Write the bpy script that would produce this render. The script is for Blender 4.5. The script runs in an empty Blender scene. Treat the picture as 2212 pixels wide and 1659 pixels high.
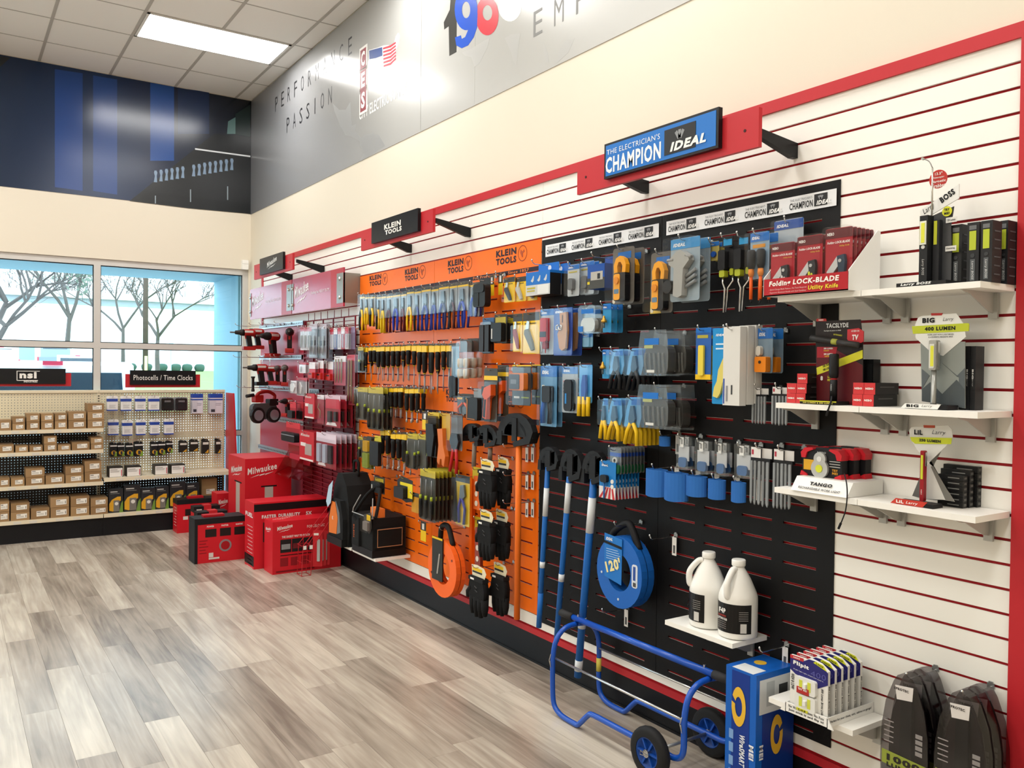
import bpy, math, random
from mathutils import Vector, Matrix
random.seed(7)
sc = bpy.context.scene
COL = sc.collection

# ------------------------------------------------------------------ camera
IW, IH, FPX = 2212, 1659, 1824.12
CAM = Vector((-2.7282, -9.1505, 1.6192))
YAW, PITCH, ROLL = 0.5908, -0.0171, 0.0113
_F = Vector((math.sin(YAW), math.cos(YAW), 0)); _R = Vector((math.cos(YAW), -math.sin(YAW), 0)); _U = Vector((0, 0, 1))
F_ = _F*math.cos(PITCH) + _U*math.sin(PITCH); U2 = _U*math.cos(PITCH) - _F*math.sin(PITCH)
R_ = _R*math.cos(ROLL) + U2*math.sin(ROLL); U_ = U2*math.cos(ROLL) - _R*math.sin(ROLL)
cam = bpy.data.cameras.new('camera'); cam_ob = bpy.data.objects.new('camera', cam); COL.objects.link(cam_ob)
cam.sensor_width = 36.0; cam.lens = FPX/IW*36.0; cam.clip_start = 0.05; cam.clip_end = 300
m = Matrix(((R_.x, U_.x, -F_.x, CAM.x), (R_.y, U_.y, -F_.y, CAM.y), (R_.z, U_.z, -F_.z, CAM.z), (0, 0, 0, 1)))
cam_ob.matrix_world = m
sc.camera = cam_ob
sc.view_settings.view_transform = 'Standard'; sc.view_settings.look = 'None'
sc.view_settings.gamma = 1.0; sc.view_settings.exposure = EXPO = 0.48
sc.view_settings.use_curve_mapping = False
sc.cycles.transparent_max_bounces = 16; sc.cycles.max_bounces = 5; sc.cycles.diffuse_bounces = 3; sc.cycles.glossy_bounces = 3; sc.cycles.transmission_bounces = 2
sc.cycles.adaptive_threshold = .03; sc.cycles.use_light_tree = False; sc.cycles.caustics_reflective = False; sc.cycles.caustics_refractive = False
# ------------------------------------------------------------------ daylight
world = bpy.data.worlds.new('sky'); sc.world = world; world.use_nodes = True
bg = world.node_tree.nodes['Background']; bg.inputs[0].default_value = (0.80, 0.92, 1.0, 1); bg.inputs[1].default_value = SKY_E = 4.5
TROFFER_E = 13.0

# ------------------------------------------------------------------ helpers
def ray(px, py, ax, val):
    d = F_ + R_*((px-IW/2)/FPX) - U_*((py-IH/2)/FPX)
    return CAM + d*((val-CAM[ax])/d[ax])
def rwp(px, py, d):
    "wall position (y, z) of a picture point on the plane d in front of the right wall"
    p = ray(px, py, 0, -d); return p.y, p.z
def fwp(px, py, d):
    p = ray(px, py, 1, -d); return p.x, p.z
def K(ox, oy, k): return lambda x, y: (ox+x*k, oy+y*k)
K6 = K(760, 520, .20494); K7 = K(760, 800, .20494); K8 = K(840, 980, .22901)
I1 = K(1140, 440, .19293); I2 = K(1140, 700, .18987); I3 = K(1140, 900, .19293); I4 = K(1460, 440, .20494); I5 = K(1460, 760, .21696)
R6 = K(1640, 320, .25859); R7 = K(1640, 660, .25859); R8 = K(1640, 900, .25859)
F1 = K(1140, 1120, .19293); F2 = K(1140, 1300, .217); F3 = K(1420, 1160, .217); F4 = K(1540, 1320, .30380)
M3 = K(360, 940, .24412); M4 = K(500, 540, .15674); M5 = K(500, 760, .18083); GG = K(0, 780, .25316); G1 = K(0, 500, .25316)
W5 = K(0, 0, .45208); W6 = K(540, 0, .34358); S7 = K(1160, 200, .30741)
def rbox(Kf, x0, y0, x1, y1, d):
    "y centre, z top, width, height of a face parallel to the right wall"
    a = Kf(x0, (y0+y1)/2); b = Kf(x1, (y0+y1)/2); t = Kf((x0+x1)/2, y0); u = Kf((x0+x1)/2, y1)
    ya = rwp(*a, d)[0]; yb = rwp(*b, d)[0]; zt = rwp(*t, d)[1]; zb = rwp(*u, d)[1]
    return (ya+yb)/2, zt, abs(ya-yb), zt-zb
def fbox(Kf, x0, y0, x1, y1, d):
    a = Kf(x0, (y0+y1)/2); b = Kf(x1, (y0+y1)/2); t = Kf((x0+x1)/2, y0); u = Kf((x0+x1)/2, y1)
    xa = fwp(*a, d)[0]; xb = fwp(*b, d)[0]; zt = fwp(*t, d)[1]; zb = fwp(*u, d)[1]
    return (xa+xb)/2, zt, abs(xa-xb), zt-zb

def lin(h):
    h = h.lstrip('#'); v = [int(h[i:i+2], 16)/255 for i in (0, 2, 4)]
    return tuple((c/12.92 if c <= .04045 else ((c+.055)/1.055)**2.4) for c in v)
_mats = {}
def P(h, r=.45, metal=0.0, name=None):
    if not isinstance(h, str): return h
    k = (h, r, metal)
    if k not in _mats:
        mt = bpy.data.materials.new(name or 'paint_'+h.lstrip('#')); mt.use_nodes = True
        b = mt.node_tree.nodes['Principled BSDF']
        b.inputs['Base Color'].default_value = (*lin(h), 1); b.inputs['Roughness'].default_value = r; b.inputs['Metallic'].default_value = metal
        if not metal: b.inputs['Specular IOR Level'].default_value = .5 if r < .3 else .28
        _mats[k] = mt
    return _mats[k]
def nodes(name):
    mt = bpy.data.materials.new(name); mt.use_nodes = True; nt = mt.node_tree
    return mt, nt, nt.nodes['Principled BSDF'], nt.nodes['Material Output']
def N(nt, typ, **kw):
    n = nt.nodes.new(typ)
    for k, v in kw.items():
        if k.startswith('i_'): n.inputs[k[2:]].default_value = v
        elif k.startswith('n'): n.inputs[int(k[1:])].default_value = v
        else: setattr(n, k, v)
    return n
def clear_mat(name, tint=(1, 1, 1), gl=.10, rough=.12, fac=.10):
    mt, nt, b, out = nodes(name); nt.nodes.remove(b)
    t = N(nt, 'ShaderNodeBsdfTransparent'); t.inputs[0].default_value = (*tint, 1)
    g = N(nt, 'ShaderNodeBsdfGlossy'); g.inputs['Roughness'].default_value = rough
    lw = N(nt, 'ShaderNodeLayerWeight'); lw.inputs[0].default_value = .35
    mp = N(nt, 'ShaderNodeMath', operation='MULTIPLY_ADD'); mp.inputs[1].default_value = fac; mp.inputs[2].default_value = gl
    nt.links.new(lw.outputs['Facing'], mp.inputs[0])
    mx = N(nt, 'ShaderNodeMixShader'); nt.links.new(mp.outputs[0], mx.inputs[0]); nt.links.new(t.outputs[0], mx.inputs[1]); nt.links.new(g.outputs[0], mx.inputs[2])
    nt.links.new(mx.outputs[0], out.inputs[0]); return mt
CLEAR = clear_mat('clear_plastic', (.985, .985, .985), .015, .08)
BAGP = clear_mat('plastic_bag', (.93, .93, .93), .07, .22, .2)
SMOKE = clear_mat('smoked_plastic', (.55, .53, .54), .05)
GLASS = clear_mat('window_glass', (.84, .93, .96), .02, .02, .2)
CHROME = P('#c9c9c6', .22, 1.0, 'chrome'); STEEL = P('#a3a6a6', .35, .8, 'steel')
BLK = P('#0d0d10', .5); WHT = P('#f4f2ec', .4); RED = P('#c8202b', .4)

class MB:
    caps = True
    def __init__(s): s.v = []; s.f = []; s.mi = []
    def box(s, x0, x1, y0, y1, z0, z1, m=0):
        n = len(s.v); s.v += [(x0,y0,z0),(x1,y0,z0),(x1,y1,z0),(x0,y1,z0),(x0,y0,z1),(x1,y0,z1),(x1,y1,z1),(x0,y1,z1)]
        s.f += [(n,n+3,n+2,n+1),(n+4,n+5,n+6,n+7),(n,n+1,n+5,n+4),(n+1,n+2,n+6,n+5),(n+2,n+3,n+7,n+6),(n+3,n,n+4,n+7)]; s.mi += [m]*6; return s
    def prism(s, poly, a, b, ax='y', m=0):
        "polygon in (x,z) [ax y], (x,y) [ax z] or (y,z) [ax x], extruded from a to b"
        k = len(poly); n = len(s.v)
        def pt(p, t): return (p[0], t, p[1]) if ax == 'y' else ((p[0], p[1], t) if ax == 'z' else (t, p[0], p[1]))
        ar = sum(poly[i][0]*poly[(i+1) % k][1]-poly[(i+1) % k][0]*poly[i][1] for i in range(k))
        if ar < 0: poly = poly[::-1]
        if ax == 'z': a, b = b, a
        s.v += [pt(p, a) for p in poly] + [pt(p, b) for p in poly]
        if ax == 'x': s.f += [tuple(range(n, n+k))[::-1], tuple(range(n+k, n+2*k))]
        else: s.f += [tuple(range(n, n+k)), tuple(range(n+k, n+2*k))[::-1]]
        for i in range(k):
            j = (i+1) % k; q = (n+i, n+k+i, n+k+j, n+j); s.f.append(q if ax != 'x' else q[::-1])
        s.mi += [m]*(k+2); return s
    def face(s, pts, m=0):
        n = len(s.v); s.v += [tuple(p) for p in pts]; s.f.append(tuple(range(n, n+len(pts)))); s.mi.append(m); return s
    def tube(s, pts, r, n=6, closed=False, m=0):
        pts = [Vector(p) for p in pts]; k = len(pts); base = len(s.v); prev = None
        rs = r if isinstance(r, (list, tuple)) else [r]*k
        for i, p in enumerate(pts):
            a = pts[(i-1) % k] if (closed or i > 0) else p; b = pts[(i+1) % k] if (closed or i < k-1) else p
            t = (b-a)
            t = t.normalized() if t.length > 1e-9 else Vector((0, 0, 1))
            if prev is None: up = Vector((0, 0, 1)) if abs(t.z) < .9 else Vector((1, 0, 0)); u = t.cross(up).normalized()
            else: u = (prev - t*prev.dot(t)); u = u.normalized() if u.length > 1e-6 else t.orthogonal().normalized()
            prev = u; w = t.cross(u)
            for j in range(n):
                an = 2*math.pi*j/n; s.v.append(tuple(p + (u*math.cos(an)+w*math.sin(an))*rs[i]))
        for i in range(k if closed else k-1):
            i2 = (i+1) % k
            for j in range(n):
                j2 = (j+1) % n; s.f.append((base+i*n+j, base+i2*n+j, base+i2*n+j2, base+i*n+j2)); s.mi.append(m)
        if not closed:
            s.f += [tuple(range(base, base+n)), tuple(range(base+(k-1)*n, base+k*n))[::-1]]; s.mi += [m, m]
        return s
    def lathe(s, prof, c=(0, 0, 0), n=12, ax='z', m=0):
        base = len(s.v); k = len(prof)
        for r, h in prof:
            r = max(r, 1e-5)
            for j in range(n):
                a = 2*math.pi*j/n; x, y = r*math.cos(a), r*math.sin(a)
                q = (x, y, h) if ax == 'z' else ((x, h, y) if ax == 'y' else (h, x, y))
                s.v.append((c[0]+q[0], c[1]+q[1], c[2]+q[2]))
        flip = ax == 'y'
        for i in range(k-1):
            for j in range(n):
                j2 = (j+1) % n; q = (base+i*n+j, base+i*n+j2, base+(i+1)*n+j2, base+(i+1)*n+j); s.f.append(q[::-1] if flip else q); s.mi.append(m)
        a = tuple(range(base, base+n)); b = tuple(range(base+(k-1)*n, base+k*n))
        if s.caps: s.f += [a if flip else a[::-1], b[::-1] if flip else b]; s.mi += [m, m]
        return s
    def mesh(s, name, mats, smooth=False):
        me = bpy.data.meshes.new(name); me.from_pydata(s.v, [], s.f)
        for q in (mats if isinstance(mats, (list, tuple)) else [mats]): me.materials.append(P(q))
        if any(s.mi): me.polygons.foreach_set('material_index', s.mi)
        if smooth:
            me.polygons.foreach_set('use_smooth', [len(p) <= 4 for p in s.f])
        me.update(); return me
    def build(s, name, mats, parent=None, smooth=False, loc=None, rotz=0):
        return ob(name, s.mesh(name, mats, smooth), parent, loc, rotz)
def ob(name, data, parent=None, loc=None, rotz=0):
    o = bpy.data.objects.new(name, data); COL.objects.link(o); o.parent = parent
    if loc: o.location = loc
    if rotz: o.rotation_euler = (0, 0, rotz)
    return o
def tag(o, label=None, cat=None, group=None, kind=None):
    if label: o['label'] = label
    if cat: o['category'] = cat
    if group: o['group'] = group
    if kind: o['kind'] = kind
    return o
def thing(name, label, cat, loc=(0, 0, 0), rotz=0, group=None):
    o = ob(name, None, None, loc, rotz); o.empty_display_size = .05
    return tag(o, label, cat, group)
def struct(name, mb, mat, parent=None, label=None, cat=None):
    o = mb.build(name, mat, parent)
    if parent is None: o['kind'] = 'structure'
    if label: o['label'] = label
    if cat: o['category'] = cat
    return o
def copy_tree(o, parent=None):
    c = o.copy(); COL.objects.link(c); c.parent = parent
    for ch in list(o.children): copy_tree(ch, c)
    return c
RZ = -math.pi/2            # things facing away from the right wall
def rr(x0, x1, z0, z1, r, n=3):
    r = min(r, abs(x1-x0)/2.01, abs(z1-z0)/2.01); out = []
    for cx, cz, a0 in ((x1-r, z1-r, 0), (x0+r, z1-r, 90), (x0+r, z0+r, 180), (x1-r, z0+r, 270)):
        for i in range(n+1):
            a = math.radians(a0+90*i/n); out.append((cx+r*math.cos(a), cz+r*math.sin(a)))
    return out
def circ(cx, cz, r, n=16, rz=None): return [(cx+r*math.cos(2*math.pi*i/n), cz+(rz or r)*math.sin(2*math.pi*i/n)) for i in range(n)]
def spline(pts, n=5):
    P_ = [Vector(p) for p in pts]; out = []
    for i in range(len(P_)-1):
        a, b, c, d = P_[max(i-1, 0)], P_[i], P_[i+1], P_[min(i+2, len(P_)-1)]
        for j in range(n):
            t = j/n; out.append(.5*((2*b)+(c-a)*t+(2*a-5*b+4*c-d)*t*t+(3*b-a-3*c+d)*t**3))
    out.append(P_[-1]); return out
_tx = {}
def text_mesh(s, mat, bold=0, shear=0, sp=1.0):
    k = (s, mat.name, bold, shear, sp)
    if k in _tx: return _tx[k]
    kk = (s, bold, shear, sp)
    cu = bpy.data.curves.new('t', 'FONT'); cu.body = s; cu.resolution_u = 2; cu.offset = bold; cu.shear = shear; cu.space_character = sp; cu.space_line = .85
    cu.align_x = 'CENTER'; o = bpy.data.objects.new('t', cu)
    me = bpy.data.meshes.new_from_object(o); bpy.data.objects.remove(o); bpy.data.curves.remove(cu)
    xs = [v.co.x for v in me.vertices]; ys = [v.co.y for v in me.vertices]
    x0, x1, y0, y1 = min(xs), max(xs), min(ys), max(ys); w = max(x1-x0, 1e-4); h = max(y1-y0, 1e-4)
    for v in me.vertices: v.co = ((v.co.x-(x0+x1)/2)/w, 0, (v.co.y-(y0+y1)/2)/h)
    me.materials.clear(); me.materials.append(mat); me.name = 'lettering'
    _tx[k] = (me, w/h); return _tx[k]
def text(par, s, x, z, w, h, col, y=-.001, bold=.012, shear=0, sp=1.07, rot=0, name='lettering', yaw=0):
    "flat lettering fitted into w x h, centred at (x, z) of the parent's front, standing just proud of y"
    me, asp = text_mesh(s, P(col), min(bold, .05), shear, round(sp+max(bold, 0)*1.6, 3))
    if h is None: h = w/asp
    if w is None: w = h*asp
    o = ob(name, me, par, (x, y, z)); o.scale = (w, 1, h); o.rotation_euler = (0, rot, yaw); return o
def draw(root, w, h, items, y0=0.0):
    "parts in card units: x -.5...5 of w, z 0..-1 of h, y in metres (front is negative)"
    last = None
    for it in items:
        k = it[0]; mb = MB()
        if k == 'tx':
            _, s, x, z, tw, th, col = it[:7]; o = it[7] if len(it) > 7 else {}
            text(root, s, x*w, z*h, tw*w if tw else None, th*h if th else None, col, **{'y': y0-.0016, **o}); continue
        nm = it[1]; par = root
        if nm.startswith('>'): nm = nm[1:]; par = last
        if k == 'box': _, _, x0, x1, z0, z1, a, b, col = it; mb.box(x0*w, x1*w, y0+a, y0+b, z0*h, z1*h)
        elif k == 'rb': _, _, x0, x1, z0, z1, r, a, b, col = it; mb.prism(rr(x0*w, x1*w, z0*h, z1*h, r), y0+a, y0+b)
        elif k == 'pl': _, _, pts, a, b, col = it; mb.prism([(x*w, z*h) for x, z in pts], y0+a, y0+b)
        elif k == 'tu': _, _, pts, r, yy, col = it; mb.tube([(x*w, y0+yy, z*h) for x, z in pts], r, 6)
        elif k == 'cy': _, _, x, z, r, a, b, col = it; mb.prism(circ(x*w, z*h, r, 14), y0+a, y0+b)
        elif k == 'la': _, _, x, prof, yy, col = it; mb.lathe([(r, z*h) for r, z in prof][::-1], (x*w, y0+yy, 0), 8)
        o = mb.build(nm, col, par, smooth=k in ('tu', 'la'))
        if par is root: last = o
ORD = ['first', 'second', 'third', 'fourth', 'fifth', 'sixth', 'seventh', 'eighth', 'ninth', 'tenth', 'eleventh', 'twelfth', 'thirteenth', 'fourteenth', 'fifteenth', 'sixteenth', 'seventeenth', 'eighteenth', 'nineteenth', 'twentieth']
def stack(root, n, step, rest=None, group=None, dirv=(1, 0, 0), label_front=True):
    "copies of a hung pack behind the front one, towards the wall"
    L = root['label']
    if n > 1: root['group'] = group or L
    for i in range(1, n):
        c = copy_tree(root); c.location = root.location + Vector(dirv)*step*i
        c['label'] = '%s, %s on its hook' % (L, ORD[i])
    if n > 1 and label_front: root['label'] = L+', first on its hook'
_hooks = {}
def hook(y, z, ln, label, wall=.03, tagged=False, rz=RZ, at=None, col=None):
    "a wire peg hook standing out of a panel; y, z where it leaves the panel"
    key = (round(ln, 2), tagged)
    loc = at or (-wall, y, z)
    if key in _hooks:
        o = copy_tree(_hooks[key]); o.location = loc; o.rotation_euler = (0, 0, rz); o['label'] = label; return o
    t = thing('peg_hook', label, 'hook', loc, rz, 'peg hooks on the display panels')
    MB().tube([(0, 0, .012), (0, -.004, 0), (0, -ln*.9, 0), (0, -ln*.96, .006), (0, -ln, .018)], .0024, 5).build('rod', CHROME, t)
    MB().lathe([(0, .013), (.0035, .015), (.0045, .019), (.0035, .023), (0, .025)], (0, -ln, 0), 6).build('tip', CHROME, t, True)
    MB().box(-.011, .011, -.004, 0, -.003, .012).box(-.006, .006, -.005, 0, .010, .017).build('clip', STEEL, t)
    if tagged:
        q = MB().box(-.013, .013, -.012, -.0105, -.085, -.004).build('price_tag', WHT, t)
        MB().box(-.006, .006, -.0128, -.012, -.075, -.04).build('barcode', '#5b5b5b', q)
    _hooks[key] = t; return t
def hang(Kf, b, d, builder, name, label, cat, n=1, step=.02, hk=True, wall=.03, group=None, tagged=False, short=None, ln=None, rest=None, hz=.012):
    yc, zt, w, h = rbox(Kf, *b, d)
    root = thing(name, label, cat, (-d, yc, zt), RZ, group)
    builder(root, w, h)
    if hk:
        L = 'chrome peg hook holding the '+(short or label)
        L = ' '.join(L.split()[:16])
        hook(yc, zt-hz, (ln or d-wall+.035), L, wall, tagged)
    stack(root, n, step, rest, group)
    return root
# ------------------------------------------------------------------ materials of the shell
def paint_mat(name, h, r, bump=.02, scale=250):
    mt, nt, b, out = nodes(name); b.inputs['Base Color'].default_value = (*lin(h), 1); b.inputs['Roughness'].default_value = r
    n = N(nt, 'ShaderNodeTexNoise'); n.inputs['Scale'].default_value = scale
    n.inputs['Detail'].default_value = 0
    if bump > .12:
        bp = N(nt, 'ShaderNodeBump'); bp.inputs['Strength'].default_value = bump
        nt.links.new(n.outputs[0], bp.inputs['Height']); nt.links.new(bp.outputs[0], b.inputs['Normal'])
    else:
        mx = N(nt, 'ShaderNodeMapRange'); mx.inputs['To Min'].default_value = r*.92; mx.inputs['To Max'].default_value = min(1, r*1.08); nt.links.new(n.outputs[0], mx.inputs[0]); nt.links.new(mx.outputs[0], b.inputs['Roughness'])
    b.inputs['Specular IOR Level'].default_value = .3
    return mt
WALLP = paint_mat('cream_wall_paint', '#e3dac8', .6)
SLATW = paint_mat('white_laminate', '#faf7ef', .38, .005)
REDTR = paint_mat('red_laminate', '#c22a32', .4, .01)
TILE = paint_mat('ceiling_tile_white', '#f4f1ea', .9, .10, 120)
BLKBASE = paint_mat('black_vinyl_base', '#0b0c11', .5, .02)
def plank_mat():
    mt, nt, b, out = nodes('vinyl_plank_wood'); L = nt.links.new
    oi = N(nt, 'ShaderNodeObjectInfo'); geo = N(nt, 'ShaderNodeNewGeometry')
    cmb = N(nt, 'ShaderNodeCombineXYZ'); mul = N(nt, 'ShaderNodeMath', operation='MULTIPLY'); mul.inputs[1].default_value = 37.0
    L(oi.outputs['Random'], mul.inputs[0]); L(mul.outputs[0], cmb.inputs[0]); L(mul.outputs[0], cmb.inputs[1])
    add = N(nt, 'ShaderNodeVectorMath', operation='ADD'); L(geo.outputs['Position'], add.inputs[0]); L(cmb.outputs[0], add.inputs[1])
    mp = N(nt, 'ShaderNodeMapping'); mp.inputs['Scale'].default_value = (26, 1.4, 1); L(add.outputs[0], mp.inputs[0])
    n1 = N(nt, 'ShaderNodeTexNoise'); n1.inputs['Scale'].default_value = 1.0; n1.inputs['Detail'].default_value = 6; n1.inputs['Distortion'].default_value = 1.2; L(mp.outputs[0], n1.inputs['Vector'])
    mp2 = N(nt, 'ShaderNodeMapping'); mp2.inputs['Scale'].default_value = (6, 1.1, 1); L(add.outputs[0], mp2.inputs[0])
    n2 = N(nt, 'ShaderNodeTexNoise'); n2.inputs['Scale'].default_value = 1.2; n2.inputs['Detail'].default_value = 3; L(mp2.outputs[0], n2.inputs['Vector'])
    r1 = N(nt, 'ShaderNodeValToRGB'); e = r1.color_ramp.elements
    e[0].position = 0.0; e[0].color = (*lin('#786c60'), 1); e[1].position = 1.0; e[1].color = (*lin('#d1c7b6'), 1)
    k = r1.color_ramp.elements.new(.5); k.color = (*lin('#ab9f90'), 1)
    s = N(nt, 'ShaderNodeMath', operation='MULTIPLY'); s.inputs[1].default_value = .6; L(oi.outputs['Random'], s.inputs[0])
    s2 = N(nt, 'ShaderNodeMath', operation='MULTIPLY_ADD'); s2.inputs[1].default_value = 1.1; L(n2.outputs[0], s2.inputs[0]); L(s.outputs[0], s2.inputs[2])
    s3 = N(nt, 'ShaderNodeMath', operation='MULTIPLY_ADD'); s3.inputs[1].default_value = .9; L(n1.outputs[0], s3.inputs[0]); L(s2.outputs[0], s3.inputs[2])
    s4 = N(nt, 'ShaderNodeMath', operation='SUBTRACT'); s4.inputs[1].default_value = .78; L(s3.outputs[0], s4.inputs[0])
    L(s4.outputs[0], r1.inputs[0]); L(r1.outputs[0], b.inputs['Base Color'])
    b.inputs['Roughness'].default_value = .27
    bp = N(nt, 'ShaderNodeBump'); bp.inputs['Strength'].default_value = .06; L(n1.outputs[0], bp.inputs['Height']); L(bp.outputs[0], b.inputs['Normal'])
    return mt
PLANK = plank_mat()

CEIL, RX, RY = 4.4698, -6.4, -11.2       # ceiling height, room's other wall, wall behind the camera
# ------------------------------------------------------------------ floor of planks
fl = struct('floor', MB().box(RX, 0, RY, 0, -.06, -.004), '#6b6258')
pl_me = MB().box(-.0757, .0757, -.6093, .6093, -.004, 0).mesh('plank', PLANK)
_short = {}
rest = MB(); nind = 0
rnd = random.Random(3)
col_i = 0; x = -.0762
while x > RX:
    off = rnd.random()*1.2192; y = .0+off
    while y > RY-.01:
        a, b = max(y-1.2192, RY), min(y, 0.0)
        if b-a > .03:
            if x > -3.2 and b > -8.6:
                if b-a > 1.218: o = ob('plank', pl_me, fl, (x, (a+b)/2, 0))
                else: MB().box(-.0757, .0757, -(b-a)/2+.0004, (b-a)/2-.0004, -.004, 0).build('plank', PLANK, fl, loc=(x, (a+b)/2, 0))
                nind += 1
            else: rest.box(x-.0757, x+.0757, a+.0004, b-.0004, -.004, 0)
        y -= 1.2192
    x -= .1524
o = rest.build('planks_beyond', PLANK, fl); o['kind'] = 'stuff'
# ------------------------------------------------------------------ ceiling of lay-in tiles
T = .6096; TX0, TY0 = -.1687, -.5805
ce = struct('ceiling', MB().box(RX, 0, RY, 0, CEIL+.03, CEIL+.10), '#8a8782')
GRID = P('#b9b4ab', .6)
xs = [0.0]; x = TX0
while x > RX: xs.append(x); x -= T
xs.append(RX)
ys = [0.0]; y = TY0
while y > RY: ys.append(y); y -= T
ys.append(RY)
LIGHTS = []
for ci in (1, 5, 9):                    # columns of fittings (index of the first grid line), every fourth row
    for rj in (2, 6, 10, 14):  # middle column is out of view, added as fill for the lower wall
        if ci+2 < len(xs)-1 and rj+1 < len(ys)-1: LIGHTS.append((ci, rj))
lit = {(ci+k, rj) for ci, rj in LIGHTS for k in (0, 1)}
_tm = {}
for i in range(len(xs)-1):
    for j in range(len(ys)-1):
        if (i, j) in lit: continue
        w, d = abs(xs[i]-xs[i+1])-.014, abs(ys[j]-ys[j+1])-.014
        if w < .02 or d < .02: continue
        k = (round(w, 3), round(d, 3))
        if k not in _tm: _tm[k] = MB().box(-w/2, w/2, -d/2, d/2, .004, .016).mesh('tile', TILE)
        ob('tile', _tm[k], ce, ((xs[i]+xs[i+1])/2, (ys[j]+ys[j+1])/2, CEIL))
for i, x in enumerate(xs[1:-1], 1):
    cut = sorted(rj for ci, rj in LIGHTS if ci+1 == i); y = 0.0
    for rj in cut+[None]:
        e = ys[rj] if rj is not None else RY
        if y-e > .01: MB().box(x-.012, x+.012, e, y, CEIL, CEIL+.02).build('grid_bar', GRID, ce)
        y = ys[rj+1] if rj is not None else RY
for y in ys[1:-1]: MB().box(RX, 0, y-.0065, y+.0065, CEIL+.002, CEIL+.02).build('grid_bar', GRID, ce)
emit = bpy.data.materials.new('lit_diffuser'); emit.use_nodes = True; nt = emit.node_tree
pb = nt.nodes['Principled BSDF']; pb.inputs['Base Color'].default_value = (.9, .9, .9, 1)
pb.inputs['Emission Color'].default_value = (1, .985, .958, 1); pb.inputs['Emission Strength'].default_value = TROFFER_E
for q, (ci, rj) in enumerate(LIGHTS):
    x1, x0, y1, y0 = xs[ci], xs[ci+2], ys[rj], ys[rj+1]
    lab = 'lit fluorescent ceiling light panel beside the grey wall mural' if q == 0 else 'fluorescent ceiling light, %s row from window, %s the tool wall' % (ORD[rj//4], {1: 'along', 5: 'one column from', 9: 'two columns from'}[ci])
    t = thing('ceiling_light', lab, 'ceiling light', ((x0+x1)/2, (y0+y1)/2, CEIL), 0, 'fluorescent ceiling light panels')
    hw, hd = (x1-x0)/2-.014, (y1-y0)/2-.008
    MB().box(-hw, hw, -hd, -hd+.022, -.004, .01).box(-hw, hw, hd-.022, hd, -.004, .01).box(-hw, -hw+.022, -hd, hd, -.004, .01).box(hw-.022, hw, -hd, hd, -.004, .01).build('frame', '#e8e6e0', t)
    q = MB().box(-hw+.02, hw-.02, -hd+.02, hd-.02, .001, .006); q.mi = [1, 0, 0, 0, 0, 0]; q.build('diffuser', ['#eceae4', emit], t)
# ------------------------------------------------------------------ walls
struct('wall_right', MB().box(0, .15, RY, .2, 0, CEIL+.1), WALLP)
struct('wall_left', MB().box(RX-.15, RX, RY, .2, 0, CEIL+.1), WALLP)
struct('wall_back', MB().box(RX, 0, RY-.15, RY, 0, CEIL+.1), WALLP)
WT = 2.66; WXL = -6.0
struct('wall_far', MB().box(RX, 0, 0, .25, WT, CEIL+.1).box(-.022, 0, 0, .12, 0, WT).box(RX, WXL, 0, .12, 0, WT).box(WXL, -.022, 0, .12, 0, .09), WALLP)
# window: aluminium storefront frame with panes
ALU = P('#cdcac5', .4, .1)
win = struct('window_1', MB().box(WXL, -.022, .02, .10, 2.60, WT), ALU)
win['label'] = 'wide shop window in a grey aluminium frame, looking out on trees and parked cars'; win['category'] = 'window'
mull = [WXL+.03, -4.39, -2.94, -1.4925, -.047]
for x in mull: MB().box(x-.03, x+.03, .02, .10, .09, 2.60).build('mullion', ALU, win)
for i in range(4):
    a, b = mull[i]+.03, mull[i+1]-.03
    for z0, z1 in ((1.784, 1.839), (.88, .93), (.09, .14)): MB().box(a, b, .02, .10, z0, z1).build('crossbar', ALU, win)
    for z0, z1 in ((1.839, 2.60), (.93, 1.784), (.14, .88)):
        MB().box(a, b, .055, .061, z0, z1).build('pane', GLASS, win)
        g = .008; MB().box(a, b, .045, .055, z1-g, z1).box(a, b, .045, .055, z0, z0+g).box(a, a+g, .045, .055, z0+g, z1-g).box(b-g, b, .045, .055, z0+g, z1-g).build('gasket', '#10151f', win)
# slatwall: panels of horizontal slats, red inserts in the grooves
GS, GZ1, PTOP, PBOT = .0767, 2.5705, 2.6413, .1868
INS = P('#b81722', .45)
edges = [-.515, -2.957, -5.397, -7.868]; GAP = .0094
sl_lab = ['white slatwall panel behind the red tool display near the window', 'white slatwall panel behind the orange tool display', 'white slatwall panel with red grooves behind the black and white display']
for i in range(3):
    a, b = edges[i], edges[i+1]; L = a-b-.002
    t = tag(MB().box(-.0095, -.001, b+.001, a-.001, PBOT, PTOP).build('slatwall_panel', INS), sl_lab[i], 'slatwall')
    me = MB().box(-.006, 0, -L/2, L/2, -(GS-GAP)/2, (GS-GAP)/2).box(.0, .0045, -L/2, L/2, -(GS-GAP)/2+.006, (GS-GAP)/2-.006).mesh('slat', SLATW)
    ftop = MB().box(-.006, .0045, -L/2, L/2, -(PTOP-GZ1-GAP/2)/2, (PTOP-GZ1-GAP/2)/2).mesh('slat', SLATW)
    ob('slat', ftop, t, (-.014, (a+b)/2, (PTOP+GZ1+GAP/2)/2))
    for k in range(31):
        z = GZ1-GS*(k+.5)
        ob('slat', me, t, (-.014, (a+b)/2, z))
struct('trim_1', MB().box(-.030, 0, -7.93, -.47, PTOP, 2.6884), REDTR)
struct('trim_2', MB().box(-.030, 0, -7.93, -7.868, 0.02, PTOP), REDTR)
struct('trim_3', MB().box(-.030, 0, -.515, -.47, .1544, PTOP), REDTR)
struct('trim_4', MB().box(-.024, 0, -7.868, -.515, .1544, PBOT), REDTR)
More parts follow.
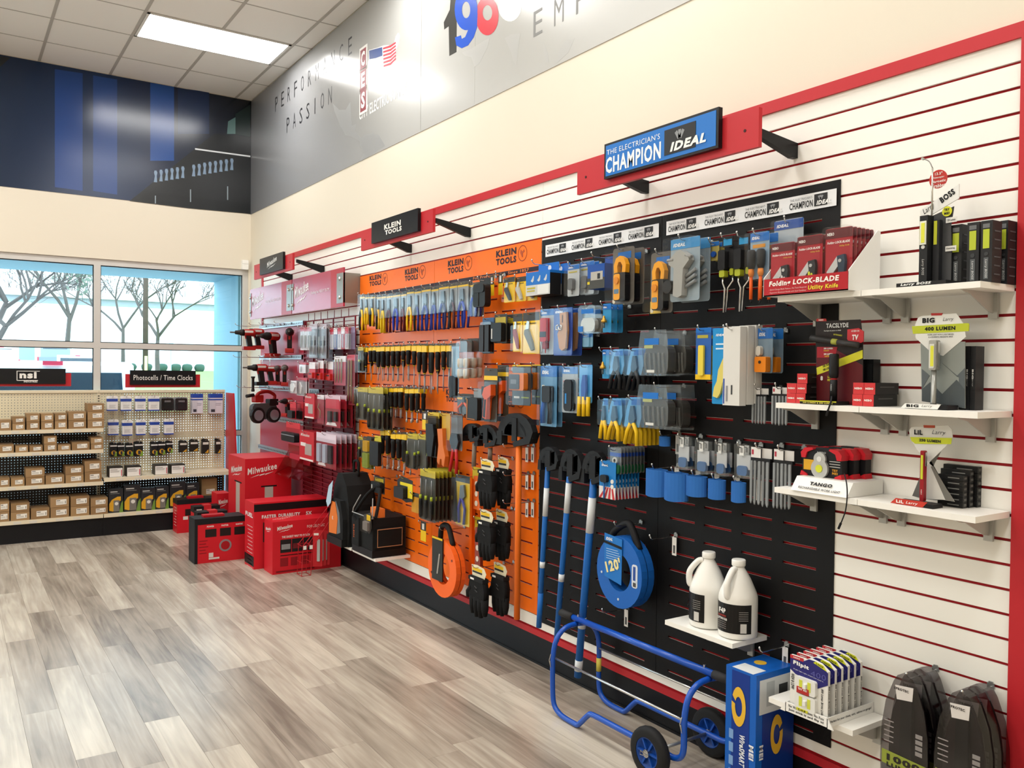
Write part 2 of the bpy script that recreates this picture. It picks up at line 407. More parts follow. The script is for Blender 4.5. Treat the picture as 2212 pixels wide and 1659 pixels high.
struct('baseboard_right', MB().box(-.021, 0, -7.868, -.02, 0.012, .1544).box(-.026, 0, -7.868, -.02, 0, .012), BLKBASE)
# small white sensor box by the window corner
yc, zt = fwp(529.5, 562, .03)
t = thing('alarm_sensor', 'small white sensor box at the corner above the window', 'sensor', (yc, 0, zt))
MB().prism(rr(-.033, .033, -.10, 0, .008), -.045, 0).build('housing', WHT, t); MB().box(-.034, .034, -.047, -.044, -.042, -.039).build('seam_line', '#c9c6bf', t)

# ------------------------------------------------------------------ wall murals
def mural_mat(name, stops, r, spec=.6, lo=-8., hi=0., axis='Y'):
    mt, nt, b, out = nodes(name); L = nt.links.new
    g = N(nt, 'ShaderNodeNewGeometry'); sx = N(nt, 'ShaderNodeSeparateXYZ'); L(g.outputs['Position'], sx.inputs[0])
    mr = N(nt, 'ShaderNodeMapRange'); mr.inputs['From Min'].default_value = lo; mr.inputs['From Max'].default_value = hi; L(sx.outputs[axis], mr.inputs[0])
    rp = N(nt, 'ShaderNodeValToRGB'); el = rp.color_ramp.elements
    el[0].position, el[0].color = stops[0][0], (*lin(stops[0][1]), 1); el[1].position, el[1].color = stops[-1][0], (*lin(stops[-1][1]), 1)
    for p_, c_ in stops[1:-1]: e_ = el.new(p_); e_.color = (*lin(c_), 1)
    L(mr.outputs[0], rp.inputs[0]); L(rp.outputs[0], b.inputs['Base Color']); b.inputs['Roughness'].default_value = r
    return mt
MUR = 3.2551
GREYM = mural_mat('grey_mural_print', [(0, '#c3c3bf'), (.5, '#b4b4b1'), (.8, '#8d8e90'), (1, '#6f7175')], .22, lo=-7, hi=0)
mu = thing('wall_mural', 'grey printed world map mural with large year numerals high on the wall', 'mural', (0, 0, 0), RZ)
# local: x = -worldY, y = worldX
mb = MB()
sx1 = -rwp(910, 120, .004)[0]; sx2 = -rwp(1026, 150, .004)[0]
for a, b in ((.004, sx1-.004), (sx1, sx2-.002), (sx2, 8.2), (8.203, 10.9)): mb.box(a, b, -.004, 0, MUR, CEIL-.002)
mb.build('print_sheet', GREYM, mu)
def mp(px, py, d=.006):
    y, z = rwp(px, py, d); return (-y, z)
def mural_poly(nm, pts, col, y=-.0044, Kf=W6):
    q = [mp(*Kf(*p)) for p in pts]; q = [(x, min(z, CEIL-.004)) for x, z in q]
    return MB().prism(q, y, -.0039).build(nm, col, mu)
MAPG = P('#8f9091', .25)
mural_poly('map_outline', [(520,650),(560,690),(600,690),(630,640),(640,790),(665,780),(660,820),(700,870),(715,850),(760,838),(810,850),(850,915),(700,1010),(690,1010),(715,960),(690,910),(690,890),(640,860),(600,850),(565,790),(530,700)], '#9c9d9d')
mural_poly('map_outline', [(1330,330),(1400,300),(1480,250),(1505,240),(1490,300),(1440,400),(1410,420),(1390,360),(1350,350)], '#b2b2af')
mural_poly('map_outline', [(1600,240),(1640,215),(1700,210),(1690,260),(1675,410),(1655,390),(1640,330)], '#b2b2af')
mural_poly('map_outline', [(1840,260),(1870,330),(1880,400),(1850,390)], '#b2b2af')
mural_poly('map_outline', [(1945,310),(1990,250),(2040,240),(2000,330),(1925,400)], '#b2b2af')
def mural_text(s, a, b, hgt, col, Kf=W6, **kw):
    "lettering whose baseline runs from picture point a to b on the wall"
    xa, za = mp(*Kf(*a)); xb, zb = mp(*Kf(*b)); 
    return text(mu, s, (xa+xb)/2, (za+zb)/2+hgt/2, abs(xb-xa), hgt, col, y=-.0055, **kw)
DG = P('#26272a', .4)
for s, pts in (('PERFORMANCE', [(165,697),(202,667),(240,643),(281,610),(323,573),(371,540),(420,505),None,None,(632,305),None]), ('PASSION', [(238,830),(280,800),(321,772),(366,740),(408,714),(450,682),(502,645)])):
    base = [p for p in pts if p]; x0, z0 = mp(*W6(*base[0])); x1, z1 = mp(*W6(*base[6]))
    st = (x1-x0)/6
    for i, ch in enumerate(s): text(mu, ch, x0+st*i, z0+.07, None if ch == 'I' else .075, .14, DG, y=-.0048, bold=-.005)
for i, ch in enumerate('EMP'):
    x0, z0 = mp(*W6(*[(1808,220),(1940,150),(2080,75)][i])); text(mu, ch, x0, z0+.07, .085, .14, '#7d7d7a', y=-.0048, bold=-.005)
# year numerals
def wring(nm, o, i, col, y):
    m_ = MB(); n = 26
    for k in range(n):
        q = []
        for (e, kk) in ((o, k), (o, k+1), (i, k+1), (i, k)):
            a = 2*math.pi*kk/n; x, z = mp(*W6(e[0]+e[2]*math.cos(a), e[1]+e[3]*math.sin(a))); q.append((x, y, min(z, CEIL-.004)))
        m_.face(q)
    return m_.build(nm, P(col, .25), mu)
mural_poly('numeral', [(1252,352),(1297,327),(1300,-60),(1262,-40),(1255,60),(1217,140),(1220,185),(1248,165)], P('#3b3b38', .3), -.0046)
wring('numeral', (1358,60,72,130), (1358,62,26,52), '#1f56c8', -.0053); mural_poly('numeral', [(1380,150),(1430,80),(1427,170),(1405,235),(1370,285),(1330,303),(1296,285),(1288,235),(1325,222),(1330,245),(1352,232),(1368,195)], P('#1f56c8', .25), -.0052)
wring('numeral', (1490,100,72,122), (1492,80,30,48), '#d6404c', -.0050); wring('numeral', (1490,-110,62,100), (1490,-105,26,42), '#d6404c', -.0050)
wring('numeral', (1632,30,75,105), (1625,-5,24,40), '#f2f2ee', -.0047)
# boxed S logo, flag map, name
def mrect(nm, a, b, col, y=-.007):
    xa, za = mp(*W6(*a)); xb, zb = mp(*W6(*b)); MB().box(min(xa, xb), max(xa, xb), y, -.0035, min(za, zb), max(za, zb)).build(nm, col, mu); return (xa+xb)/2, (za+zb)/2, abs(xa-xb), abs(za-zb)
for (a, b, s) in (((689, 560), (736, 700), 'S'), ((689, 440), (736, 565), 'E'), ((689, 310), (736, 430), 'C')):
    x, z, w, h = mrect('logo_border', a, b, '#e9e7e2'); MB().box(x-w/2+.02, x+w/2-.02, -.008, -.0035, z-h/2+.02, z+h/2-.02).build('logo_box', '#8d1f2c', mu)
    text(mu, s, x, z, w*.5, h*.6, '#f4f2ee', y=-.0088, bold=.04)
mural_text('CITY ELECTRIC SUPPLY', (686, 750), (985, 590), .085, '#f4f4f0', bold=.02)
fx0, fz0 = mp(*W6(745, 300)); fx1, fz1 = mp(*W6(935, 380))
flagp = [(745,315),(800,300),(840,285),(870,283),(885,290),(905,275),(915,230),(930,205),(942,225),(930,275),(915,320),(905,400),(850,440),(780,450),(748,420)]
mural_poly('flag_map', flagp, '#f0eeea', y=-.0046)
for i in range(6):
    t0 = i/6
    mural_poly('flag_stripe', [(835+t0*5,300+i*22),(882,292-8+i*22),(915,262+i*20),(917,272+i*20),(884,294+4+i*22),(835+t0*5,311+i*22)], '#c23a48', y=-.0050)
mural_poly('flag_canton', [(748,318),(800,304),(830,296),(832,350),(790,365),(750,372)], '#2d4a8c', y=-.0053)
# far mural: printed photograph of a blue lit building
fm = thing('wall_mural', 'dark blue printed building photograph above the window', 'mural', (0, 0, 0), 0)
NIGHT = mural_mat('night_blue_print', [(0, '#0b1a2e'), (.25, '#0c2340'), (.5, '#0e2a50'), (.7, '#0d1c38'), (1, '#12181f')], .2, lo=-2.9, hi=0, axis='X')
MB().box(RX+.01, -.004, -.004, 0, MUR+.005, CEIL-.002).build('print_sheet', NIGHT, fm)
def fmp(px, py): x, z = fwp(px, py, .006); return (x, z)
def fpoly(nm, pts, col, y=-.0055): return MB().prism([fmp(*W5(*p)) for p in pts], y, -.0035).build(nm, P(col, .2), fm)
fpoly('dark_roof_shape', [(1195,1022),(1195,655),(1060,640),(1020,640),(620,960),(900,995)], '#1a1d1f')
fpoly('dark_band', [(1195,975),(1195,1022),(640,962),(700,915)], '#101416', -.0062)
fpoly('light_strip', [(932,708),(932,715),(1196,751),(1196,744)], '#e8ecef', -.0065)
fpoly('pale_window', [(1090,580),(1125,560),(1125,640),(1085,640)], '#5d7d7c', -.0062)
fpoly('tower_shape', [(1125,545),(1196,500),(1196,655),(1125,642)], '#20302f', -.0060)
fpoly('dark_wedge', [(0,268),(50,275),(0,320)], '#1b2126')
for i in range(15):
    x = 735+i*26; y0 = 870-i*4-(i > 8)*2; y1 = y0-55
    if i == 6: continue
    fpoly('baluster', [(x,y0),(x+16,y0+1),(x+14,y1+26),(x+17,y1+10),(x+13,y1),(x+3,y1),(x+1,y1+10),(x+5,y1+26)], '#7f95ad', -.0064)
for x, yb, yt in ((740, 972, 935), (908, 965, 905), (1085, 955, 890)): fpoly('column_line', [(x,yb),(x+5,yb),(x+5,yt),(x,yt)], '#8b98a0', -.0066)
for a, b, c, d_, col in ((262, 330, 395, 912, '#123d80'), (445, 360, 560, 930, '#143e7e'), (718, 395, 832, 768, '#194990'), (850, 420, 1000, 640, '#10294f')): fpoly('blue_bay', [(a,d_-18 if a < 700 else d_),(c,d_),(c,b+20),(a,b)], col, -.0045)
# ------------------------------------------------------------------ gondola shelving under the window
def peg_mat(name, h, fade=None):
    mt, nt, b, out = nodes(name); L = nt.links.new
    b.inputs['Base Color'].default_value = (*lin(h), 1); b.inputs['Roughness'].default_value = .5
    g = N(nt, 'ShaderNodeNewGeometry'); sx = N(nt, 'ShaderNodeSeparateXYZ'); L(g.outputs['Position'], sx.inputs[0])
    def fr(sock):
        a = N(nt, 'ShaderNodeMath', operation='MULTIPLY'); a.inputs[1].default_value = 1/.0254; L(sock, a.inputs[0])
        f = N(nt, 'ShaderNodeMath', operation='FRACT'); L(a.outputs[0], f.inputs[0])
        d = N(nt, 'ShaderNodeMath', operation='SUBTRACT'); d.inputs[1].default_value = .5; L(f.outputs[0], d.inputs[0])
        p = N(nt, 'ShaderNodeMath', operation='POWER'); p.inputs[1].default_value = 2; L(d.outputs[0], p.inputs[0]); return p
    a, c = fr(sx.outputs['X']), fr(sx.outputs['Z'])
    s = N(nt, 'ShaderNodeMath', operation='ADD'); L(a.outputs[0], s.inputs[0]); L(c.outputs[0], s.inputs[1])
    lt = N(nt, 'ShaderNodeMath', operation='LESS_THAN'); lt.inputs[1].default_value = .145**2; L(s.outputs[0], lt.inputs[0])
    tr = N(nt, 'ShaderNodeBsdfTransparent'); mx = N(nt, 'ShaderNodeMixShader'); L(lt.outputs[0], mx.inputs[0]); L(b.outputs[0], mx.inputs[1]); L(tr.outputs[0], mx.inputs[2]); L(mx.outputs[0], out.inputs[0])
    return mt
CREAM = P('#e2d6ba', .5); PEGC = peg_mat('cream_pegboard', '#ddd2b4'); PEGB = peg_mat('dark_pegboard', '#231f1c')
GX = [-2.715, -1.49, -.285]; GY = -.40; GB = -.07; GTOP = 1.352
def shz(Kf, a, b): return fwp(*Kf(a, b), .40)[1]
Z1, Z2, Z3, ZB = shz(GG, 450, 583), shz(GG, 440, 770), shz(GG, 440, 1052), shz(GG, 450, 1340)
ZR = shz(GG, 1400, 972)
def gondola(x0, x1, label, panels, shelves):
    t = thing('gondola_shelving', label, 'shelving', ((x0+x1)/2, 0, 0)); h = (x1-x0)/2
    MB().box(-h+.0005, h-.0005, GY+.03, GB-.02, 0, ZB-.035).build('kick_base', BLKBASE, t)
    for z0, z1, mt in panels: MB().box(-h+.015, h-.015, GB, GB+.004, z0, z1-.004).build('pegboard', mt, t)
    for s in (-1, 1):
        u = MB().box(s*h-(.014 if s > 0 else 0), s*h+(.014 if s < 0 else 0), GB-.006, GB+.02, 0, GTOP).build('upright', CREAM, t)
        sl = MB()
        for k in range(52): sl.box(s*h-s*.004-.003, s*h-s*.004+.003, GB-.0068, GB-.006, .06+k*.0245, .073+k*.0245)
        q = sl.build('slots', BLK, u)
    MB().box(-h+.0005, h-.0005, GB-.012, GB+.03, GTOP-.004, GTOP+.022).build('top_rail', CREAM, t)
    for z, dep in shelves:
        q = MB().box(-h+.003, h-.003, GB-dep, GB-.002, z-.018, z).box(-h+.003, h-.003, GB-dep-.003, GB-dep, z-.034, z).build('shelf', CREAM, t)
        for k in range(6):
            px = -h+.12+k*(2*h-.2)/6+random.uniform(-.02, .03); MB().box(px, px+.06, GB-dep-.0048, GB-dep-.003, z-.030, z-.008).build('price_tag', '#d8d3c6', q)
    return t
DEP = .33
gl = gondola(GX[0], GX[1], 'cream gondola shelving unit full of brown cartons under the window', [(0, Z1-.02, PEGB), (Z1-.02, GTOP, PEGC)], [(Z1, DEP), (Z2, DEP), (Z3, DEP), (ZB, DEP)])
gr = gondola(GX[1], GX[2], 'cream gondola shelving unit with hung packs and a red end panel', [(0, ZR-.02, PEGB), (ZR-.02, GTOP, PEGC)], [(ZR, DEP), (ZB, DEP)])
h = (GX[2]-GX[1])/2
MB().prism([(GB+.02, 0), (GB+.02, GTOP-.01), (GB-.25, GTOP-.01), (GB-.27, GTOP-.10), (GB-.37, .62), (GB-.39, .45), (GB-.39, 0)], h+.016, h+.032, 'x').build('end_panel', REDTR, gr)
# header signs on the shelving
def head_sign(name, label, K_, red, blk, d, builder):
    x, zt, w, hh = fbox(K_, *red, d); t = thing(name, label, 'sign', (x, -d, zt))
    MB().box(-w/2, w/2, 0, .012, -hh, 0).build('red_board', REDTR, t)
    bx, bz, bw, bh = fbox(K_, *blk, d+.02); bx -= x; bz -= zt
    MB().box(bx-bw/2, bx+bw/2, -.022, -.002, bz-bh, bz).build('black_plate', P('#121316', .4), t)
    builder(t, bx, bz-bh/2, bw, bh); return t
def pc(t, x, z, w, h): text(t, 'Photocells / Time Clocks', x, z, w*.9, h*.36, '#eceae4', y=-.0235, bold=.004)
head_sign('header_sign', 'black header sign reading photocells and time clocks over shelving', GG, (1070, 112, 1708, 225), (1110, 80, 1670, 202), .075, pc)
def nsi(t, x, z, w, h):
    cx = fwp(*GG(235, 130), .095)[0]-t.location.x
    MB().box(cx-.085, cx+.085, -.0228, -.022, z-.042, z-.036).box(cx-.088, cx-.082, -.0228, -.022, z-.04, z+.05).box(cx-.085, cx+.10, -.0228, -.022, z+.045, z+.05).build('logo_frame', '#eceae4', t)
    text(t, 'nsi', cx+.005, z+.01, .14, .062, '#eceae4', y=-.0235, bold=.05); text(t, 'INDUSTRIES', cx+.025, z-.05, .11, .016, '#eceae4', y=-.0235, bold=.03)
head_sign('header_sign', 'black header sign with white company logo over carton shelving', GG, (-380, 100, 607, 215), (-400, 62, 560, 195), .075, nsi)
# cartons
KR = ['#9c7d57', '#a5855d', '#93744f']; LABW = P('#eeeae0', .5)
def carton(x, z0, w, hh, dep, yf, label, col, name='carton', grp='brown cartons on the shelving'):
    t = tag(MB().box(-w/2, w/2, 0, dep, 0, hh).build(name, P(col, .7)), label, 'box', grp); t.location = (x, yf, z0)
    lw, lh = w*.56, min(hh*.55, .05); lx = w*.08
    q = MB().prism([(lx-lw/2, hh*.5-lh/2), (lx+lw/2, hh*.5-lh/2+.003), (lx+lw/2, hh*.5+lh/2), (lx-lw/2, hh*.5+lh/2-.002)], -.0012, 0).build('label', LABW, t)
    b = MB()
    b.box(lx-lw*.45, lx-lw*.1, -.0018, -.0012, hh*.5+lh*.2, hh*.5+lh*.34)
    for k in range(2): b.box(lx-lw*.45, lx+lw*.2, -.0018, -.0012, hh*.5-lh*(.05+.18*k), hh*.5-lh*(.05+.18*k)+.002)
    b.box(lx+lw*.36, lx+lw*.42, -.0018, -.0012, hh*.5-lh*.3, hh*.5+lh*.2)
    b.build('print', '#6a655c', q)
    MB().box(-w*.5, w*.5, -.0006, 0, hh-.0016, hh-.0004).build('flap_edge', '#6d5434', t)
    return t
cols = {
 'top shelf': (Z1, [(-30,98,[505]),(103,215,[532,478]),(225,340,[515,450]),(350,460,[515,450]),(467,575,[510,447]),(582,738,[505,432]),(747,891,[500,430,362])]),
 'second shelf': (Z2, [(-20,120,[712]),(130,242,[722]),(250,367,[720]),(375,487,[705,640]),(492,605,[712]),(612,768,[690]),(775,882,[705,652])]),
 'third shelf': (Z3, [(-25,85,[1000]),(92,212,[998]),(218,383,[987,915]),(388,552,[975]),(558,716,[967,897]),(722,870,[943,852])]),
 'bottom shelf': (ZB, [(-30,82,[1285,1200]),(90,255,[1287,1212]),(262,425,[1255]),(430,592,[1247,1162]),(602,765,[1237,1153]),(772,923,[1240,1168])])}
tier = {1: ['sole'], 2: ['lower', 'upper'], 3: ['lowest', 'middle', 'topmost']}
for sh, (z, cl) in cols.items():
    for i, (x0, x1, tops) in enumerate(cl):
        z0 = z+.0005
        for k, yt in enumerate(tops):
            c0 = fwp(*GG(x0, yt), .395)[0]; c1 = fwp(*GG(x1, yt), .395)[0]; zt = fwp(*GG((x0+x1)/2, yt), .395)[1]
            hh = max(zt-z0, .03)-.0008
            o = {1: 'single brown carton', 2: '%s brown carton of two stacked' % tier[2][k % 2], 3: '%s brown carton of three stacked' % tier[3][k % 3]}[len(tops)]
            carton((c0+c1)/2, z0, (c1-c0)-.004, hh, .22, -.392+.006*k*(i % 2), '%s on the %s, stack %s from the edge' % (o, sh, ORD[len(cl)-1-i]) if False else '%s, %s column from the left, %s' % (o, ORD[i], sh), KR[(i+k) % 3])
            z0 += hh+.0008
# hung packs on the pegboard
def fhang(b, d, builder, name, label, cat, n=1, step=.02, grp=None, hk=True):
    x, zt, w, hh = fbox(GG, *b, d); t = thing(name, label, cat, (x, -d, zt), 0, grp); builder(t, w, hh)
    if hk: hook(0, 0, d-.07+.03, ' '.join(('chrome peg hook holding the '+label).split()[:16]), at=(x, GB, zt-.012), rz=0)
    stack(t, n, step, None, grp, (0, 1, 0)); return t
BLUE = '#2a4aa8'
def B_photocell(t, w, h):
    draw(t, w, h, [('rb', 'card', -.5, .5, -1, 0, .012, 0, .002, '#f2f1ee'), ('box', 'blue_band', -.5, .5, -.36, -.17, -.0012, 0, BLUE), ('box', 'blue_foot', -.5, .5, -1, -.92, -.0012, 0, BLUE),
      ('rb', 'blister', -.38, .38, -.88, -.04, .01, -.022, -.0015, CLEAR), ('box', 'print', -.3, .3, -.62, -.60, -.0012, 0, '#a9a9ad'), ('box', 'print', -.3, .2, -.70, -.68, -.0012, 0, '#a9a9ad'), ('box', 'print', -.3, .28, -.78, -.76, -.0012, 0, '#a9a9ad')])
r1 = [(915,1005),(1033,1122),(1157,1243),(1270,1360)]
for i, (a, b) in enumerate(r1): fhang((a, 300, b, 425), .17, B_photocell, 'photocell_pack', 'white and blue photocell pack, %s from left, upper row' % ORD[i], 'pack', 3, .026, 'white and blue photocell packs, upper row')
r2 = [(925,1012,500),(1045,1130,505),(1165,1243,500),(1283,1362,497),(1403,1482,495)]
for i, (a, b, y) in enumerate(r2): fhang((a, y, b, y+132), .17, B_photocell, 'photocell_pack', 'white and blue photocell pack, %s from left, second row' % ORD[i], 'pack', 3, .026, 'white and blue photocell packs, second row')
def B_grey(t, w, h):
    draw(t, w, h, [('rb', 'card', -.5, .5, -1, 0, .012, 0, .002, '#8f9396'), ('rb', 'shell', -.46, .46, -.97, -.06, .012, -.03, -.0012, SMOKE), ('rb', 'dark_part', -.28, .40, -.88, -.40, .012, -.018, -.001, '#3a3f42'), ('box', 'label', -.2, .3, -.36, -.22, -.0012, 0, '#d9dbdc')])
for i, (a, b) in enumerate([(1370,1480),(1490,1598)]): fhang((a, 310, b, 425), .17, B_grey, 'clamshell_pack', ['grey plastic clamshell pack beside the fourth white photocell pack', 'grey plastic clamshell pack beside the tall blue packs'][i], 'pack', 3, .03, 'grey clamshell packs')
def B_bluew(t, w, h):
    draw(t, w, h, [('rb', 'card', -.5, .5, -1, 0, .006, 0, .002, '#dad6e0'), ('box', 'blue_header', -.5, .5, -.2, 0, -.0012, 0, BLUE), ('box', 'blue_band', -.5, .5, -.32, -.26, -.0012, 0, BLUE), ('rb', 'blister', -.48, -.05, -.95, -.28, .01, -.02, -.0012, CLEAR),
      ('box', 'print', -.05, .4, -.5, -.48, -.0012, 0, '#8d8a9c'), ('box', 'print', -.05, .35, -.58, -.56, -.0012, 0, '#8d8a9c'), ('box', 'print', -.4, -.1, -.92, -.78, -.0012, 0, '#43424e')])
for i, (a, b) in enumerate([(1640,1732),(1790,1900)]): fhang((a, 280, b, 447), .17, B_bluew, 'device_pack', ['tall white and blue pack hung second from the red end panel', 'tall white and blue pack hung beside the red end panel'][i], 'pack', 4, .025, 'tall white and blue packs')
def B_blackb(t, w, h):
    draw(t, w, h, [('box', 'carton', -.5, .5, -1, -.12, 0, .035, '#191a1c'), ('pl', 'hang_tab', [(-.5, -.12), (-.5, -.03), (-.35, 0), (.35, 0), (.5, -.03), (.5, -.12)], .033, .035, '#191a1c'), ('cy', 'yellow_disc', .02, -.72, w*.36, -.0012, 0, '#d99f2a'), ('pl', 'green_wedge', [(.1, -.98), (.5, -.98), (.5, -.62), (.3, -.7)], -.0016, 0, '#7fa03a'), ('box', 'device_picture', -.1, .22, -.86, -.6, -.0022, 0, '#35363a'), ('box', 'brand_strip', -.5, .5, -.26, -.16, -.0012, 0, '#e4e4e0')])
for i, (a, b, y0, y1) in enumerate([(940,998,700,815),(1005,1062,702,812),(1075,1135,703,812),(1150,1220,690,812),(1290,1345,692,808),(1350,1410,690,800),(1420,1475,685,785)]):
    fhang((a, y0, b, y1), .18, B_blackb, 'timer_pack', 'small black carton with yellow disc, %s from left' % ORD[i], 'pack', 2, .04, 'small black cartons with yellow disc')
def B_blackw(t, w, h):
    draw(t, w, h, [('box', 'carton', -.5, .5, -1, -.12, 0, .05, '#26231f'), ('pl', 'hang_tab', [(-.5, -.12), (-.5, -.03), (-.35, 0), (.35, 0), (.5, -.03), (.5, -.12)], .048, .05, '#26231f'), ('box', 'white_label', -.4, .4, -.36, -.2, -.0012, 0, '#ddd9cf'), ('pl', 'yellow_wedge', [(-.1, -.95), (.4, -.95), (.4, -.7)], -.0012, 0, '#cf9a35')])
for i, (a, b, y0, y1) in enumerate([(1530,1600,680,780),(1620,1695,672,772),(1725,1785,668,790),(1840,1885,664,790)]):
    fhang((a, y0, b, y1), .18, B_blackw, 'timer_pack', 'small dark carton with pale label, %s from the left near the red end panel' % ORD[i], 'pack', 1, .05, 'small dark cartons near the end panel')
def B_lab(t, w, h):
    draw(t, w, h, [('box', 'carton', -.5, .5, -1, 0, 0, .14, '#2b2724'), ('box', 'white_label', -.46, .46, -.97, -.12, -.0012, 0, '#e8e6e2'), ('box', 'red_mark', .36, .42, -.9, -.3, -.002, 0, '#b5394a'), ('box', 'print', -.4, .1, -.3, -.25, -.002, 0, '#7b7872'), ('box', 'print', -.4, .25, -.42, -.38, -.002, 0, '#9b9892'), ('box', 'print', -.4, .2, -.52, -.48, -.002, 0, '#9b9892')])
for i, (a, b, y0, y1) in enumerate([(930,1050,905,992),(1080,1205,900,985),(1320,1435,888,972),(1460,1580,884,963)]):
    x, zt, w, hh = fbox(GG, a, y0, b, y1, .36); t = thing('device_box', 'dark box with large white label, %s from the left on its shelf' % ORD[i], 'box', (x, -.36, ZR+hh+.0005), 0, 'dark boxes with white labels'); B_lab(t, w, hh)
def B_timer(t, w, h):
    draw(t, w, h, [('box', 'carton', -.5, .5, -1, 0, 0, .09, '#2a2b2e'), ('pl', 'yellow_shape', [(-.48, -.9), (-.48, -.62), (-.3, -.45), (.1, -.33), (.34, -.33), (.34, -.5), (.0, -.62), (-.2, -.95)], -.0012, 0, '#dba32b'), ('pl', 'green_shape', [(.22, -1), (.36, -.62), (.5, -.5), (.5, -1)], -.0012, 0, '#6d8f3c'),
      ('rb', 'timer_picture', -.18, .24, -.95, -.48, .006, -.0035, 0, '#77736c'), ('cy', '>dial', .03, -.62, w*.13, -.005, -.0035, '#dedbd2'), ('box', 'brand_strip', -.4, .1, -.14, -.1, -.0012, 0, '#c9c9c4'), ('box', 'print', -.4, .25, -.2, -.185, -.0012, 0, '#9a9a96')])
for i, (a, b, y0, y1) in enumerate([(930,1050,1085,1287),(1060,1200,1060,1282),(1205,1325,1085,1272),(1330,1440,1075,1268),(1450,1585,1040,1262),(1590,1700,1055,1255)]):
    x, zt, w, hh = fbox(GG, a, y0, b, y1, .37); t = thing('timer_box', 'tall dark timer carton with yellow and green print, %s from the left' % ORD[i], 'box', (x, -.37, ZB+hh+.0005), 0, 'tall dark timer cartons on the bottom shelf'); B_timer(t, w, hh)
x, zt, w, hh = fbox(GG, 1720, 1020, 1850, 1240, .30); carton(x, ZB+.0005, w, hh, .15, -.30, 'tall plain brown carton beside the red end panel on bottom shelf', '#a3855c', grp=None)
# ------------------------------------------------------------------ header signs on arms along the right wall
_bolt = {}
def bolt(par, x, z, w, h, col, y, yaw=0, name='bolt_mark'):
    k = P(col).name
    if k not in _bolt: _bolt[k] = MB().face([(p[0]-.5, 0, p[1]-.5) for p in [(0, 0), (.42, .52), (.38, .30), (.66, .62), (.62, .42), (1, 1), (.58, .58), (.62, .74), (.34, .46), (.38, .62)]]).mesh('bolt_mark', P(col))
    o = ob(name, _bolt[k], par, (x, y, z)); o.scale = (w, 1, h); o.rotation_euler = (0, 0, yaw); return o
def mlogo(par, x, z, w, h, col, y, yaw=0, xoff=None):
    "red tool maker's script mark: slanted word over a lightning bolt"
    if yaw: text(par, 'Milwaukee', x, z+h*.18, w, h*.5, col, y=y, bold=.02, shear=.25, rot=-.16, yaw=yaw); bolt(par, x, z-h*.28, w*.8, h*.42, col, y, yaw)
    else: text(par, 'Milwaukee', x, z+h*.18, w, h*.5, col, y=y, bold=.02, shear=.25, rot=-.16); bolt(par, x, z-h*.28, w*.8, h*.42, col, y)
def arm_sign(label, L, Rr, z0, z1, arms, plate, builder, platecol='#17181b', border=None):
    d = .285; ya = rwp(*L, d)[0]; yb = rwp(*Rr, d)[0]; w = ya-yb
    t = thing('header_sign', label, 'sign', (-d, (ya+yb)/2, z0), RZ); H = z1-z0
    b = MB().box(-w/2, w/2, 0, .018, 0, H).build('red_board', REDTR, t)
    for s in (-1, 1): MB().prism(circ(s*w*.44, H*.5, .006, 8), -.0015, 0).build('screw', '#3a1216', b)
    for p in arms:
        yy, zz = rwp(*p, .022); x = -(yy-(ya+yb)/2)
        MB().prism([(.018, H*.5-.012), (.018, H*.5+.014), (d-.028, zz-z0+.022), (d-.022, zz-z0+.022), (d-.022, zz-z0-.036), (d-.05, zz-z0-.036)], x-.012, x+.012, 'x').build('support_arm', P('#101113', .4), t)
    (pl, pr_, pt, pb_) = plate      # picture points: left, right, top and bottom of the plate
    pa, pb = rwp(*pl, d+.02)[0], rwp(*pr_, d+.02)[0]; px = -((pa+pb)/2-(ya+yb)/2); pw = pa-pb; pz0, pz1 = rwp(*pb_, d+.02)[1]-z0, rwp(*pt, d+.02)[1]-z0
    q = MB().box(px-pw/2, px+pw/2, -.022, -.001, pz0, pz1).build('sign_plate', P('#121316', .35), t)
    if platecol != '#17181b': MB().box(px-pw/2+.012, px+pw/2-.012, -.0235, -.022, pz0+.010, pz1-.010).build('sign_face', P(platecol, .3), q)
    builder(q, px, (pz0+pz1)/2, pw, pz1-pz0); return t

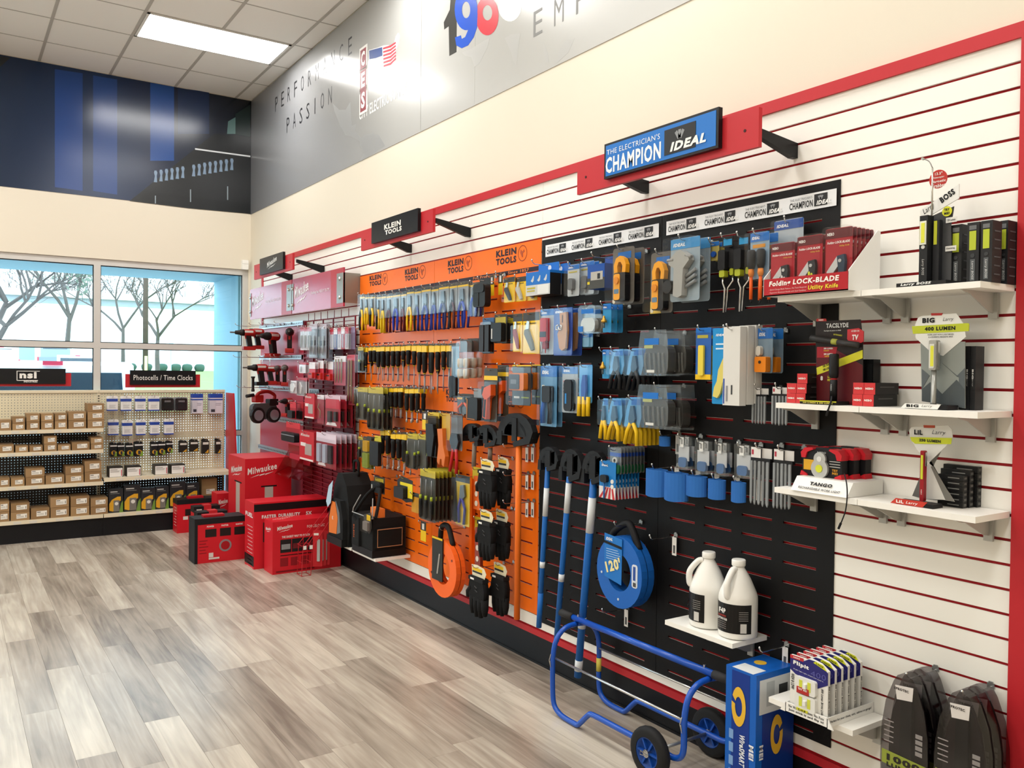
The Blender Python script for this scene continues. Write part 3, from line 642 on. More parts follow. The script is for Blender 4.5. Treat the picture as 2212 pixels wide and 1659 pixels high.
def _m(q, x, z, w, h): mlogo(q, x+w*.04, z, w*.42, h*.62, '#e8e8e4', -.0235)
arm_sign('header sign with black plate and white script logo nearest the window', (549, 589), (632, 565), 2.447, 2.585, [(700, 580), (631, 598)],
    (M4(392, 240), M4(712, 138), M4(550, 75), M4(550, 305)), _m)
def _k(q, x, z, w, h):
    text(q, 'KLEIN', x-w*.02, z+h*.10, w*.36, h*.24, '#f0eee8', y=-.0235, bold=.045); text(q, 'TOOLS', x, z-h*.17, w*.36, h*.22, '#f0eee8', y=-.0235, bold=.045)
arm_sign('header sign with black plate and stacked white words above the orange panel', (780, 528), (935, 480), 2.447, 2.585, [(1015, 500), (888, 535)],
    ((803, 500), (903, 478), (852, 466), (852, 513)), _k)
def ideal_logo(q, x, z, w, h, y, sq='#2a2b2d', fg='#f4f3ef', sl='#8e9194'):
    "black square with three fanned grey bars and a slanted word across its foot"
    s = MB().box(x-w*.5, x+w*.26, y-.0008, y, z-h*.5, z+h*.5).build('logo_square', sq, q)
    for i, a in enumerate((-.55, 0, .55)):
        cx = x-w*.12+math.sin(a)*h*.22; cz = z+.06*h+math.cos(a)*h*.14; dx, dz = math.sin(a), math.cos(a); ww, hh = h*.075, h*.17
        pts = [(cx+dz*u*ww+dx*v*hh, cz-dx*u*ww+dz*v*hh) for u, v in ((-1, -1), (1, -1), (1, 1), (-1, 1))]
        MB().prism(pts, y-.0016, y-.0008).build('logo_bar', sl, s)
    text(q, 'IDEAL', x+w*.08, z-h*.24, w*.86, h*.36, fg, y=y-.0024, bold=.06, shear=.25)
def _i(q, x, z, w, h):
    text(q, "THE ELECTRICIAN'S", x-w*.22, z+h*.235, w*.5, h*.15, '#eef1f4', y=-.0245, bold=-.002); text(q, 'CHAMPION', x-w*.22, z-h*.14, w*.52, h*.46, '#f4f5f6', y=-.0245, bold=.03)
    ideal_logo(q, x+w*.24, z, w*.34, h*.66, -.0245)
arm_sign('header sign with bright blue plate and fanned bars logo above the black panel', (1247, 384), (1639, 274), 2.436, 2.579, [(1718, 323), (1398, 402)],
    (S7(475, 480), S7(1278, 250), S7(870, 235), S7(870, 500)), _i, '#1f74c9')

# ------------------------------------------------------------------ red tool display
RPAN = P('#b3242f', .4); MAROON = P('#7c1626', .45); RHEAD = P('#b0304c', .25)  # header box red has its pinkish reflection mixed into the colour
for i, (a, b, wd) in enumerate(((-.53, -1.772, 'nearest the window'), (-1.785, -2.955, 'beside the orange panel'))):
    w = a-b; t = thing('header_box', 'pink red header box with white script logo %s' % wd, 'display header', (-.16, (a+b)/2, 2.095), RZ)
    MB().box(-w/2, w/2, 0, .012, 0, .305).build('front_panel', RHEAD, t); MB().box(w*.28, w/2, -.0012, 0, 0, .305).build('red_strip', RPAN, t)
    for s in (-1, 1):
        q = MB().box(s*w/2-(.13 if s > 0 else .0), s*w/2+(.0 if s > 0 else .04), -.004, -.0012 if s > 0 else 0, .03, .265).box(s*w/2-.003, s*w/2, 0, .14, .03, .265).build('steel_bracket', P('#8d8a82', .4, .6), t)
        for zz in (.075, .22): MB().lathe([(.016, -.004), (.016, -.008), (.009, -.015), (.004, -.017)][::-1], (s*w/2-.065*(s > 0)+.02*(s < 0), 0, zz), 10, 'y').build('bolt', CHROME, q)
    mlogo(t, -w*.30, .165, w*.30, .20, '#fbf6f8', -.002); text(t, 'Nothing but HEAVY DUTY.', w*.08, .15, w*.36, .032, '#f1e2e8', y=-.002, bold=.01)
tag(MB().box(-.036, -.021, -1.775, -.52, .30, 2.035).build('display_board', P('#b22f44', .35)), 'plain red backing board behind the hung power tools', 'display board')
# punched steel rails
rails = [(M4(385,1062),M4(985,1012),.06),(M4(385,1482),M4(965,1480),.06),(M5(330,440),M5(1045,450),.06),(M5(335,790),M5(860,830),.06),(M5(320,1135),M5(690,1215),.06)]
rl = ['topmost', 'second', 'third', 'fourth', 'lowest']
RAILZ = []
for i, (a, b, d) in enumerate(rails):
    ya, za = rwp(*a, d); yb, zb = rwp(*b, d); z = (za+zb)/2; RAILZ.append(z); L = ya-yb
    t = thing('punched_rail', '%s punched steel rail across the red backing board' % rl[i], 'rail', (-d, (ya+yb)/2, z), RZ, 'punched steel rails')
    MB().box(-L/2, L/2, -.002, 0, -.02, .02).box(-L/2, L/2, 0, .024, .018, .02).box(-L/2, L/2, 0, .024, -.02, -.018).build('channel', P('#a9b3b8', .35, .6), t)
    h = MB()
    for k in range(int(L/.045)): h.prism(circ(-L/2+.03+k*.045, 0, .009, 8), -.0028, -.0018)
    h.build('punched_holes', '#20242a', t)
# louvered panel
ya, yb = -1.80, -2.935
t = thing('louvered_panel', 'maroon louvered steel panel hung with accessory packs', 'display panel', (-.05, (ya+yb)/2, 0), RZ); w = ya-yb
MB().box(-w/2, w/2, .004, .008, .28, 1.93).build('back_sheet', MAROON, t)
lv = MB().box(-w/2, w/2, -.010, .004, -.002, .0015).box(-w/2, w/2, -.012, -.009, -.009, .0015).mesh('louver', MAROON)
for k in range(44): ob('louver', lv, t, (0, 0, .30+k*.038))
for k in range(6): MB().box(-w/2+k*w/5-.006, -w/2+k*w/5+.006, -.006, .004, .28, 2.03).build('upright_bar', MAROON, t)
for z in (1.965, 1.995, 2.025): MB().tube([(-w/2, 0, z), (w/2, 0, z)], .003, 5).build('wire', MAROON, t)
for k in range(7): MB().tube([(-w/2+.1+k*.15, .0, 2.03), (-w/2+.1+k*.15, .0, 2.095)], .003, 5).build('wire', MAROON, t)
# ---- power tools
TR = P('#a5231f', .4); TB = P('#1a1615', .5); TG = P('#5a5552', .4)
def drill(label, p, d, yaw, tilt=0, s=1.0, kind=0, group='cordless tools on the red display'):
    y, z = rwp(*p, d); t = thing('cordless_drill' if kind < 3 else 'cordless_tool', label, 'power tool', (-d, y, z), yaw, group); t.rotation_euler = (tilt, 0, yaw); t.scale = (s, s, s)
    # local: nose towards -x, grip down
    MB().lathe([(.030, -.02), (.034, 0), (.034, .07), (.028, .085), (.012, .092)], (0, 0, 0), 12, 'x').build('motor_housing', TR, t, True)
    MB().lathe([(.012, -.105), (.018, -.10), (.022, -.06), (.030, -.05), (.032, -.02)], (0, 0, 0), 12, 'x').build('gear_case', TB if kind != 1 else TG, t, True)
    MB().tube([(-.15, 0, 0), (-.10, 0, 0)], .008, 6).build('chuck', TG, t)
    MB().prism([(-.005, -.02), (.045, -.025), (.06, -.13), (.015, -.135)], -.018, .018).build('grip', TB, t)
    MB().prism([(-.012, -.03), (-.002, -.03), (.004, -.055), (-.004, -.06)], -.008, .008).build('trigger', TR, t)
    MB().prism(rr(-.03, .085, -.165, -.13, .008), -.032, .032).build('battery_foot', TR if kind != 2 else TB, t)
    MB().prism(rr(-.02, .06, .0, .02, .004), -.0352, -.033).build('badge', '#d8d2cc', t)
    if kind == 2:
        MB().lathe([(.014, -.20), (.017, -.19), (.013, -.17), (.013, -.08), (.02, -.07), (.02, -.06)], (-.06, -.02, -.02), 8, 'z').build('side_handle', TB, t, True)
    return t
drill('red and black impact driver, outermost of the top row of tools', M4(200, 1140), .36, 0)
drill('red and black impact driver behind the outermost one, top row', M4(320, 1130), .25, 0)
drill('red cordless drill with flared body, third in the top row of tools', M4(535, 1190), .16, .55, 0, 1.25)
drill('red cordless drill facing the room, last in the top row of tools', M4(800, 1130), .13, 1.2, 0, 1.15)
drill('red hammer drill with long black side handle, second row of tools', M5(320, 190), .33, .15, 0, 1.0, 2)
drill('red cordless drill behind the hammer drill, second row of tools', M5(430, 205), .22, .0, -.15, .9)
drill('slim red cordless drill, third in the second row of tools', M5(548, 200), .12, 1.1, 0, .95, 1)
drill('red cordless drill with round end, last in the second row of tools', M5(635, 195), .12, 1.25, 0, 1.0, 1)
drill('small red cordless tool beside the band saw', M5(660, 590), .14, .6, .1, .85)
# side handle as a visible long grip
y, z = rwp(*M5(215, 340), .42); 
# band saw
y, z = rwp(*M5(380, 640), .24)
t = thing('band_saw', 'portable band saw with red handle and black guard on the rail', 'power tool', (-.24, y, z), .35)
MB().prism(rr(-.14, .14, -.13, .02, .05, 5), -.025, .025).build('saw_body', P('#4b4a4a', .4), t)
for s in (-1, 1):
    q = MB().prism(circ(s*.09, -.09, .075, 18), -.05, -.02).build('wheel_guard', TB, t)
    MB().prism(circ(s*.09, -.09, .05, 16), -.056, -.05).build('guard_face', P('#9aa6ad', .3, .6), q)
MB().tube(spline([(.10, 0, .02), (.13, 0, .09), (.05, 0, .13), (-.06, 0, .11), (-.09, 0, .04)], 4), .017, 8).build('handle', TR, t, True)
MB().prism(rr(-.11, -.02, .03, .10, .012), -.03, .03).build('motor_housing', TR, t); MB().tube([(-.11, 0, .1), (-.19, 0, .09)], .016, 8).build('front_knob', TB, t, True)
MB().prism(rr(.05, .15, .0, .06, .01), -.032, .032).build('battery', TB, t)
# hooks from the rails
for i, (px, py, ln, zz) in enumerate(((470,1080,.30,0),(580,1075,.24,0),(665,1070,.2,0),(720,1060,.2,0),(820,1050,.16,0))):
    y, z = rwp(*M4(px, py), .066); hook(y, RAILZ[0], ln, 'tool hook on the topmost rail, %s from the window' % ORD[i], .066)
for i, (px, ln) in enumerate(((440, .3), (545, .24), (660, .2), (715, .18), (765, .16), (820, .16))):
    y, z = rwp(*M4(px, 1490), .066); hook(y, RAILZ[1], ln, 'tool hook on the second rail, %s from the window' % ORD[i], .066, i in (0, 1))
for i, (px, ln) in enumerate(((400, .28), (440, .24), (620, .16), (690, .16))):
    y, z = rwp(*M5(px, 460), .066); hook(y, RAILZ[2], ln, 'tool hook on the third rail, %s from the window' % ORD[i], .066)
# ---- accessory packs
def B_clam(card, headc=None, hf=.22, items=(), t=.02, body=CLEAR, brand=None, bcol='#f0ece6'):
    def f(r, w, h):
        it = [('rb', 'card', -.5, .5, -1, 0, .006, 0, .002, card)]
        if headc: it.append(('box', 'header', -.5, .5, -hf, -.001, -.0011, 0, headc))
        it += list(items)
        if body is not None: it.append(('rb', 'shell', -.46, .46, -.97, -hf*.6, .008, -t, -.0016, body))
        draw(r, w, h, it)
        if brand: text(r, brand, -w*.1, -h*hf*.5, w*.55, h*hf*.3, bcol, y=-.0022, bold=.03)
    return f
PINKR = '#c23244'; WHP = '#e9e2e6'
bit = lambda x, c='#9a9a98': ('la', 'bit', x, [(.004, -.35), (.0055, -.4), (.0055, -.7), (.003, -.9)], -.008, c)
mk = dict(wall=.06, hk=True)
B1 = B_clam(WHP, PINKR, .18, [bit(-.2), bit(.15)])
for i, (a, b) in enumerate(((950, 1000), (1005, 1050), (1055, 1105))): hang(M4, (a, 1065, b, 1380), .20, B1, 'bit_pack', 'white bit pack, %s from window, louvered panel top row' % ORD[i], 'pack', 2, .02, **mk)
B2 = B_clam('#8a8288', '#b9aab2', .15, [('box', 'dark_label', -.35, .35, -.62, -.48, -.003, 0, '#3a3236'), bit(-.25), bit(.2)], body=CLEAR)
hang(M4, (1070, 1020, 1180, 1490), .20, B2, 'blade_pack', 'long grey blade pack at the top of the louvered panel', 'pack', 3, .02, **mk)
hang(M4, (1190, 1020, 1310, 1500), .18, B2, 'blade_pack', 'second long grey blade pack at the top of the louvered panel', 'pack', 2, .02, **mk)
for i in range(7):
    c = ['#4a3a78', PINKR, WHP, '#5a4a86', WHP, PINKR, WHP][i]
    hang(M4, (1255+i*52, 1085-i*4, 1300+i*52, 1372-i), .15, B_clam(c, WHP if c != WHP else PINKR, .3, [('box', 'blade', -.12, .12, -.92, -.34, -.004, -.001, '#b9b4c4')]), 'blade_pack', 'narrow blade pack, %s from window, louvered panel top row' % ORD[i], 'pack', 2, .02, group='narrow blade packs in the top row', **mk)
hang(M4, (1620, 1060, 1705, 1370), .13, B_clam('#6b4c6e', '#8a6f92', .25), 'blade_pack', 'purple blade pack next to the orange panel top row', 'pack', 1, **mk)
B3 = B_clam(PINKR, WHP, .4, [('rb', 'battery', -.35, .35, -.95, -.62, .006, -.02, -.001, '#b5241c'), ('box', '>contact', -.2, .2, -.75, -.68, -.0215, -.02, '#222222')], body=None)
for i, (a, b, y0, y1, d, cc) in enumerate(((810, 885, 130, 255, .22, 0), (930, 1000, 125, 320, .22, 1), (1030, 1100, 105, 340, .18, 1), (1140, 1215, 118, 350, .14, 1))):
    hang(M5, (a, y0, b, y1), d, B3 if cc else B_clam(WHP, PINKR, .2, [bit(-.1)]), 'battery_pack' if cc else 'bit_pack', ['small white card pack left of the red battery packs', 'red battery pack with white card, first of three', 'red battery pack with white card, second of three', 'red battery pack with white card, third of three'][i], 'pack', 2, .03, **mk)
drillbit = lambda x: ('la', 'drill_bit', x, [(.004, -.1), (.006, -.14), (.006, -.75), (.003, -.92)], -.008, '#8f7a55')
hang(M5, (1228, 50, 1365, 400), .14, B_clam('#b03040', WHP, .2, [drillbit(-.3), drillbit(-.05), drillbit(.2)]), 'drill_bit_pack', 'clear pack of three large drill bits on the louvered panel', 'pack', 2, .025, **mk)
hang(M5, (1380, 35, 1475, 635), .13, B_clam('#8a2c38', PINKR, .12, [drillbit(-.2), drillbit(.15)]), 'drill_bit_pack', 'very long clear pack of drill bits next to the orange panel', 'pack', 2, .02, **mk)
hang(M5, (705, 345, 775, 495), .26, B_clam(WHP, None, .2, [('pl', 'lens', [(-.4, -.3), (.1, -.2), (.4, -.5), (.1, -.9), (-.35, -.8)], -.01, -.002, '#f4f2f4')], body=BAGP), 'glasses_pack', 'white safety glasses pack hung near the third rail', 'pack', 1, **mk)
hang(M5, (780, 310, 898, 525), .22, B_clam(WHP, PINKR, .2, [('pl', 'lens', [(-.4, -.4), (-.1, -.25), (.1, -.5), (0, -.9), (-.35, -.85)], -.01, -.002, '#f4f2f4')], body=BAGP), 'glasses_pack', 'larger white safety glasses pack with red header', 'pack', 2, .02, **mk)
REDBOX = B_clam('#c3222e', None, .2, [('box', 'white_label', -.4, -.05, -.52, -.4, -.002, 0, '#e6dcd8'), ('rb', 'product_picture', -.1, .35, -.8, -.42, .004, -.002, 0, '#a99a94'), ('tx', 'Milwaukee', -.1, -.13, .6, .1, '#f0e6e0', dict(shear=.25)), ('box', 'white_foot', -.45, .45, -.99, -.93, -.002, 0, '#e6dcd8'), ('box', 'carton_side', -.5, .5, -1, 0, .002, .05, '#a51d28')], body=None)
hang(M5, (872, 500, 990, 795), .22, REDBOX, 'blade_box', 'red blade carton hung in the middle of the louvered panel', 'pack', 1, **mk)
hang(M5, (1025, 515, 1105, 858), .2, B_clam('#9d2b3a', WHP, .15, [('tu', 'cutter', [(-.1, -.3), (-.25, -.45), (.1, -.55), (.1, -.8)], .004, -.01, '#8d7a62')]), 'cutter_pack', 'clear cutter pack beside the hung red blade carton', 'pack', 2, .025, **mk)
BIGC = B_clam('#a02838', '#d8b9c4', .16, [('box', 'red_card', -.45, .45, -.42, -.12, -.003, 0, '#c0293a'), ('rb', 'socket_bit', -.2, .0, -.85, -.5, .006, -.02, -.002, '#3b3434'), ('rb', 'socket_bit', .2, .36, -.8, -.5, .006, -.02, -.002, '#2c2627'), ('pl', 'white_foot', [(-.4, -.95), (.3, -.95), (.2, -.85), (-.3, -.85)], -.004, 0, '#e9dfe0')], t=.03)
hang(M5, (1120, 520, 1300, 900), .2, BIGC, 'bit_set_pack', 'wide clear bit set pack with red card and white foot', 'pack', 3, .05, **mk)
hang(M5, (812, 950, 985, 1300), .24, REDBOX, 'blade_box', 'wide red blade carton hung low on the louvered panel', 'pack', 2, .055, **mk)
BIG2 = B_clam('#9c2535', '#e2cfdb', .26, [('rb', 'bit_holder', -.38, -.22, -.85, -.32, .005, -.02, -.002, '#a9b0c0'), ('rb', 'bit_holder', -.08, .08, -.85, -.32, .005, -.02, -.002, '#a9b0c0'), ('rb', 'bit_holder', .2, .36, -.85, -.32, .005, -.02, -.002, '#2c2a30'), ('pl', 'white_foot', [(-.4, -.96), (.0, -.96), (-.05, -.88), (-.35, -.88)], -.004, 0, '#e9dfe0')], t=.03)
hang(M5, (1015, 975, 1250, 1385), .24, BIG2, 'bit_set_pack', 'large clear bit set pack low on the louvered panel', 'pack', 5, .042, **mk)
DK = B_clam('#b4202c', '#d4343e', .35, [('rb', 'black_tool', -.4, .4, -.95, -.5, .01, -.03, -.002, '#1c1a1b')], body=None)
hang(M5, (700, 600, 770, 800), .2, DK, 'battery_pack', 'red card with black tool below the small cordless tool', 'pack', 1, **mk)
hang(M5, (790, 600, 860, 810), .14, DK, 'battery_pack', 'red card with black tool beside the louvered panel edge', 'pack', 2, .03, **mk)
hang(M5, (655, 845, 820, 1070), .2, B_clam('#b4202c', '#d4343e', .3, [('rb', 'tape_measure', -.48, .48, -1, -.52, .02, -.05, -.002, '#17171b'), ('box', '>silver_band', -.48, .48, -.68, -.64, -.052, -.05, '#8e9098')], body=None), 'tape_measure_pack', 'red card with black tape measures above the empty trays', 'pack', 1, **mk)
# empty clear trays
TRAY = clear_mat('red_tinted_clear_plastic', (.90, .55, .58), .12)
for i, (a, b, y0, y1, d) in enumerate(((600, 770, 1120, 1500, .24), (770, 885, 1225, 1530, .16))):
    yc, zt, w, hh = rbox(M5, a, y0, b, y1, d)
    t = thing('clear_tray', ['empty clear plastic tray above the tall red carton', 'empty clear plastic tray behind the first empty tray'][i], 'tray', (-d, yc, zt), RZ, 'empty clear trays')
    MB().box(-w/2, w/2, .06, .063, -hh*.75, 0).build('back_sheet', TRAY, t)
    MB().prism([(-.06, -hh*.95), (.06, -hh*.75), (.06, -hh*.72), (-.06, -hh*.92)], -w/2, w/2, 'x').build('sloped_floor', TRAY, t)
    for s in (-1, 1): MB().prism([(-.06, -hh*.95), (.06, -hh*.75), (.06, -hh*.2)], s*w/2-.0015, s*w/2+.0015, 'x').build('side_sheet', TRAY, t)
    MB().box(-w*.4, w*.3, .0585, .06, -hh*.45, -hh*.28).build('card', '#c23244', t)

# ------------------------------------------------------------------ cartons on the floor
MR = P('#cf1f2b', .4); MRD = P('#b51823', .45)
def floor_box(label, corner, rpx, lpx, tpy, group=None, name='tool_carton', zb=0.0, base=None):
    c = base or ray(*corner, 2, zb)
    x1 = ray(rpx, corner[1]-10, 1, c.y).x; y1 = ray(lpx, corner[1]-8, 0, c.x).y; z1 = ray(corner[0], tpy, 1, c.y).z
    t = thing(name, label, 'box', (c.x, c.y, zb), 0, group)
    return t, x1-c.x, y1-c.y, z1-zb
def carton_body(t, w, d, h, col, edge=True):
    b = MB().box(0, w, 0, d, 0, h).build('carton', col, t)
    return b
# long box with tool pictures, black top band
t, w, d, h = floor_box('red carton with black top band and three headings, beside the flat red carton', M3(770, 1190), M3(1450, 0)[0], M3(690, 0)[0], M3(0, 620)[1]-4); w = min(w, -.075-t.location.x)
d = max(d, .10); carton_body(t, w, d, h, MR)
MB().box(0, w, -.0012, 0, h-.07, h-.012).build('black_band', BLK, t); MB().box(-.0012, 0, 0, d, .02, .10).build('black_foot', BLK, t)
for i, s in enumerate(('FASTER', 'DURABILITY', '5X')): text(t, s, w*(.2+.27*i), h-.115, [.12, .18, .05][i], .028, '#f3eeea', y=-.002, bold=.04); MB().box(w*(.12+.27*i), w*(.31+.27*i), -.0012, 0, h*.40, h-.16).build('picture', '#2b2624', t)
text(t, 'FUEL', -.002, h*.80, d*.8, .035, '#f3eeea', y=d*.5, bold=.04, yaw=RZ)
for k in range(12): MB().box(-.0012, 0, d*.15, d*(.55+.25*random.random()), h*.62-k*.03, h*.62-k*.03+.006).build('print_line', '#e0a9a6', t)
# flat carton in front
t, w, d, h = floor_box('flat red carton with white script logo and wire rack before it', M3(935, 1238), M3(1540, 0)[0], M3(862, 0)[0], M3(0, 772)[1])
d = max(d, .10); carton_body(t, w, d, h, MR); mlogo(t, w*.17, h*.86, w*.22, h*.15, '#f3eeea', -.002); text(t, 'FORCELOGIC', w*.62, h*.86, w*.26, .022, '#f3c9c4', y=-.002, bold=.02)
text(t, 'THE EASIEST WAY TO PUNCH', w*.33, h*.70, w*.4, .018, '#f3eeea', y=-.002, bold=.02)
for i in range(3): MB().box(w*(.11+.165*i), w*(.265+.165*i), -.0016, 0, h*.40, h*.65).build('picture', '#1f1c1d', t); MB().box(w*(.125+.165*i), w*(.25+.165*i), -.0022, 0, h*.46, h*.56).build('picture_tool', '#6c2025' if i else '#8d8f90', t)
MB().box(w*.11, w*.6, -.0016, 0, h*.34, h*.355).build('print_line', BLK, t)
for i in range(3): MB().box(w*(.11+.15*i), w*(.22+.15*i), -.0016, 0, h*.14, h*.30).build('picture', '#8f1720', t)
MB().box(w*.05, w*.6, -.0016, 0, h*.03, h*.06).build('print_line', '#7d131b', t); mlogo(t, -.002, h*.82, d*.6, h*.12, '#f3eeea', d*.5, RZ); mlogo(t, w*.2, h+.0016, w*.3, .04, '#e9b9b4', d*.5)
# hard-edged case box
t, w, d, h = floor_box('red carton with black plastic corner and tool pictures, lowest in front', M3(250, 1143), M3(692, 0)[0], M3(200, 0)[0], M3(0, 750)[1])
d = max(d, .12); carton_body(t, w, d, h, MR)
MB().prism([(-.004, .0), (.02, 0), (.02, h+.004), (-.004, h+.004)], -.003, d+.003).build('black_corner', P('#17181b', .5), t); MB().box(0, w, -.0022, d, h-.045, h+.003).build('black_top', P('#17181b', .5), t)
MB().box(w*.2, w*.62, d*.3, d*.7, h+.002, h+.02).build('handle', P('#b51823', .5), t)
for i in range(3): MB().box(w*(.2+.29*i), w*(.42+.29*i), -.0016, 0, h*.58, h*.76).build('picture', '#241c1b', t); text(t, ['POWER', 'FASTER', 'RUNTIME'][i], w*(.3+.29*i), h*.82, w*.14, .014, '#f3eeea', y=-.002, bold=.03)
q = MB().prism(circ(w*.60, h*.36, h*.14, 16), -.0016, 0).build('saw_picture', '#8b8284', t); MB().prism(circ(w*.60, h*.36, h*.10, 16), -.0024, -.0016).build('saw_disc', '#a5171f', q)
MB().box(w*.27, w*.36, -.0016, 0, h*.12, h*.22).build('barcode', '#ded7d2', t); MB().box(w*.27, w*.48, -.0016, 0, h*.07, h*.11).build('label', '#ded7d2', t)
for k in range(5): MB().box(w*.08, w*(.2+.06*random.random()), -.0016, 0, h*(.5-.07*k), h*(.5-.07*k)+.005).build('print_line', '#7d131b', t)
# tall carton
cz = Vector((ray(*M3(690, 900), 1, -1.75).x, -1.75, 0))
t, w, d, h = floor_box('tall red carton with white script logo on two sides', M3(690, 900), M3(1100, 0)[0], M3(545, 0)[0], M3(0, 212)[1], base=cz)
carton_body(t, w, d, h, MR); mlogo(t, w*.36, h*.86, w*.64, h*.14, '#f3ece6', -.002); mlogo(t, -.002, h*.84, d*.66, h*.14, '#f3ece6', d*.5, RZ)
MB().box(w*.34, w*.68, -.0016, 0, h*.685, h*.70).build('picture', BLK, t); MB().box(w*.42, w*.6, -.0018, 0, h*.30, h*.685).build('light_picture', P('#b9aea4', .35), t)
MB().box(-.0016, 0, d*.2, d*.62, h*.72, h*.735).build('picture', BLK, t); MB().box(-.0018, 0, d*.3, d*.52, h*.38, h*.72).build('light_picture', P('#b9aea4', .35), t)
for i in range(2): MB().box(w*(-.0), w*.003, -.003, -.001, h*.3, h*.9)
# small carton beside the tall one, cases behind
cz = Vector((ray(*M3(530, 900), 1, -.95).x, -.95, 0)); t, w, d, h = floor_box('small red carton between tall carton and red end panel', M3(445, 900), M3(560, 0)[0], M3(418, 0)[0], M3(0, 520)[1], base=Vector((ray(*M3(445, 900), 1, -1.0).x, -1.0, 0)))
d = max(d, .2); carton_body(t, w, d, h, MR); mlogo(t, w*.45, h*.78, w*.7, .09, '#f3ece6', -.002)
t, w, d, h = floor_box('red carton with black top at the end of the shelving', M3(92, 870), M3(440, 0)[0], M3(55, 0)[0], M3(0, 580)[1])
d = max(d, .12); carton_body(t, w, d, h, MR); MB().box(-.001, w+.001, -.0022, d, h-.04, h+.003).build('black_top', P('#17181b', .5), t); MB().box(w*.3, w*.7, d*.3, d*.7, h+.002, h+.02).build('handle', P('#b51823', .5), t)
for i in range(2): MB().box(w*(.2+.25*i), w*(.36+.25*i), -.0016, 0, h*.52, h*.72).build('picture', '#241c1b', t)
MB().box(w*.15, w*.27, -.0016, 0, h*.4, h*.5).build('barcode', '#ded7d2', t)
for k in range(7): MB().box(-.0016, 0, d*.2, d*(.5+.3*random.random()), h*(.75-.09*k), h*(.75-.09*k)+.006).build('print_line', '#e9b0ac', t)
for i, (yy, a, b, tp, lab) in enumerate(((-1.12, 240, 470, 640, 'low red carton with black top, second in the row of cases'), (-1.5, 272, 535, 690, 'low red carton with black top and red handle, third in the row'))):
    t, w, d, h = floor_box(lab, M3(a, 900), M3(b, 0)[0], M3(a-8, 0)[0], M3(0, tp)[1], base=Vector((ray(*M3(a, 900), 1, yy).x, yy, 0)))
    d = .12; carton_body(t, w, d, h, MR); MB().box(-.001, w+.001, -.0022, d, h-.05, h+.003).build('black_top', P('#17181b', .5), t); MB().box(w*.38, w*.66, -.006, d*.7, h-.04, h+.014).build('handle', P('#c52a30', .5), t)
    MB().box(w*.1, w*.3, -.003, -.0022, h-.04, h-.02).build('print_line', '#cfcac4', t)
# thin red carton against the wall
t, w, d, h = floor_box('thin upright red carton behind the black backpack', M3(1470, 1150), M3(1548, 0)[0], M3(1462, 0)[0], M3(0, 560)[1], base=Vector((ray(*M3(1470, 1150), 1, -2.50).x, -2.50, 0)))
carton_body(t, .045, .05, h, MR); MB().box(.01, .03, -.0016, 0, h*.3, h*.8).build('print_line', '#f0d8d2', t)
# wire rack with bit packs
yR = -2.86; xa = ray(*M3(1195, 1245), 1, yR).x; xb = ray(*M3(1275, 1245), 1, yR).x
t = thing('wire_rack', 'small red wire rack of bit packs standing before the flat carton', 'rack', (xa, yR, 0))
WR = P('#b5262c', .35); wr = xb-xa; z1 = ray(*M3(1480, 640), 1, yR).z; xt = ray(*M3(1480, 640), 1, yR).x-xa; zm = ray(*M3(1215, 980), 1, yR).z
for yy in (0, .10): MB().tube([(0, yy, .004), (.01, yy, zm), (xt, yy, z1)], .003, 5).build('side_wire', WR, t); MB().tube([(wr, yy, .004), (wr+.01, yy, zm*.9), (xt+.02, yy, z1*.95)], .003, 5).build('side_wire', WR, t)
for zz in (.004, zm*.45, zm): MB().tube([(0, 0, zz), (wr, 0, zz), (wr, .10, zz), (0, .10, zz)], .0028, 5, True).build('ring_wire', WR, t)
for i in range(2): MB().box(.01+i*.05, .035+i*.05, -.004, -.003, zm-.03, zm).build('price_tag', WHT, t)
for i in range(3):
    x0 = ray(*M3(1310+i*38, 1000), 1, yR+.03).x; zt = ray(*M3(1330, 840+i*10), 1, yR+.03).z; zb = ray(*M3(1330, 1160), 1, yR+.03).z
    t = thing('bit_pack', 'long silver bit pack with red card in wire rack, %s of three' % ORD[i], 'pack', (x0+.02, yR+.02+i*.015, zt), -.5, 'bit packs in the wire rack'); hh = zt-zb
    draw(t, .075, hh, [('rb', 'card', -.5, .5, -1, 0, .005, 0, .002, '#c4232c'), ('rb', 'bit', -.05, .25, -.85, -.25, .004, -.012, 0, '#b7b9b6'), ('box', 'print', -.4, .1, -.14, -.08, -.0012, 0, '#f0e6e0')])
# ------------------------------------------------------------------ slotted display sheets over the slatwall
def slotted(name, label, y0, y1, z0, z1, mat, n, ln, off, zskip, cat='display panel'):
    "sheet from y0 down to y1 (towards the camera) with rows of slots at the slatwall grooves"
    t = thing(name, label, cat, (-.0212, y0, 0), RZ); w = y0-y1; mb = MB(); per = (w-2*off-ln)/(n-1)
    zs = [GZ1-GS*k for k in range(34)]; zs = [z for z in zs if z0+.02 < z < z1-.02 and not any(a < z < b for a, b in zskip)]
    top = z1; hs = .0050
    for z in zs:
        z += .0014
        mb.box(0, w, -.004, 0, z+hs, top); top = z-hs
        xs_ = [0]+[v for k in range(n) for v in (off+per*k, off+per*k+ln)]+[w]
        for k in range(0, len(xs_), 2): mb.box(xs_[k], xs_[k+1], -.004, 0, z-hs, z+hs)
    mb.box(0, w, -.004, 0, z0, top); mb.build('sheet', mat, t); return t
ORG = P('#ff7616', .38); ORGD = P('#fa6c12', .38); BKP = P('#08080a', .6)
OS = [slotted('orange_panel', 'orange slotted display sheet %s' % s, a, b, .27, 2.335, ORG, 6, .145, .05, [(2.17, 2.4), (1.30, 1.47)]) for a, b, s in ((-2.962, -4.176, 'nearer the window'), (-4.179, -5.392, 'beside the black sheet'))]
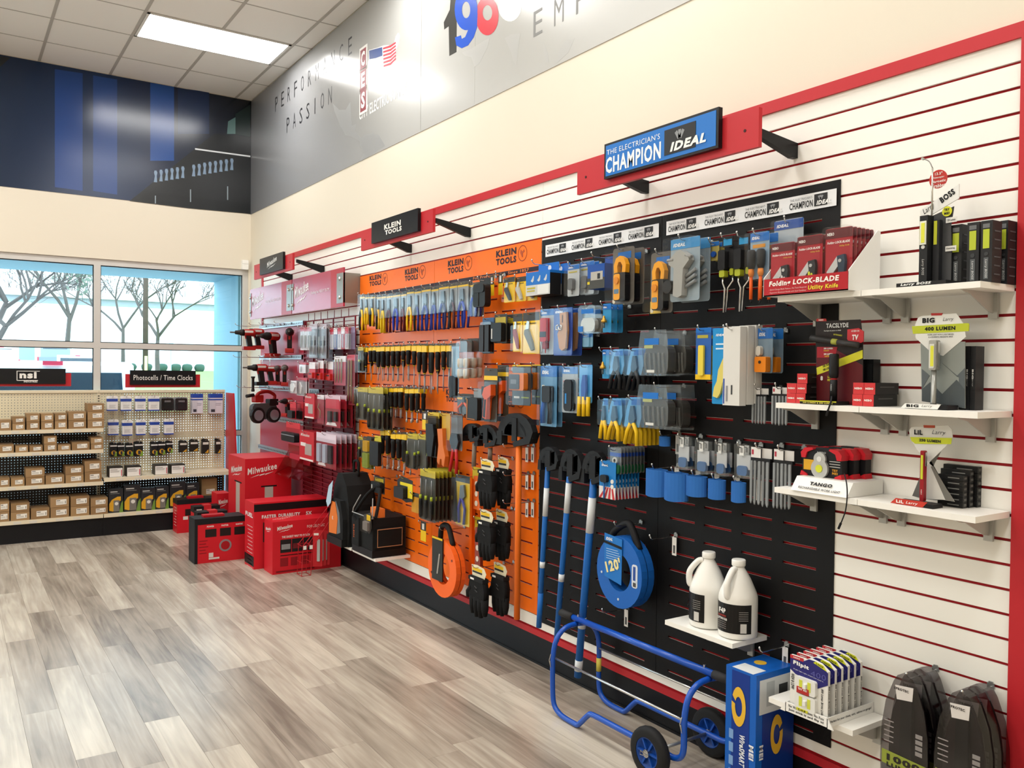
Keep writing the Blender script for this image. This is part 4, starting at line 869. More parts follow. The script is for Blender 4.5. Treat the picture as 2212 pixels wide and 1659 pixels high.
for i, (a, b, s) in enumerate(((-5.400, -6.328, 'next to the orange sheet'), (-6.331, -7.25, 'next to the white slatwall'))):
    slotted('black_panel', 'black slotted display sheet %s' % s, a, b, .24, 2.325, BKP, 4, .152, .075, [(2.2, 2.4)])
KB = P('#2a1a26', .5)
def klein_band(t, y0, za, zb, words, ems, black):
    "logo band printed on an orange sheet; words and emblems in picture points of K6/K7"
    for (Kf, b) in words:
        yc, zt, w, h = rbox(Kf, *b, .032); x = y0-yc
        text(t, 'KLEIN', x, zt-h*.25, w, h*.42, KB, y=-.0052, bold=.05); text(t, 'TOOLS', x, zt-h*.76, w, h*.42, KB, y=-.0052, bold=.05)
    for (Kf, b) in ems:
        yc, zt, w, h = rbox(Kf, *b, .032); x = y0-yc; r = min(w, h)/2
        o = MB()
        n = 20
        for i in range(n):
            a0, a1 = 2*math.pi*i/n, 2*math.pi*(i+1)/n
            o.face([(x+r*math.cos(a0), -.005, zt-h/2+r*math.sin(a0)), (x+r*math.cos(a1), -.005, zt-h/2+r*math.sin(a1)), (x+r*.9*math.cos(a1), -.005, zt-h/2+r*.9*math.sin(a1)), (x+r*.9*math.cos(a0), -.005, zt-h/2+r*.9*math.sin(a0))])
        q = o.build('emblem_ring', '#8a3a1c', t)
        MB().prism([(x-.005, zt-h*.5-r*.5), (x+.005, zt-h*.5-r*.5), (x+.004, zt-h*.5), (x+r*.5, zt-h*.5+r*.2), (x+r*.3, zt-h*.5+r*.45), (x, zt-h*.5+r*.2), (x-r*.4, zt-h*.5+r*.5), (x-r*.5, zt-h*.5+r*.1)], -.0052, -.0042).build('emblem_figure', '#b04c1e', q)
    for (z0, z1, x0, x1) in black: MB().box(x0, x1, -.0048, -.004, z0, z1).build('black_stripe', KB, t)
y0a, y0b = -2.962, -4.179
klein_band(OS[0], y0a, 0, 0, [(K6, (180, 355, 302, 475)), (K6, (552, 285, 690, 420))], [(K6, (312, 335, 368, 470)), (K6, (700, 255, 770, 400))], [(2.165, 2.19, 0, 1.214)])
klein_band(OS[1], y0b, 0, 0, [(K6, (1005, 190, 1168, 342)), (K6, (1512, 80, 1725, 248)), (K7, (985, 195, 1110, 338)), (K7, (1590, 265, 1708, 388))], [(K6, (1178, 155, 1258, 315)), (K6, (1740, 45, 1840, 215)), (K7, (1725, 255, 1815, 400))], [(2.165, 2.19, 0, 1.213), (1.315, 1.345, 0, 1.213)])
klein_band(OS[0], y0a, 0, 0, [], [], [(1.315, 1.345, .95, 1.214)])
text(OS[1], 'For Professionals... Since 1857', .8, 2.178, .6, .016, '#f28a3a', y=-.0054, bold=.01); text(OS[1], 'For Professionals... Since 1857', .30, 1.330, .5, .016, '#f28a3a', y=-.0054, bold=.01)
# ---- products of the orange wall
YEL = '#f0c419'; DKC = '#2b2a28'; NAVY = '#22318e'; JAW = P('#6d7276', .3, .8)
def B_pliers(c1, c2=None, jaw='b', frac=.62, card='#3a3833'):
    c2 = c2 or c1
    jp = {'b': [(-.16, -.16), (.16, -.16), (.2, -.36), (.1, -.46), (-.1, -.46), (-.2, -.36)], 'n': [(-.05, -.14), (.05, -.14), (.16, -.38), (.1, -.46), (-.1, -.46), (-.16, -.38)]}[jaw]
    def f(r, w, h):
        draw(r, w, h, [('rb', 'card', -.5, .5, -frac, 0, .006, 0, .002, '#9aa0a4'), ('box', 'header', -.5, .5, -.07, -.002, -.0011, 0, card), ('box', 'yellow_band', -.5, .5, -.11, -.07, -.0011, 0, YEL),
          ('pl', 'jaws', jp, -.012, -.003, JAW), ('cy', '>pivot', 0, -.40, .009, -.014, -.012, '#3a3d40'),
          ('tu', 'handle', [(-.07, -.43), (-.26, -.58), (-.30, -.78), (-.22, -.98)], .0085, -.009, c1), ('tu', 'handle', [(.07, -.43), (.26, -.58), (.30, -.78), (.22, -.98)], .0085, -.009, c2),
          ('rb', 'shell', -.49, .49, -frac, -.005, .006, -.020, -.0015, CLEAR)])
    return f
row1 = [(85,135,565,950,'yellow and black','#1b1b1a',YEL,'n'),(140,188,575,890,'yellow',YEL,YEL,'n'),(193,245,570,908,'black and yellow','#1b1b1a',YEL,'n'),(265,308,570,940,'yellow and black','#1b1b1a','#e8b31a','b'),(312,360,560,978,'long yellow','#e3c21c','#e3c21c','b'),
 (366,432,555,972,'dark red','#5a1a22','#5a1a22','b'),(434,512,545,950,'bright blue','#2b3fb4','#2b3fb4','b'),(520,575,535,965,'dark red','#5a1a22','#5a1a22','b'),(580,655,510,955,'yellow',YEL,YEL,'b'),(660,728,505,958,'black and blue','#1d1d20','#27307c','b'),
 (735,830,485,955,'navy blue',NAVY,NAVY,'b'),(840,912,480,948,'navy blue',NAVY,NAVY,'n'),(918,1022,455,942,'navy blue',NAVY,'#2b2f5c','b'),(1030,1110,445,928,'black and red','#221f22','#4a2026','n'),(1116,1226,430,925,'bright blue','#27389e','#27389e','b')]
for i, (a, b, y0, y1, nm, c1, c2, jw) in enumerate(row1):
    hang(K6, (a, y0, b, y1), .155, B_pliers(c1, c2, jw), 'pliers_pack', '%s handled pliers pack, %s from left, orange top row' % (nm, ORD[i]), 'pliers', 2, .028, group='pliers packs in the orange top row', short='%s handled pliers, %s in orange top row' % (nm, ORD[i]))
hang(K6, (1250, 440, 1345, 805), .16, B_pliers('#2c4ab0', '#2c4ab0', 'b', .98), 'pliers_pack', 'large clear pack of blue handled pliers beside the black pouch', 'pliers', 2, .03)
def B_pouch(r, w, h):
    draw(r, w, h, [('rb', 'header_card', -.45, .45, -.3, 0, .004, .01, .012, '#2b2a28'), ('rb', 'pouch', -.5, .5, -1, -.22, .02, -.03, .01, '#141414'), ('rb', 'flap', -.44, .44, -.5, -.2, .015, -.036, -.03, '#1d1d1e'), ('tu', 'seam', [(-.05, -.45), (-.02, -.97)], .003, -.031, '#2e2e2e')])
hang(K6, (1325, 400, 1450, 700), .17, B_pouch, 'tool_pouch', 'black leather tool pouch in the orange top row', 'pouch', 1)
def B_tagcard(r, w, h): draw(r, w, h, [('box', 'card', -.5, .5, -1, 0, 0, .002, YEL), ('box', 'header', -.5, .5, -.45, 0, -.0012, 0, '#33312c'), ('box', 'barcode', -.2, .2, -.4, -.1, -.002, 0, '#e8e6df')])
hang(K6, (1455, 365, 1498, 580), .06, B_tagcard, 'hang_card', 'narrow yellow and black hang card beside the black pouch', 'card', 1)
hang(K6, (1545, 345, 1590, 570), .06, B_tagcard, 'hang_card', 'narrow yellow and black hang card left of the knife packs', 'card', 1)
def B_knife(col, hc='#3a3833', big=False, handle='#3a3f46'):
    return lambda r, w, h: draw(r, w, h, [('rb', 'card', -.5, .5, -1, 0, .006, 0, .002, col), ('box', 'header', -.5, .5, -.2, -.002, -.0011, 0, hc), ('box', 'print', -.4, .3, -.28, -.25, -.0011, 0, '#6b5a20'),
      ('pl', 'knife_handle', [(-.3, -.42), (-.1, -.40), (.16, -.7), (.26, -.9), (.12, -.93), (-.08, -.74), (-.32, -.52)], -.014, -.002, handle), ('pl', 'blade', [(-.3, -.42), (-.1, -.40), (-.05, -.22), (-.2, -.2)], -.008, -.002, P('#b9bcbe', .3, .7)), ('rb', 'shell', -.46, .46, -.98, -.3, .008, -.02, -.0015, CLEAR)])
hang(K6, (1605, 385, 1718, 650), .14, B_knife(YEL), 'knife_pack', 'yellow pocket knife pack, first of three in the orange top row', 'knife', 1)
hang(K6, (1724, 380, 1835, 640), .13, B_knife(YEL, handle='#b9b9b4'), 'knife_pack', 'yellow pocket knife pack, second of three in the orange top row', 'knife', 1)
hang(K6, (1842, 360, 1955, 630), .12, B_knife(YEL, handle='#9b8d7a'), 'knife_pack', 'yellow pocket knife pack behind the blue boxed lights', 'knife', 1)
# second row, right part
hang(K6, (1378, 812, 1498, 1190), .16, B_clam('#2c2523', '#3a5f8a', .2, [('rb', 'drill_case', -.42, -.04, -.95, -.2, .006, -.03, -.002, '#241a18'), ('rb', 'drill_case', .06, .42, -.95, -.2, .006, -.03, -.002, '#1e1716')], body=SMOKE), 'case_pack', 'dark brown long case pack below the pliers row', 'pack', 1)
def B_meter(r, w, h): draw(r, w, h, [('rb', 'card', -.5, .5, -1, 0, .006, 0, .002, '#33312c'), ('box', 'yellow_print', -.4, .4, -.34, -.1, -.0011, 0, '#b8a326'), ('rb', 'pouch', -.44, .40, -.95, -.3, .012, -.03, -.002, '#131313'), ('box', 'print', -.38, -.30, -.85, -.5, -.031, -.03, '#cfcdc6')])
hang(K6, (1502, 775, 1635, 1080), .16, B_meter, 'pouch_pack', 'black pouch on a dark and yellow card, second orange row', 'pack', 2, .05)
hang(K6, (1640, 790, 1718, 1060), .12, B_meter, 'pouch_pack', 'narrow black pouch pack between pouch and knife cards', 'pack', 1)
hang(K6, (1700, 770, 1798, 1170), .15, B_knife(YEL, handle='#8a2418'), 'knife_pack', 'yellow knife pack with red handle in the second orange row', 'knife', 1)
hang(K6, (1805, 755, 1978, 1192), .16, B_knife(YEL, handle='#6a6b60'), 'knife_pack', 'large yellow folding knife pack beside the black sheet', 'knife', 2, .03)
# screwdrivers with yellow cards
GRIP = P('#0f1011', .55)
def B_driver(hl, L=1.0, gr=.017, tip='#8e9092', kind='s', tagc=YEL):
    "card at the top, cushioned grip, shaft hanging down; hl = grip fraction"
    def f(r, w, h):
        g = min(gr, w*.46)
        it = [('box', 'hang_card', -.45, .45, -.16, 0, .006, .008, '#35332c'), ('box', 'yellow_card', -.48, .48, -.17, -.045, -.004, .005, tagc),
          ('la', 'grip', 0, [(g*.55, -.17), (g*.95, -.19), (g, -.26), (g*.82, -.32), (g*.9, -.17-hl*.8), (g*.7, -.17-hl*.95), (g*.4, -.17-hl)], .0, GRIP),
          ('la', 'collar', 0, [(g*.5, -.17-hl), (g*.45, -.19-hl)], .0, '#b8a326'), ('la', 'shaft', 0, [(.0032, -.19-hl), (.0032, -.96), (.0022, -1)], .0, P(tip, .3, .8))]
        if kind == 'n': it.append(('la', 'socket', 0, [(.0045, -.9), (.0075, -.92), (.0075, -1), (.005, -1.005)], .0, P('#a9abab', .3, .8)))
        draw(r, w, h, it)
    return f
sd = [(128,168,1110,1480,.40),(178,214,1110,1400,.42),(220,256,1105,1410,.40),(258,302,1105,1475,.45),(302,348,1100,1480,.44),(358,402,1100,1480,.42),(412,452,1098,1480,.42),(456,512,1095,1490,.42),(520,562,1095,1480,.25),(566,622,1090,1470,.40),(632,682,1088,1530,.34),(684,736,1085,1600,.42),(738,792,1085,1612,.42),(815,872,1085,1618,.42),(874,932,1085,1590,.38),(940,992,1085,1560,.36),(998,1046,1085,1560,.36)]
for i, (a, b, y0, y1, hl) in enumerate(sd):
    hang(K6, (a, y0, b, y1), .16, B_driver(hl), 'screwdriver', 'black grip screwdriver with yellow card, %s from left, second orange row' % ORD[i], 'screwdriver', 2, .045, group='screwdrivers in the second orange row', short='black grip screwdriver, %s in second orange row' % ORD[i])
def B_dset(n, tint=None, foot=None):
    def f(r, w, h):
        it = [('rb', 'card', -.5, .5, -.99, 0, .006, 0, .002, '#4a483f'), ('box', 'header', -.5, .5, -.14, 0, -.0011, 0, '#c9b42a')]
        for k in range(n):
            x = -.36+.72*(k/(n-1) if n > 1 else .5)
            it += [('la', 'driver_shaft', x, [(.003, -.18), (.003, -.5)], -.012, P('#8e9092', .3, .8)), ('la', 'driver_collar', x, [(.008, -.5), (.009, -.58)], -.012, '#a7b52e'), ('la', 'driver_grip', x, [(.009, -.58), (.012, -.64), (.011, -.9), (.008, -.95)], -.012, GRIP)]
        it.append(('rb', 'shell', -.5, .5, -1, -.04, .006, -.028, -.0015, CLEAR)); draw(r, w, h, it)
    return f
hang(K6, (65, 1120, 122, 1390), .18, B_dset(1), 'driver_set', 'narrow clear driver pack at the start of the second orange row', 'pack', 2, .03)
hang(K6, (1050, 1080, 1128, 1655), .18, B_clam('#7fa4bd', '#2b2a28', .06, [('rb', 'long_grip', -.4, -.05, -1, -.6, .01, -.02, -.002, '#141415'), ('rb', 'long_grip', .05, .4, -1, -.62, .01, -.02, -.002, '#141415'), ('tu', 'pull_rod', [(-.2, -.1), (-.2, -.6)], .005, -.01, '#b9c4ca')], body=CLEAR), 'crimper_pack', 'long pale blue clear pack with black grips, second orange row', 'pack', 1)
def B_cups(r, w, h):
    draw(r, w, h, [('rb', 'header', -.5, .5, -.34, 0, .004, 0, .002, '#4a463f'), ('rb', 'bag', -.5, .5, -1, -.05, .02, -.03, .004, BAGP)])
    for k in range(4): MB().lathe([(.016, -.05), (.021, -.03), (.021, 0), (.015, .008)], (w*(-.26+.5*(k % 2)), -.014, -h*(.55+.28*(k//2))), 10, 'z').build('cup', P('#c9c2b4', .3), r, True)
for i, (a, b, y0, y1, d) in enumerate(((1140, 1262, 1040, 1430, .17), (1245, 1330, 1035, 1425, .12), (1310, 1385, 1035, 1420, .08))):
    hang(K6, (a, y0, b, y1), d, B_cups, 'fitting_bag', 'clear bag of pale plastic cups, %s of three on its hook' % ORD[i], 'bag', 1, hk=i == 0)
# testers on the third row
def B_gun(r, w, h): draw(r, w, h, [('rb', 'card', -.5, .5, -1, 0, .008, 0, .002, '#3f3b30'), ('box', 'yellow_band', -.5, .5, -.22, -.14, -.0011, 0, YEL), ('pl', 'meter_body', [(-.1, -.36), (.4, -.30), (.42, -.5), (.15, -.56), (.05, -.95), (-.22, -.92), (-.1, -.55), (-.25, -.5)], -.035, -.003, '#d8541c'), ('rb', '>lens_cap', -.36, -.1, -.5, -.34, .006, -.03, -.005, '#26231f'), ('pl', '>grip_pad', [(-.06, -.58), (.06, -.58), (.0, -.92), (-.16, -.9)], -.037, -.035, '#1c1a19'), ('rb', 'shell', -.48, .48, -.99, -.25, .01, -.045, -.0015, CLEAR)])
hang(K6, (1392, 1345, 1532, 2050), .18, lambda r, w, h: B_gun(r, w, h*.8), 'thermometer_pack', 'orange infrared thermometer pack on a black and yellow card', 'pack', 1)
hang(K6, (1535, 1310, 1650, 1850), .13, B_gun, 'thermometer_pack', 'second orange thermometer pack behind the first one', 'pack', 1)
def B_orange(r, w, h): draw(r, w, h, [('rb', 'card', -.5, .5, -1, 0, .008, 0, .002, '#2e2d2a'), ('box', 'yellow_top', -.5, .5, -.03, 0, -.0012, .003, YEL), ('rb', 'level_case', -.42, .36, -.63, -.2, .012, -.03, -.002, '#d8711f'), ('rb', '>level_face', -.40, .14, -.6, -.23, .008, -.034, -.03, '#4a5058'), ('box', '>screen', -.3, .02, -.47, -.36, -.0355, -.034, '#767c84'), ('box', 'print', -.4, -.1, -.83, -.78, -.0011, 0, '#cfcdc6'), ('box', 'green_print', .0, .4, -.82, -.79, -.0011, 0, '#9aa52e'), ('rb', 'shell', -.48, .48, -.99, -.05, .01, -.045, -.0015, CLEAR)])
hang(K6, (1692, 1310, 1888, 1735), .2, B_orange, 'level_pack', 'orange square digital level pack, front of two', 'pack', 1)
hang(K6, (1895, 1305, 1990, 1725), .12, B_orange, 'level_pack', 'orange square digital level pack half hidden beside black sheet', 'pack', 1)
# third row left
hang(K7, (22, 175, 62, 360), .2, B_pliers('#7a3a20', '#1b1b1a', 'n', .9), 'pliers_pack', 'small brown pliers pack at the start of the third orange row', 'pliers', 1)
hang(K7, (62, 180, 168, 525), .2, B_dset(2), 'driver_set', 'clear two driver set pack, start of third orange row', 'pack', 2, .035)
hang(K7, (172, 180, 330, 632), .2, B_dset(3), 'driver_set', 'clear three driver set pack in the third orange row', 'pack', 3, .035)
sd3 = [(312,350,175,485,.5,'s'),(352,388,175,490,.5,'s'),(392,436,175,490,.5,'s'),(440,484,172,505,.5,'s'),(486,540,170,510,.5,'s'),(560,602,180,545,.5,'n'),(604,658,178,552,.5,'n'),(662,720,178,552,.5,'n')]
for i, (a, b, y0, y1, hl, kd) in enumerate(sd3):
    hang(K7, (a, y0, b, y1), .15, B_driver(hl, kind=kd), 'nut_driver', 'black grip nut driver with yellow card, %s from left, third row' % ORD[i], 'nut driver', 2, .045, group='nut drivers in the third orange row', short='black grip nut driver, %s in third orange row' % ORD[i])
def B_snips(r, w, h): draw(r, w, h, [('rb', 'card', -.5, .5, -1, 0, .006, 0, .002, '#37322a'), ('box', 'yellow_band', -.5, .1, -.28, -.18, -.0011, 0, '#d8a528'), ('tu', 'handle', [(-.05, -.45), (-.35, -.7), (-.3, -.97)], .007, -.012, '#d2542a'), ('tu', 'handle', [(.05, -.45), (.3, -.7), (.25, -.97)], .007, -.012, '#d2542a'), ('pl', 'jaws', [(-.08, -.45), (.08, -.45), (.04, -.15), (-.04, -.15)], -.014, -.004, '#2a2a2b'), ('rb', 'shell', -.48, .48, -.98, -.1, .01, -.028, -.0015, CLEAR)])
hang(K7, (1112, 250, 1280, 462), .2, B_snips, 'snips_pack', 'black and orange snips pack under the pale cup bags', 'pack', 2, .03)
hang(K7, (1268, 195, 1385, 525), .2, lambda r, w, h: draw(r, w, h, [('rb', 'header_card', -.4, .4, -.3, 0, .004, .002, .004, '#8a8f90'), ('rb', 'holster', -.5, .5, -1, -.28, .015, -.04, .01, '#1c1b1a'), ('tu', 'orange_piping', [(-.4, -.34), (-.42, -.95), (.3, -.97)], .003, -.041, '#b9794a')]), 'holster', 'grey and black padded holster hung beside the conduit benders', 'holster', 1)
# fourth row
hang(K7, (742, 435, 800, 625), .14, B_tagcard, 'hang_card', 'yellow black hang card behind the long black tool pack', 'card', 1)
hang(K7, (802, 445, 920, 918), .17, B_clam('#2c2a27', '#d8b72a', .12, [('pl', 'black_tool', [(-.36, -.25), (.3, -.25), (.4, -.5), (.2, -.97), (-.2, -.97), (-.3, -.5)], -.03, -.002, '#121212')], body=SMOKE), 'cutter_pack', 'long black cable cutter pack with yellow header', 'pack', 2, .03)
hang(K7, (938, 455, 1035, 1010), .16, lambda r, w, h: draw(r, w, h, [('rb', 'card', -.4, .5, -.5, 0, .006, 0, .002, '#caa02a'), ('pl', 'fish_rod_holder', [(-.45, -.3), (.1, -.28), (.2, -.6), (.45, -.8), (.3, -1), (.1, -.97), (.05, -.86), (-.1, -.86), (-.2, -.98), (-.45, -.92), (-.3, -.6)], -.03, -.003, '#d8722e')]), 'conduit_reamer', 'flat orange plastic tool hung beside the red handled cutter', 'tool', 1)
hang(K7, (1045, 470, 1165, 1085), .2, lambda r, w, h: draw(r, w, h, [('rb', 'card', -.5, .5, -.6, 0, .01, 0, .002, '#5c5654'), ('pl', 'cutter_head', [(-.25, -.32), (.25, -.32), (.4, -.45), (.15, -.6), (-.15, -.6), (-.4, -.45)], -.02, -.003, '#222224'), ('tu', 'handle', [(-.12, -.58), (-.25, -.75), (-.42, -.98)], .011, -.012, '#c01f22'), ('tu', 'handle', [(.12, -.58), (.18, -.8), (.15, -1)], .011, -.012, '#c01f22'), ('rb', 'shell', -.5, .5, -.62, -.01, .015, -.035, -.0015, CLEAR)]), 'cable_cutter', 'cable cutter with long red handles in clear pack', 'cutter', 1)
hang(K7, (70, 700, 118, 920), .2, B_dset(1), 'driver_set', 'narrow yellow driver pack above the backpack, first', 'pack', 1)
hang(K7, (122, 700, 205, 1040), .2, B_clam('#6b6a3a', '#3a3833', .12, [('rb', 'tool_handle', -.3, .3, -.45, -.12, .008, -.02, -.002, '#d8a528'), ('rb', 'tool_case', -.35, .35, -.95, -.5, .008, -.02, -.002, '#8f9c3a')]), 'tool_pack', 'yellow and green tool pack above the backpack', 'pack', 2, .03)
hang(K7, (222, 690, 322, 1080), .19, lambda r, w, h: draw(r, w, h, [('pl', 'yellow_card', [(-.4, -.25), (-.3, 0), (.3, 0), (.4, -.25)], 0, .002, '#d8c72e'), ('rb', 'tool_body', -.45, .45, -.8, -.15, .01, -.03, -.002, '#161616'), ('la', 'shaft', -.1, [(.004, -.8), (.004, -1)], -.015, CHROME)]), 'tester', 'black tester with yellow hang card above the backpack', 'tool', 1)
sd4 = [(302,348,612,1035,.46,'n'),(352,400,612,1040,.46,'n'),(412,462,655,1050,.52,'n'),(465,520,655,1055,.52,'n'),(522,578,655,1105,.52,'n')]
for i, (a, b, y0, y1, hl, kd) in enumerate(sd4):
    hang(K7, (a, y0, b, y1), .16, B_driver(hl, kind=kd, gr=.019), 'nut_driver', 'large black grip nut driver, %s from the left, fourth orange row' % ORD[i], 'nut driver', 2, .05, group='nut drivers in the fourth orange row')
hang(K7, (585, 672, 695, 1042), .17, B_dset(2), 'driver_set', 'clear driver set pack, first of two in the fourth orange row', 'pack', 2, .04)
hang(K7, (700, 682, 838, 1042), .17, B_dset(2), 'driver_set', 'clear driver set pack, second of two in the fourth orange row', 'pack', 2, .04)
# fifth row
hang(K7, (235, 1120, 345, 1295), .17, B_meter, 'pouch_pack', 'small yellow and black tester pack behind the tool tote', 'pack', 1)
def B_tape(r, w, h): draw(r, w, h, [('pl', 'card', [(-.5, -.2), (-.2, 0), (.5, -.1), (.5, -.9), (.1, -1), (-.45, -.85)], 0, .002, '#232220'), ('box', 'yellow_band', -.3, .5, -.36, -.24, -.0011, 0, '#e8d21c'), ('box', 'yellow_side', .2, .5, -.8, -.36, -.0011, 0, '#e8d21c'), ('rb', 'black_tool', -.46, .16, -.86, -.42, .012, -.03, -.001, '#1a1a1a')])
hang(K7, (478, 1120, 640, 1390), .22, B_tape, 'tape_pack', 'black tool on a yellow and black card beside clear driver packs', 'pack', 1)
hang(K7, (630, 1290, 705, 1500), .21, lambda r, w, h: draw(r, w, h, [('rb', 'card', -.5, .5, -1, 0, .006, 0, .002, '#d89a1e'), ('box', 'header', -.5, .5, -.2, 0, -.0011, 0, '#2b2a28'), ('rb', 'shell', -.45, .45, -.97, -.2, .006, -.02, -.0012, CLEAR)]), 'tool_pack', 'amber tool pack beside the clear driver packs', 'pack', 1)
big = B_dset(3)
hang(K7, (720, 1050, 880, 1590), .24, big, 'driver_set', 'large clear three driver set pack, front of a long row', 'pack', 7, .028)
hang(K7, (1095, 1105, 1242, 1635), .17, lambda r, w, h: (draw(r, w, h, [('rb', 'card', -.5, .5, -1, 0, .006, 0, .002, '#d8b62a'), ('box', 'header', -.5, .5, -.14, 0, -.0011, 0, '#2b2a28'), ('pl', 'jaws', [(-.05, -.2), (.2, -.18), (.3, -.4), (.1, -.48), (-.1, -.46)], -.015, -.003, JAW), ('tu', 'handle', [(-.02, -.46), (-.16, -.65), (-.12, -.95)], .009, -.012, '#3b3a8c'), ('tu', 'handle', [(.08, -.46), (.28, -.65), (.22, -.96)], .009, -.012, '#3b3a8c'), ('la', 'driver', -.38, [(.004, -.15), (.008, -.5), (.011, -.6), (.011, -.95)], -.012, GRIP), ('rb', 'shell', -.5, .5, -1, -.05, .01, -.03, -.0015, CLEAR)])), 'pliers_pack', 'blue pliers and driver combination pack beside the level', 'pliers', 1)
hang(K8, (300, 640, 350, 825), .12, B_tagcard, 'hang_card', 'yellow black hang card below the clear driver packs', 'card', 1)
# fish tape in orange case
yc, zt, w, hh = rbox(K8, 398, 690, 665, 1320, .17)
t = thing('fish_tape_reel', 'orange round fish tape reel with black handle and card', 'fish tape', (-.17, yc, zt), RZ); R = w/2; Rz = (hh-.10)/2; cz = -hh+Rz
ring = MB()
def ringmesh(Ro, Ri, cz, y0, y1, n=28, Roz=None, Riz=None):
    m_ = MB(); Roz = Roz or Ro; Riz = Riz or Ri
    for i in range(n):
        a0, a1 = 2*math.pi*i/n, 2*math.pi*(i+1)/n
        o0, o1 = (Ro*math.cos(a0), cz+Roz*math.sin(a0)), (Ro*math.cos(a1), cz+Roz*math.sin(a1)); i0, i1 = (Ri*math.cos(a0), cz+Riz*math.sin(a0)), (Ri*math.cos(a1), cz+Riz*math.sin(a1))
        m_.face([(i0[0], y0, i0[1]), (o0[0], y0, o0[1]), (o1[0], y0, o1[1]), (i1[0], y0, i1[1])]); m_.face([(i1[0], y1, i1[1]), (o1[0], y1, o1[1]), (o0[0], y1, o0[1]), (i0[0], y1, i0[1])])
        m_.face([(o0[0], y0, o0[1]), (o0[0], y1, o0[1]), (o1[0], y1, o1[1]), (o1[0], y0, o1[1])]); m_.face([(i1[0], y0, i1[1]), (i1[0], y1, i1[1]), (i0[0], y1, i0[1]), (i0[0], y0, i0[1])])
    return m_
ORP = P('#fb6c26', .4)
ringmesh(R, R*.55, cz, -.02, .012).build('reel_case', ORP, t); ringmesh(R, R*.55, cz, .018, .045).build('reel_case', ORP, t); ringmesh(R*.97, R*.58, cz, .012, .018).build('dark_gap', BLK, t)
for a in (30, 200): MB().prism(circ(R*.8*math.cos(math.radians(a)), cz+R*.8*math.sin(math.radians(a)), .008, 8), -.022, -.02).build('rivet', '#7a2a10', t)
MB().tube(spline([(-R*.45, .012, cz+R*.9), (-R*.35, .012, -.01), (R*.1, .012, .0), (R*.45, .012, cz+R*.85)], 5), .017, 8).build('handle', P('#1a1a1a', .6), t, True)
q = MB().box(-R*.62, R*.12, -.03, -.022, cz-R*.45, cz+R*1.05).build('card', '#26251f', t); MB().box(-R*.62, R*.12, -.031, -.03, cz+R*.98, cz+R*1.05).build('yellow_edge', YEL, q)
MB().tube([(-R*.2, -.032, cz-R*.2), (-R*.05, -.032, cz+R*.5)], .006, 6).build('picture', '#b9b9b4', q)
hook(yc, zt-.02, .18, 'chrome peg hook holding the orange fish tape reel', .03)
# gloves
def B_gloves(r, w, h):
    G = P('#0f0f10', .85)
    draw(r, w, h, [('pl', 'card', [(-.35, -.24), (-.4, -.02), (-.1, 0), (.3, -.03), (.42, -.12), (.3, -.26)], -.004, -.002, '#e8dfc0'), ('box', 'yellow_print', -.34, .2, -.12, -.06, -.005, -.004, YEL), ('box', 'black_print', -.34, .2, -.16, -.125, -.005, -.004, '#2b2a28')])
    m_ = MB()
    m_.prism([(-.42*w, -.66*h), (-.46*w, -.45*h), (-.36*w, -.22*h), (.3*w, -.22*h), (.42*w, -.45*h), (.4*w, -.68*h)], -.018, .018)
    for k in range(4):
        x = (-.33+.22*k)*w; m_.tube([(x, 0, -.62*h), (x*1.02, 0, -.8*h), (x*1.0, 0, -(.96, 1.0, .99, .93)[k]*h)], [.12*w, .115*w, .07*w], 8)
    m_.tube([(-.34*w, 0, -.45*h), (-.56*w, -.004, -.58*h), (-.6*w, -.004, -.68*h)], [.12*w, .1*w, .06*w], 8)
    b = m_.build('glove', G, r, True)
    MB().box(-.44*w, .36*w, -.021, .02, -.30*h, -.23*h).build('cuff', P('#1b1b1c', .8), b); MB().box(-.32*w, -.12*w, -.0225, -.021, -.285*h, -.25*h).build('white_tab', WHT, b)
    MB().tube([(-.1*w, -.019, -.40*h), (.02*w, -.019, -.43*h), (-.08*w, -.019, -.47*h), (.05*w, -.019, -.5*h)], .0022, 5).build('badge_stitch', '#4a4a4a', b)
gl_ = [(K8, (855, 50, 1010, 525), .2, 'topmost pair of black work gloves, nearer the window'), (K8, (1020, 30, 1150, 520), .12, 'topmost pair of black work gloves, nearer the black sheet'),
 (K8, (850, 530, 1000, 1012), .2, 'middle pair of black work gloves, nearer the window'), (K8, (1000, 530, 1140, 1008), .12, 'middle pair of black work gloves, nearer the black sheet'),
 (K8, (768, 1055, 935, 1545), .2, 'lowest pair of black work gloves, nearer the window'), (K8, (978, 1030, 1130, 1530), .12, 'lowest pair of black work gloves, nearer the black sheet')]
for Kf, b, d, L in gl_: hang(Kf, b, d, B_gloves, 'work_gloves', L, 'gloves', 1, group='black work gloves')
# torpedo levels
def B_level(col): return lambda r, w, h: draw(r, w, h, [('rb', 'card', -.5, .4, -.3, 0, .004, .002, .004, '#d8c42c'), ('rb', 'level_body', -.1, .5, -1, -.2, .006, -.02, .0, col), ('cy', 'vial_ring', .2, -.38, .016, -.023, -.02, '#d9cfc2'), ('cy', 'vial_ring', .2, -.62, .016, -.023, -.02, '#d9cfc2'), ('cy', 'vial_ring', .2, -.85, .016, -.023, -.02, '#d9cfc2')])
hang(K8, (785, 130, 885, 520), .12, B_level('#e0672a'), 'torpedo_level', 'orange torpedo level behind the topmost gloves', 'level', 1)
hang(K8, (805, 600, 890, 1050), .12, B_level('#8f3a2a'), 'torpedo_level', 'rust red torpedo level behind the middle gloves', 'level', 1)
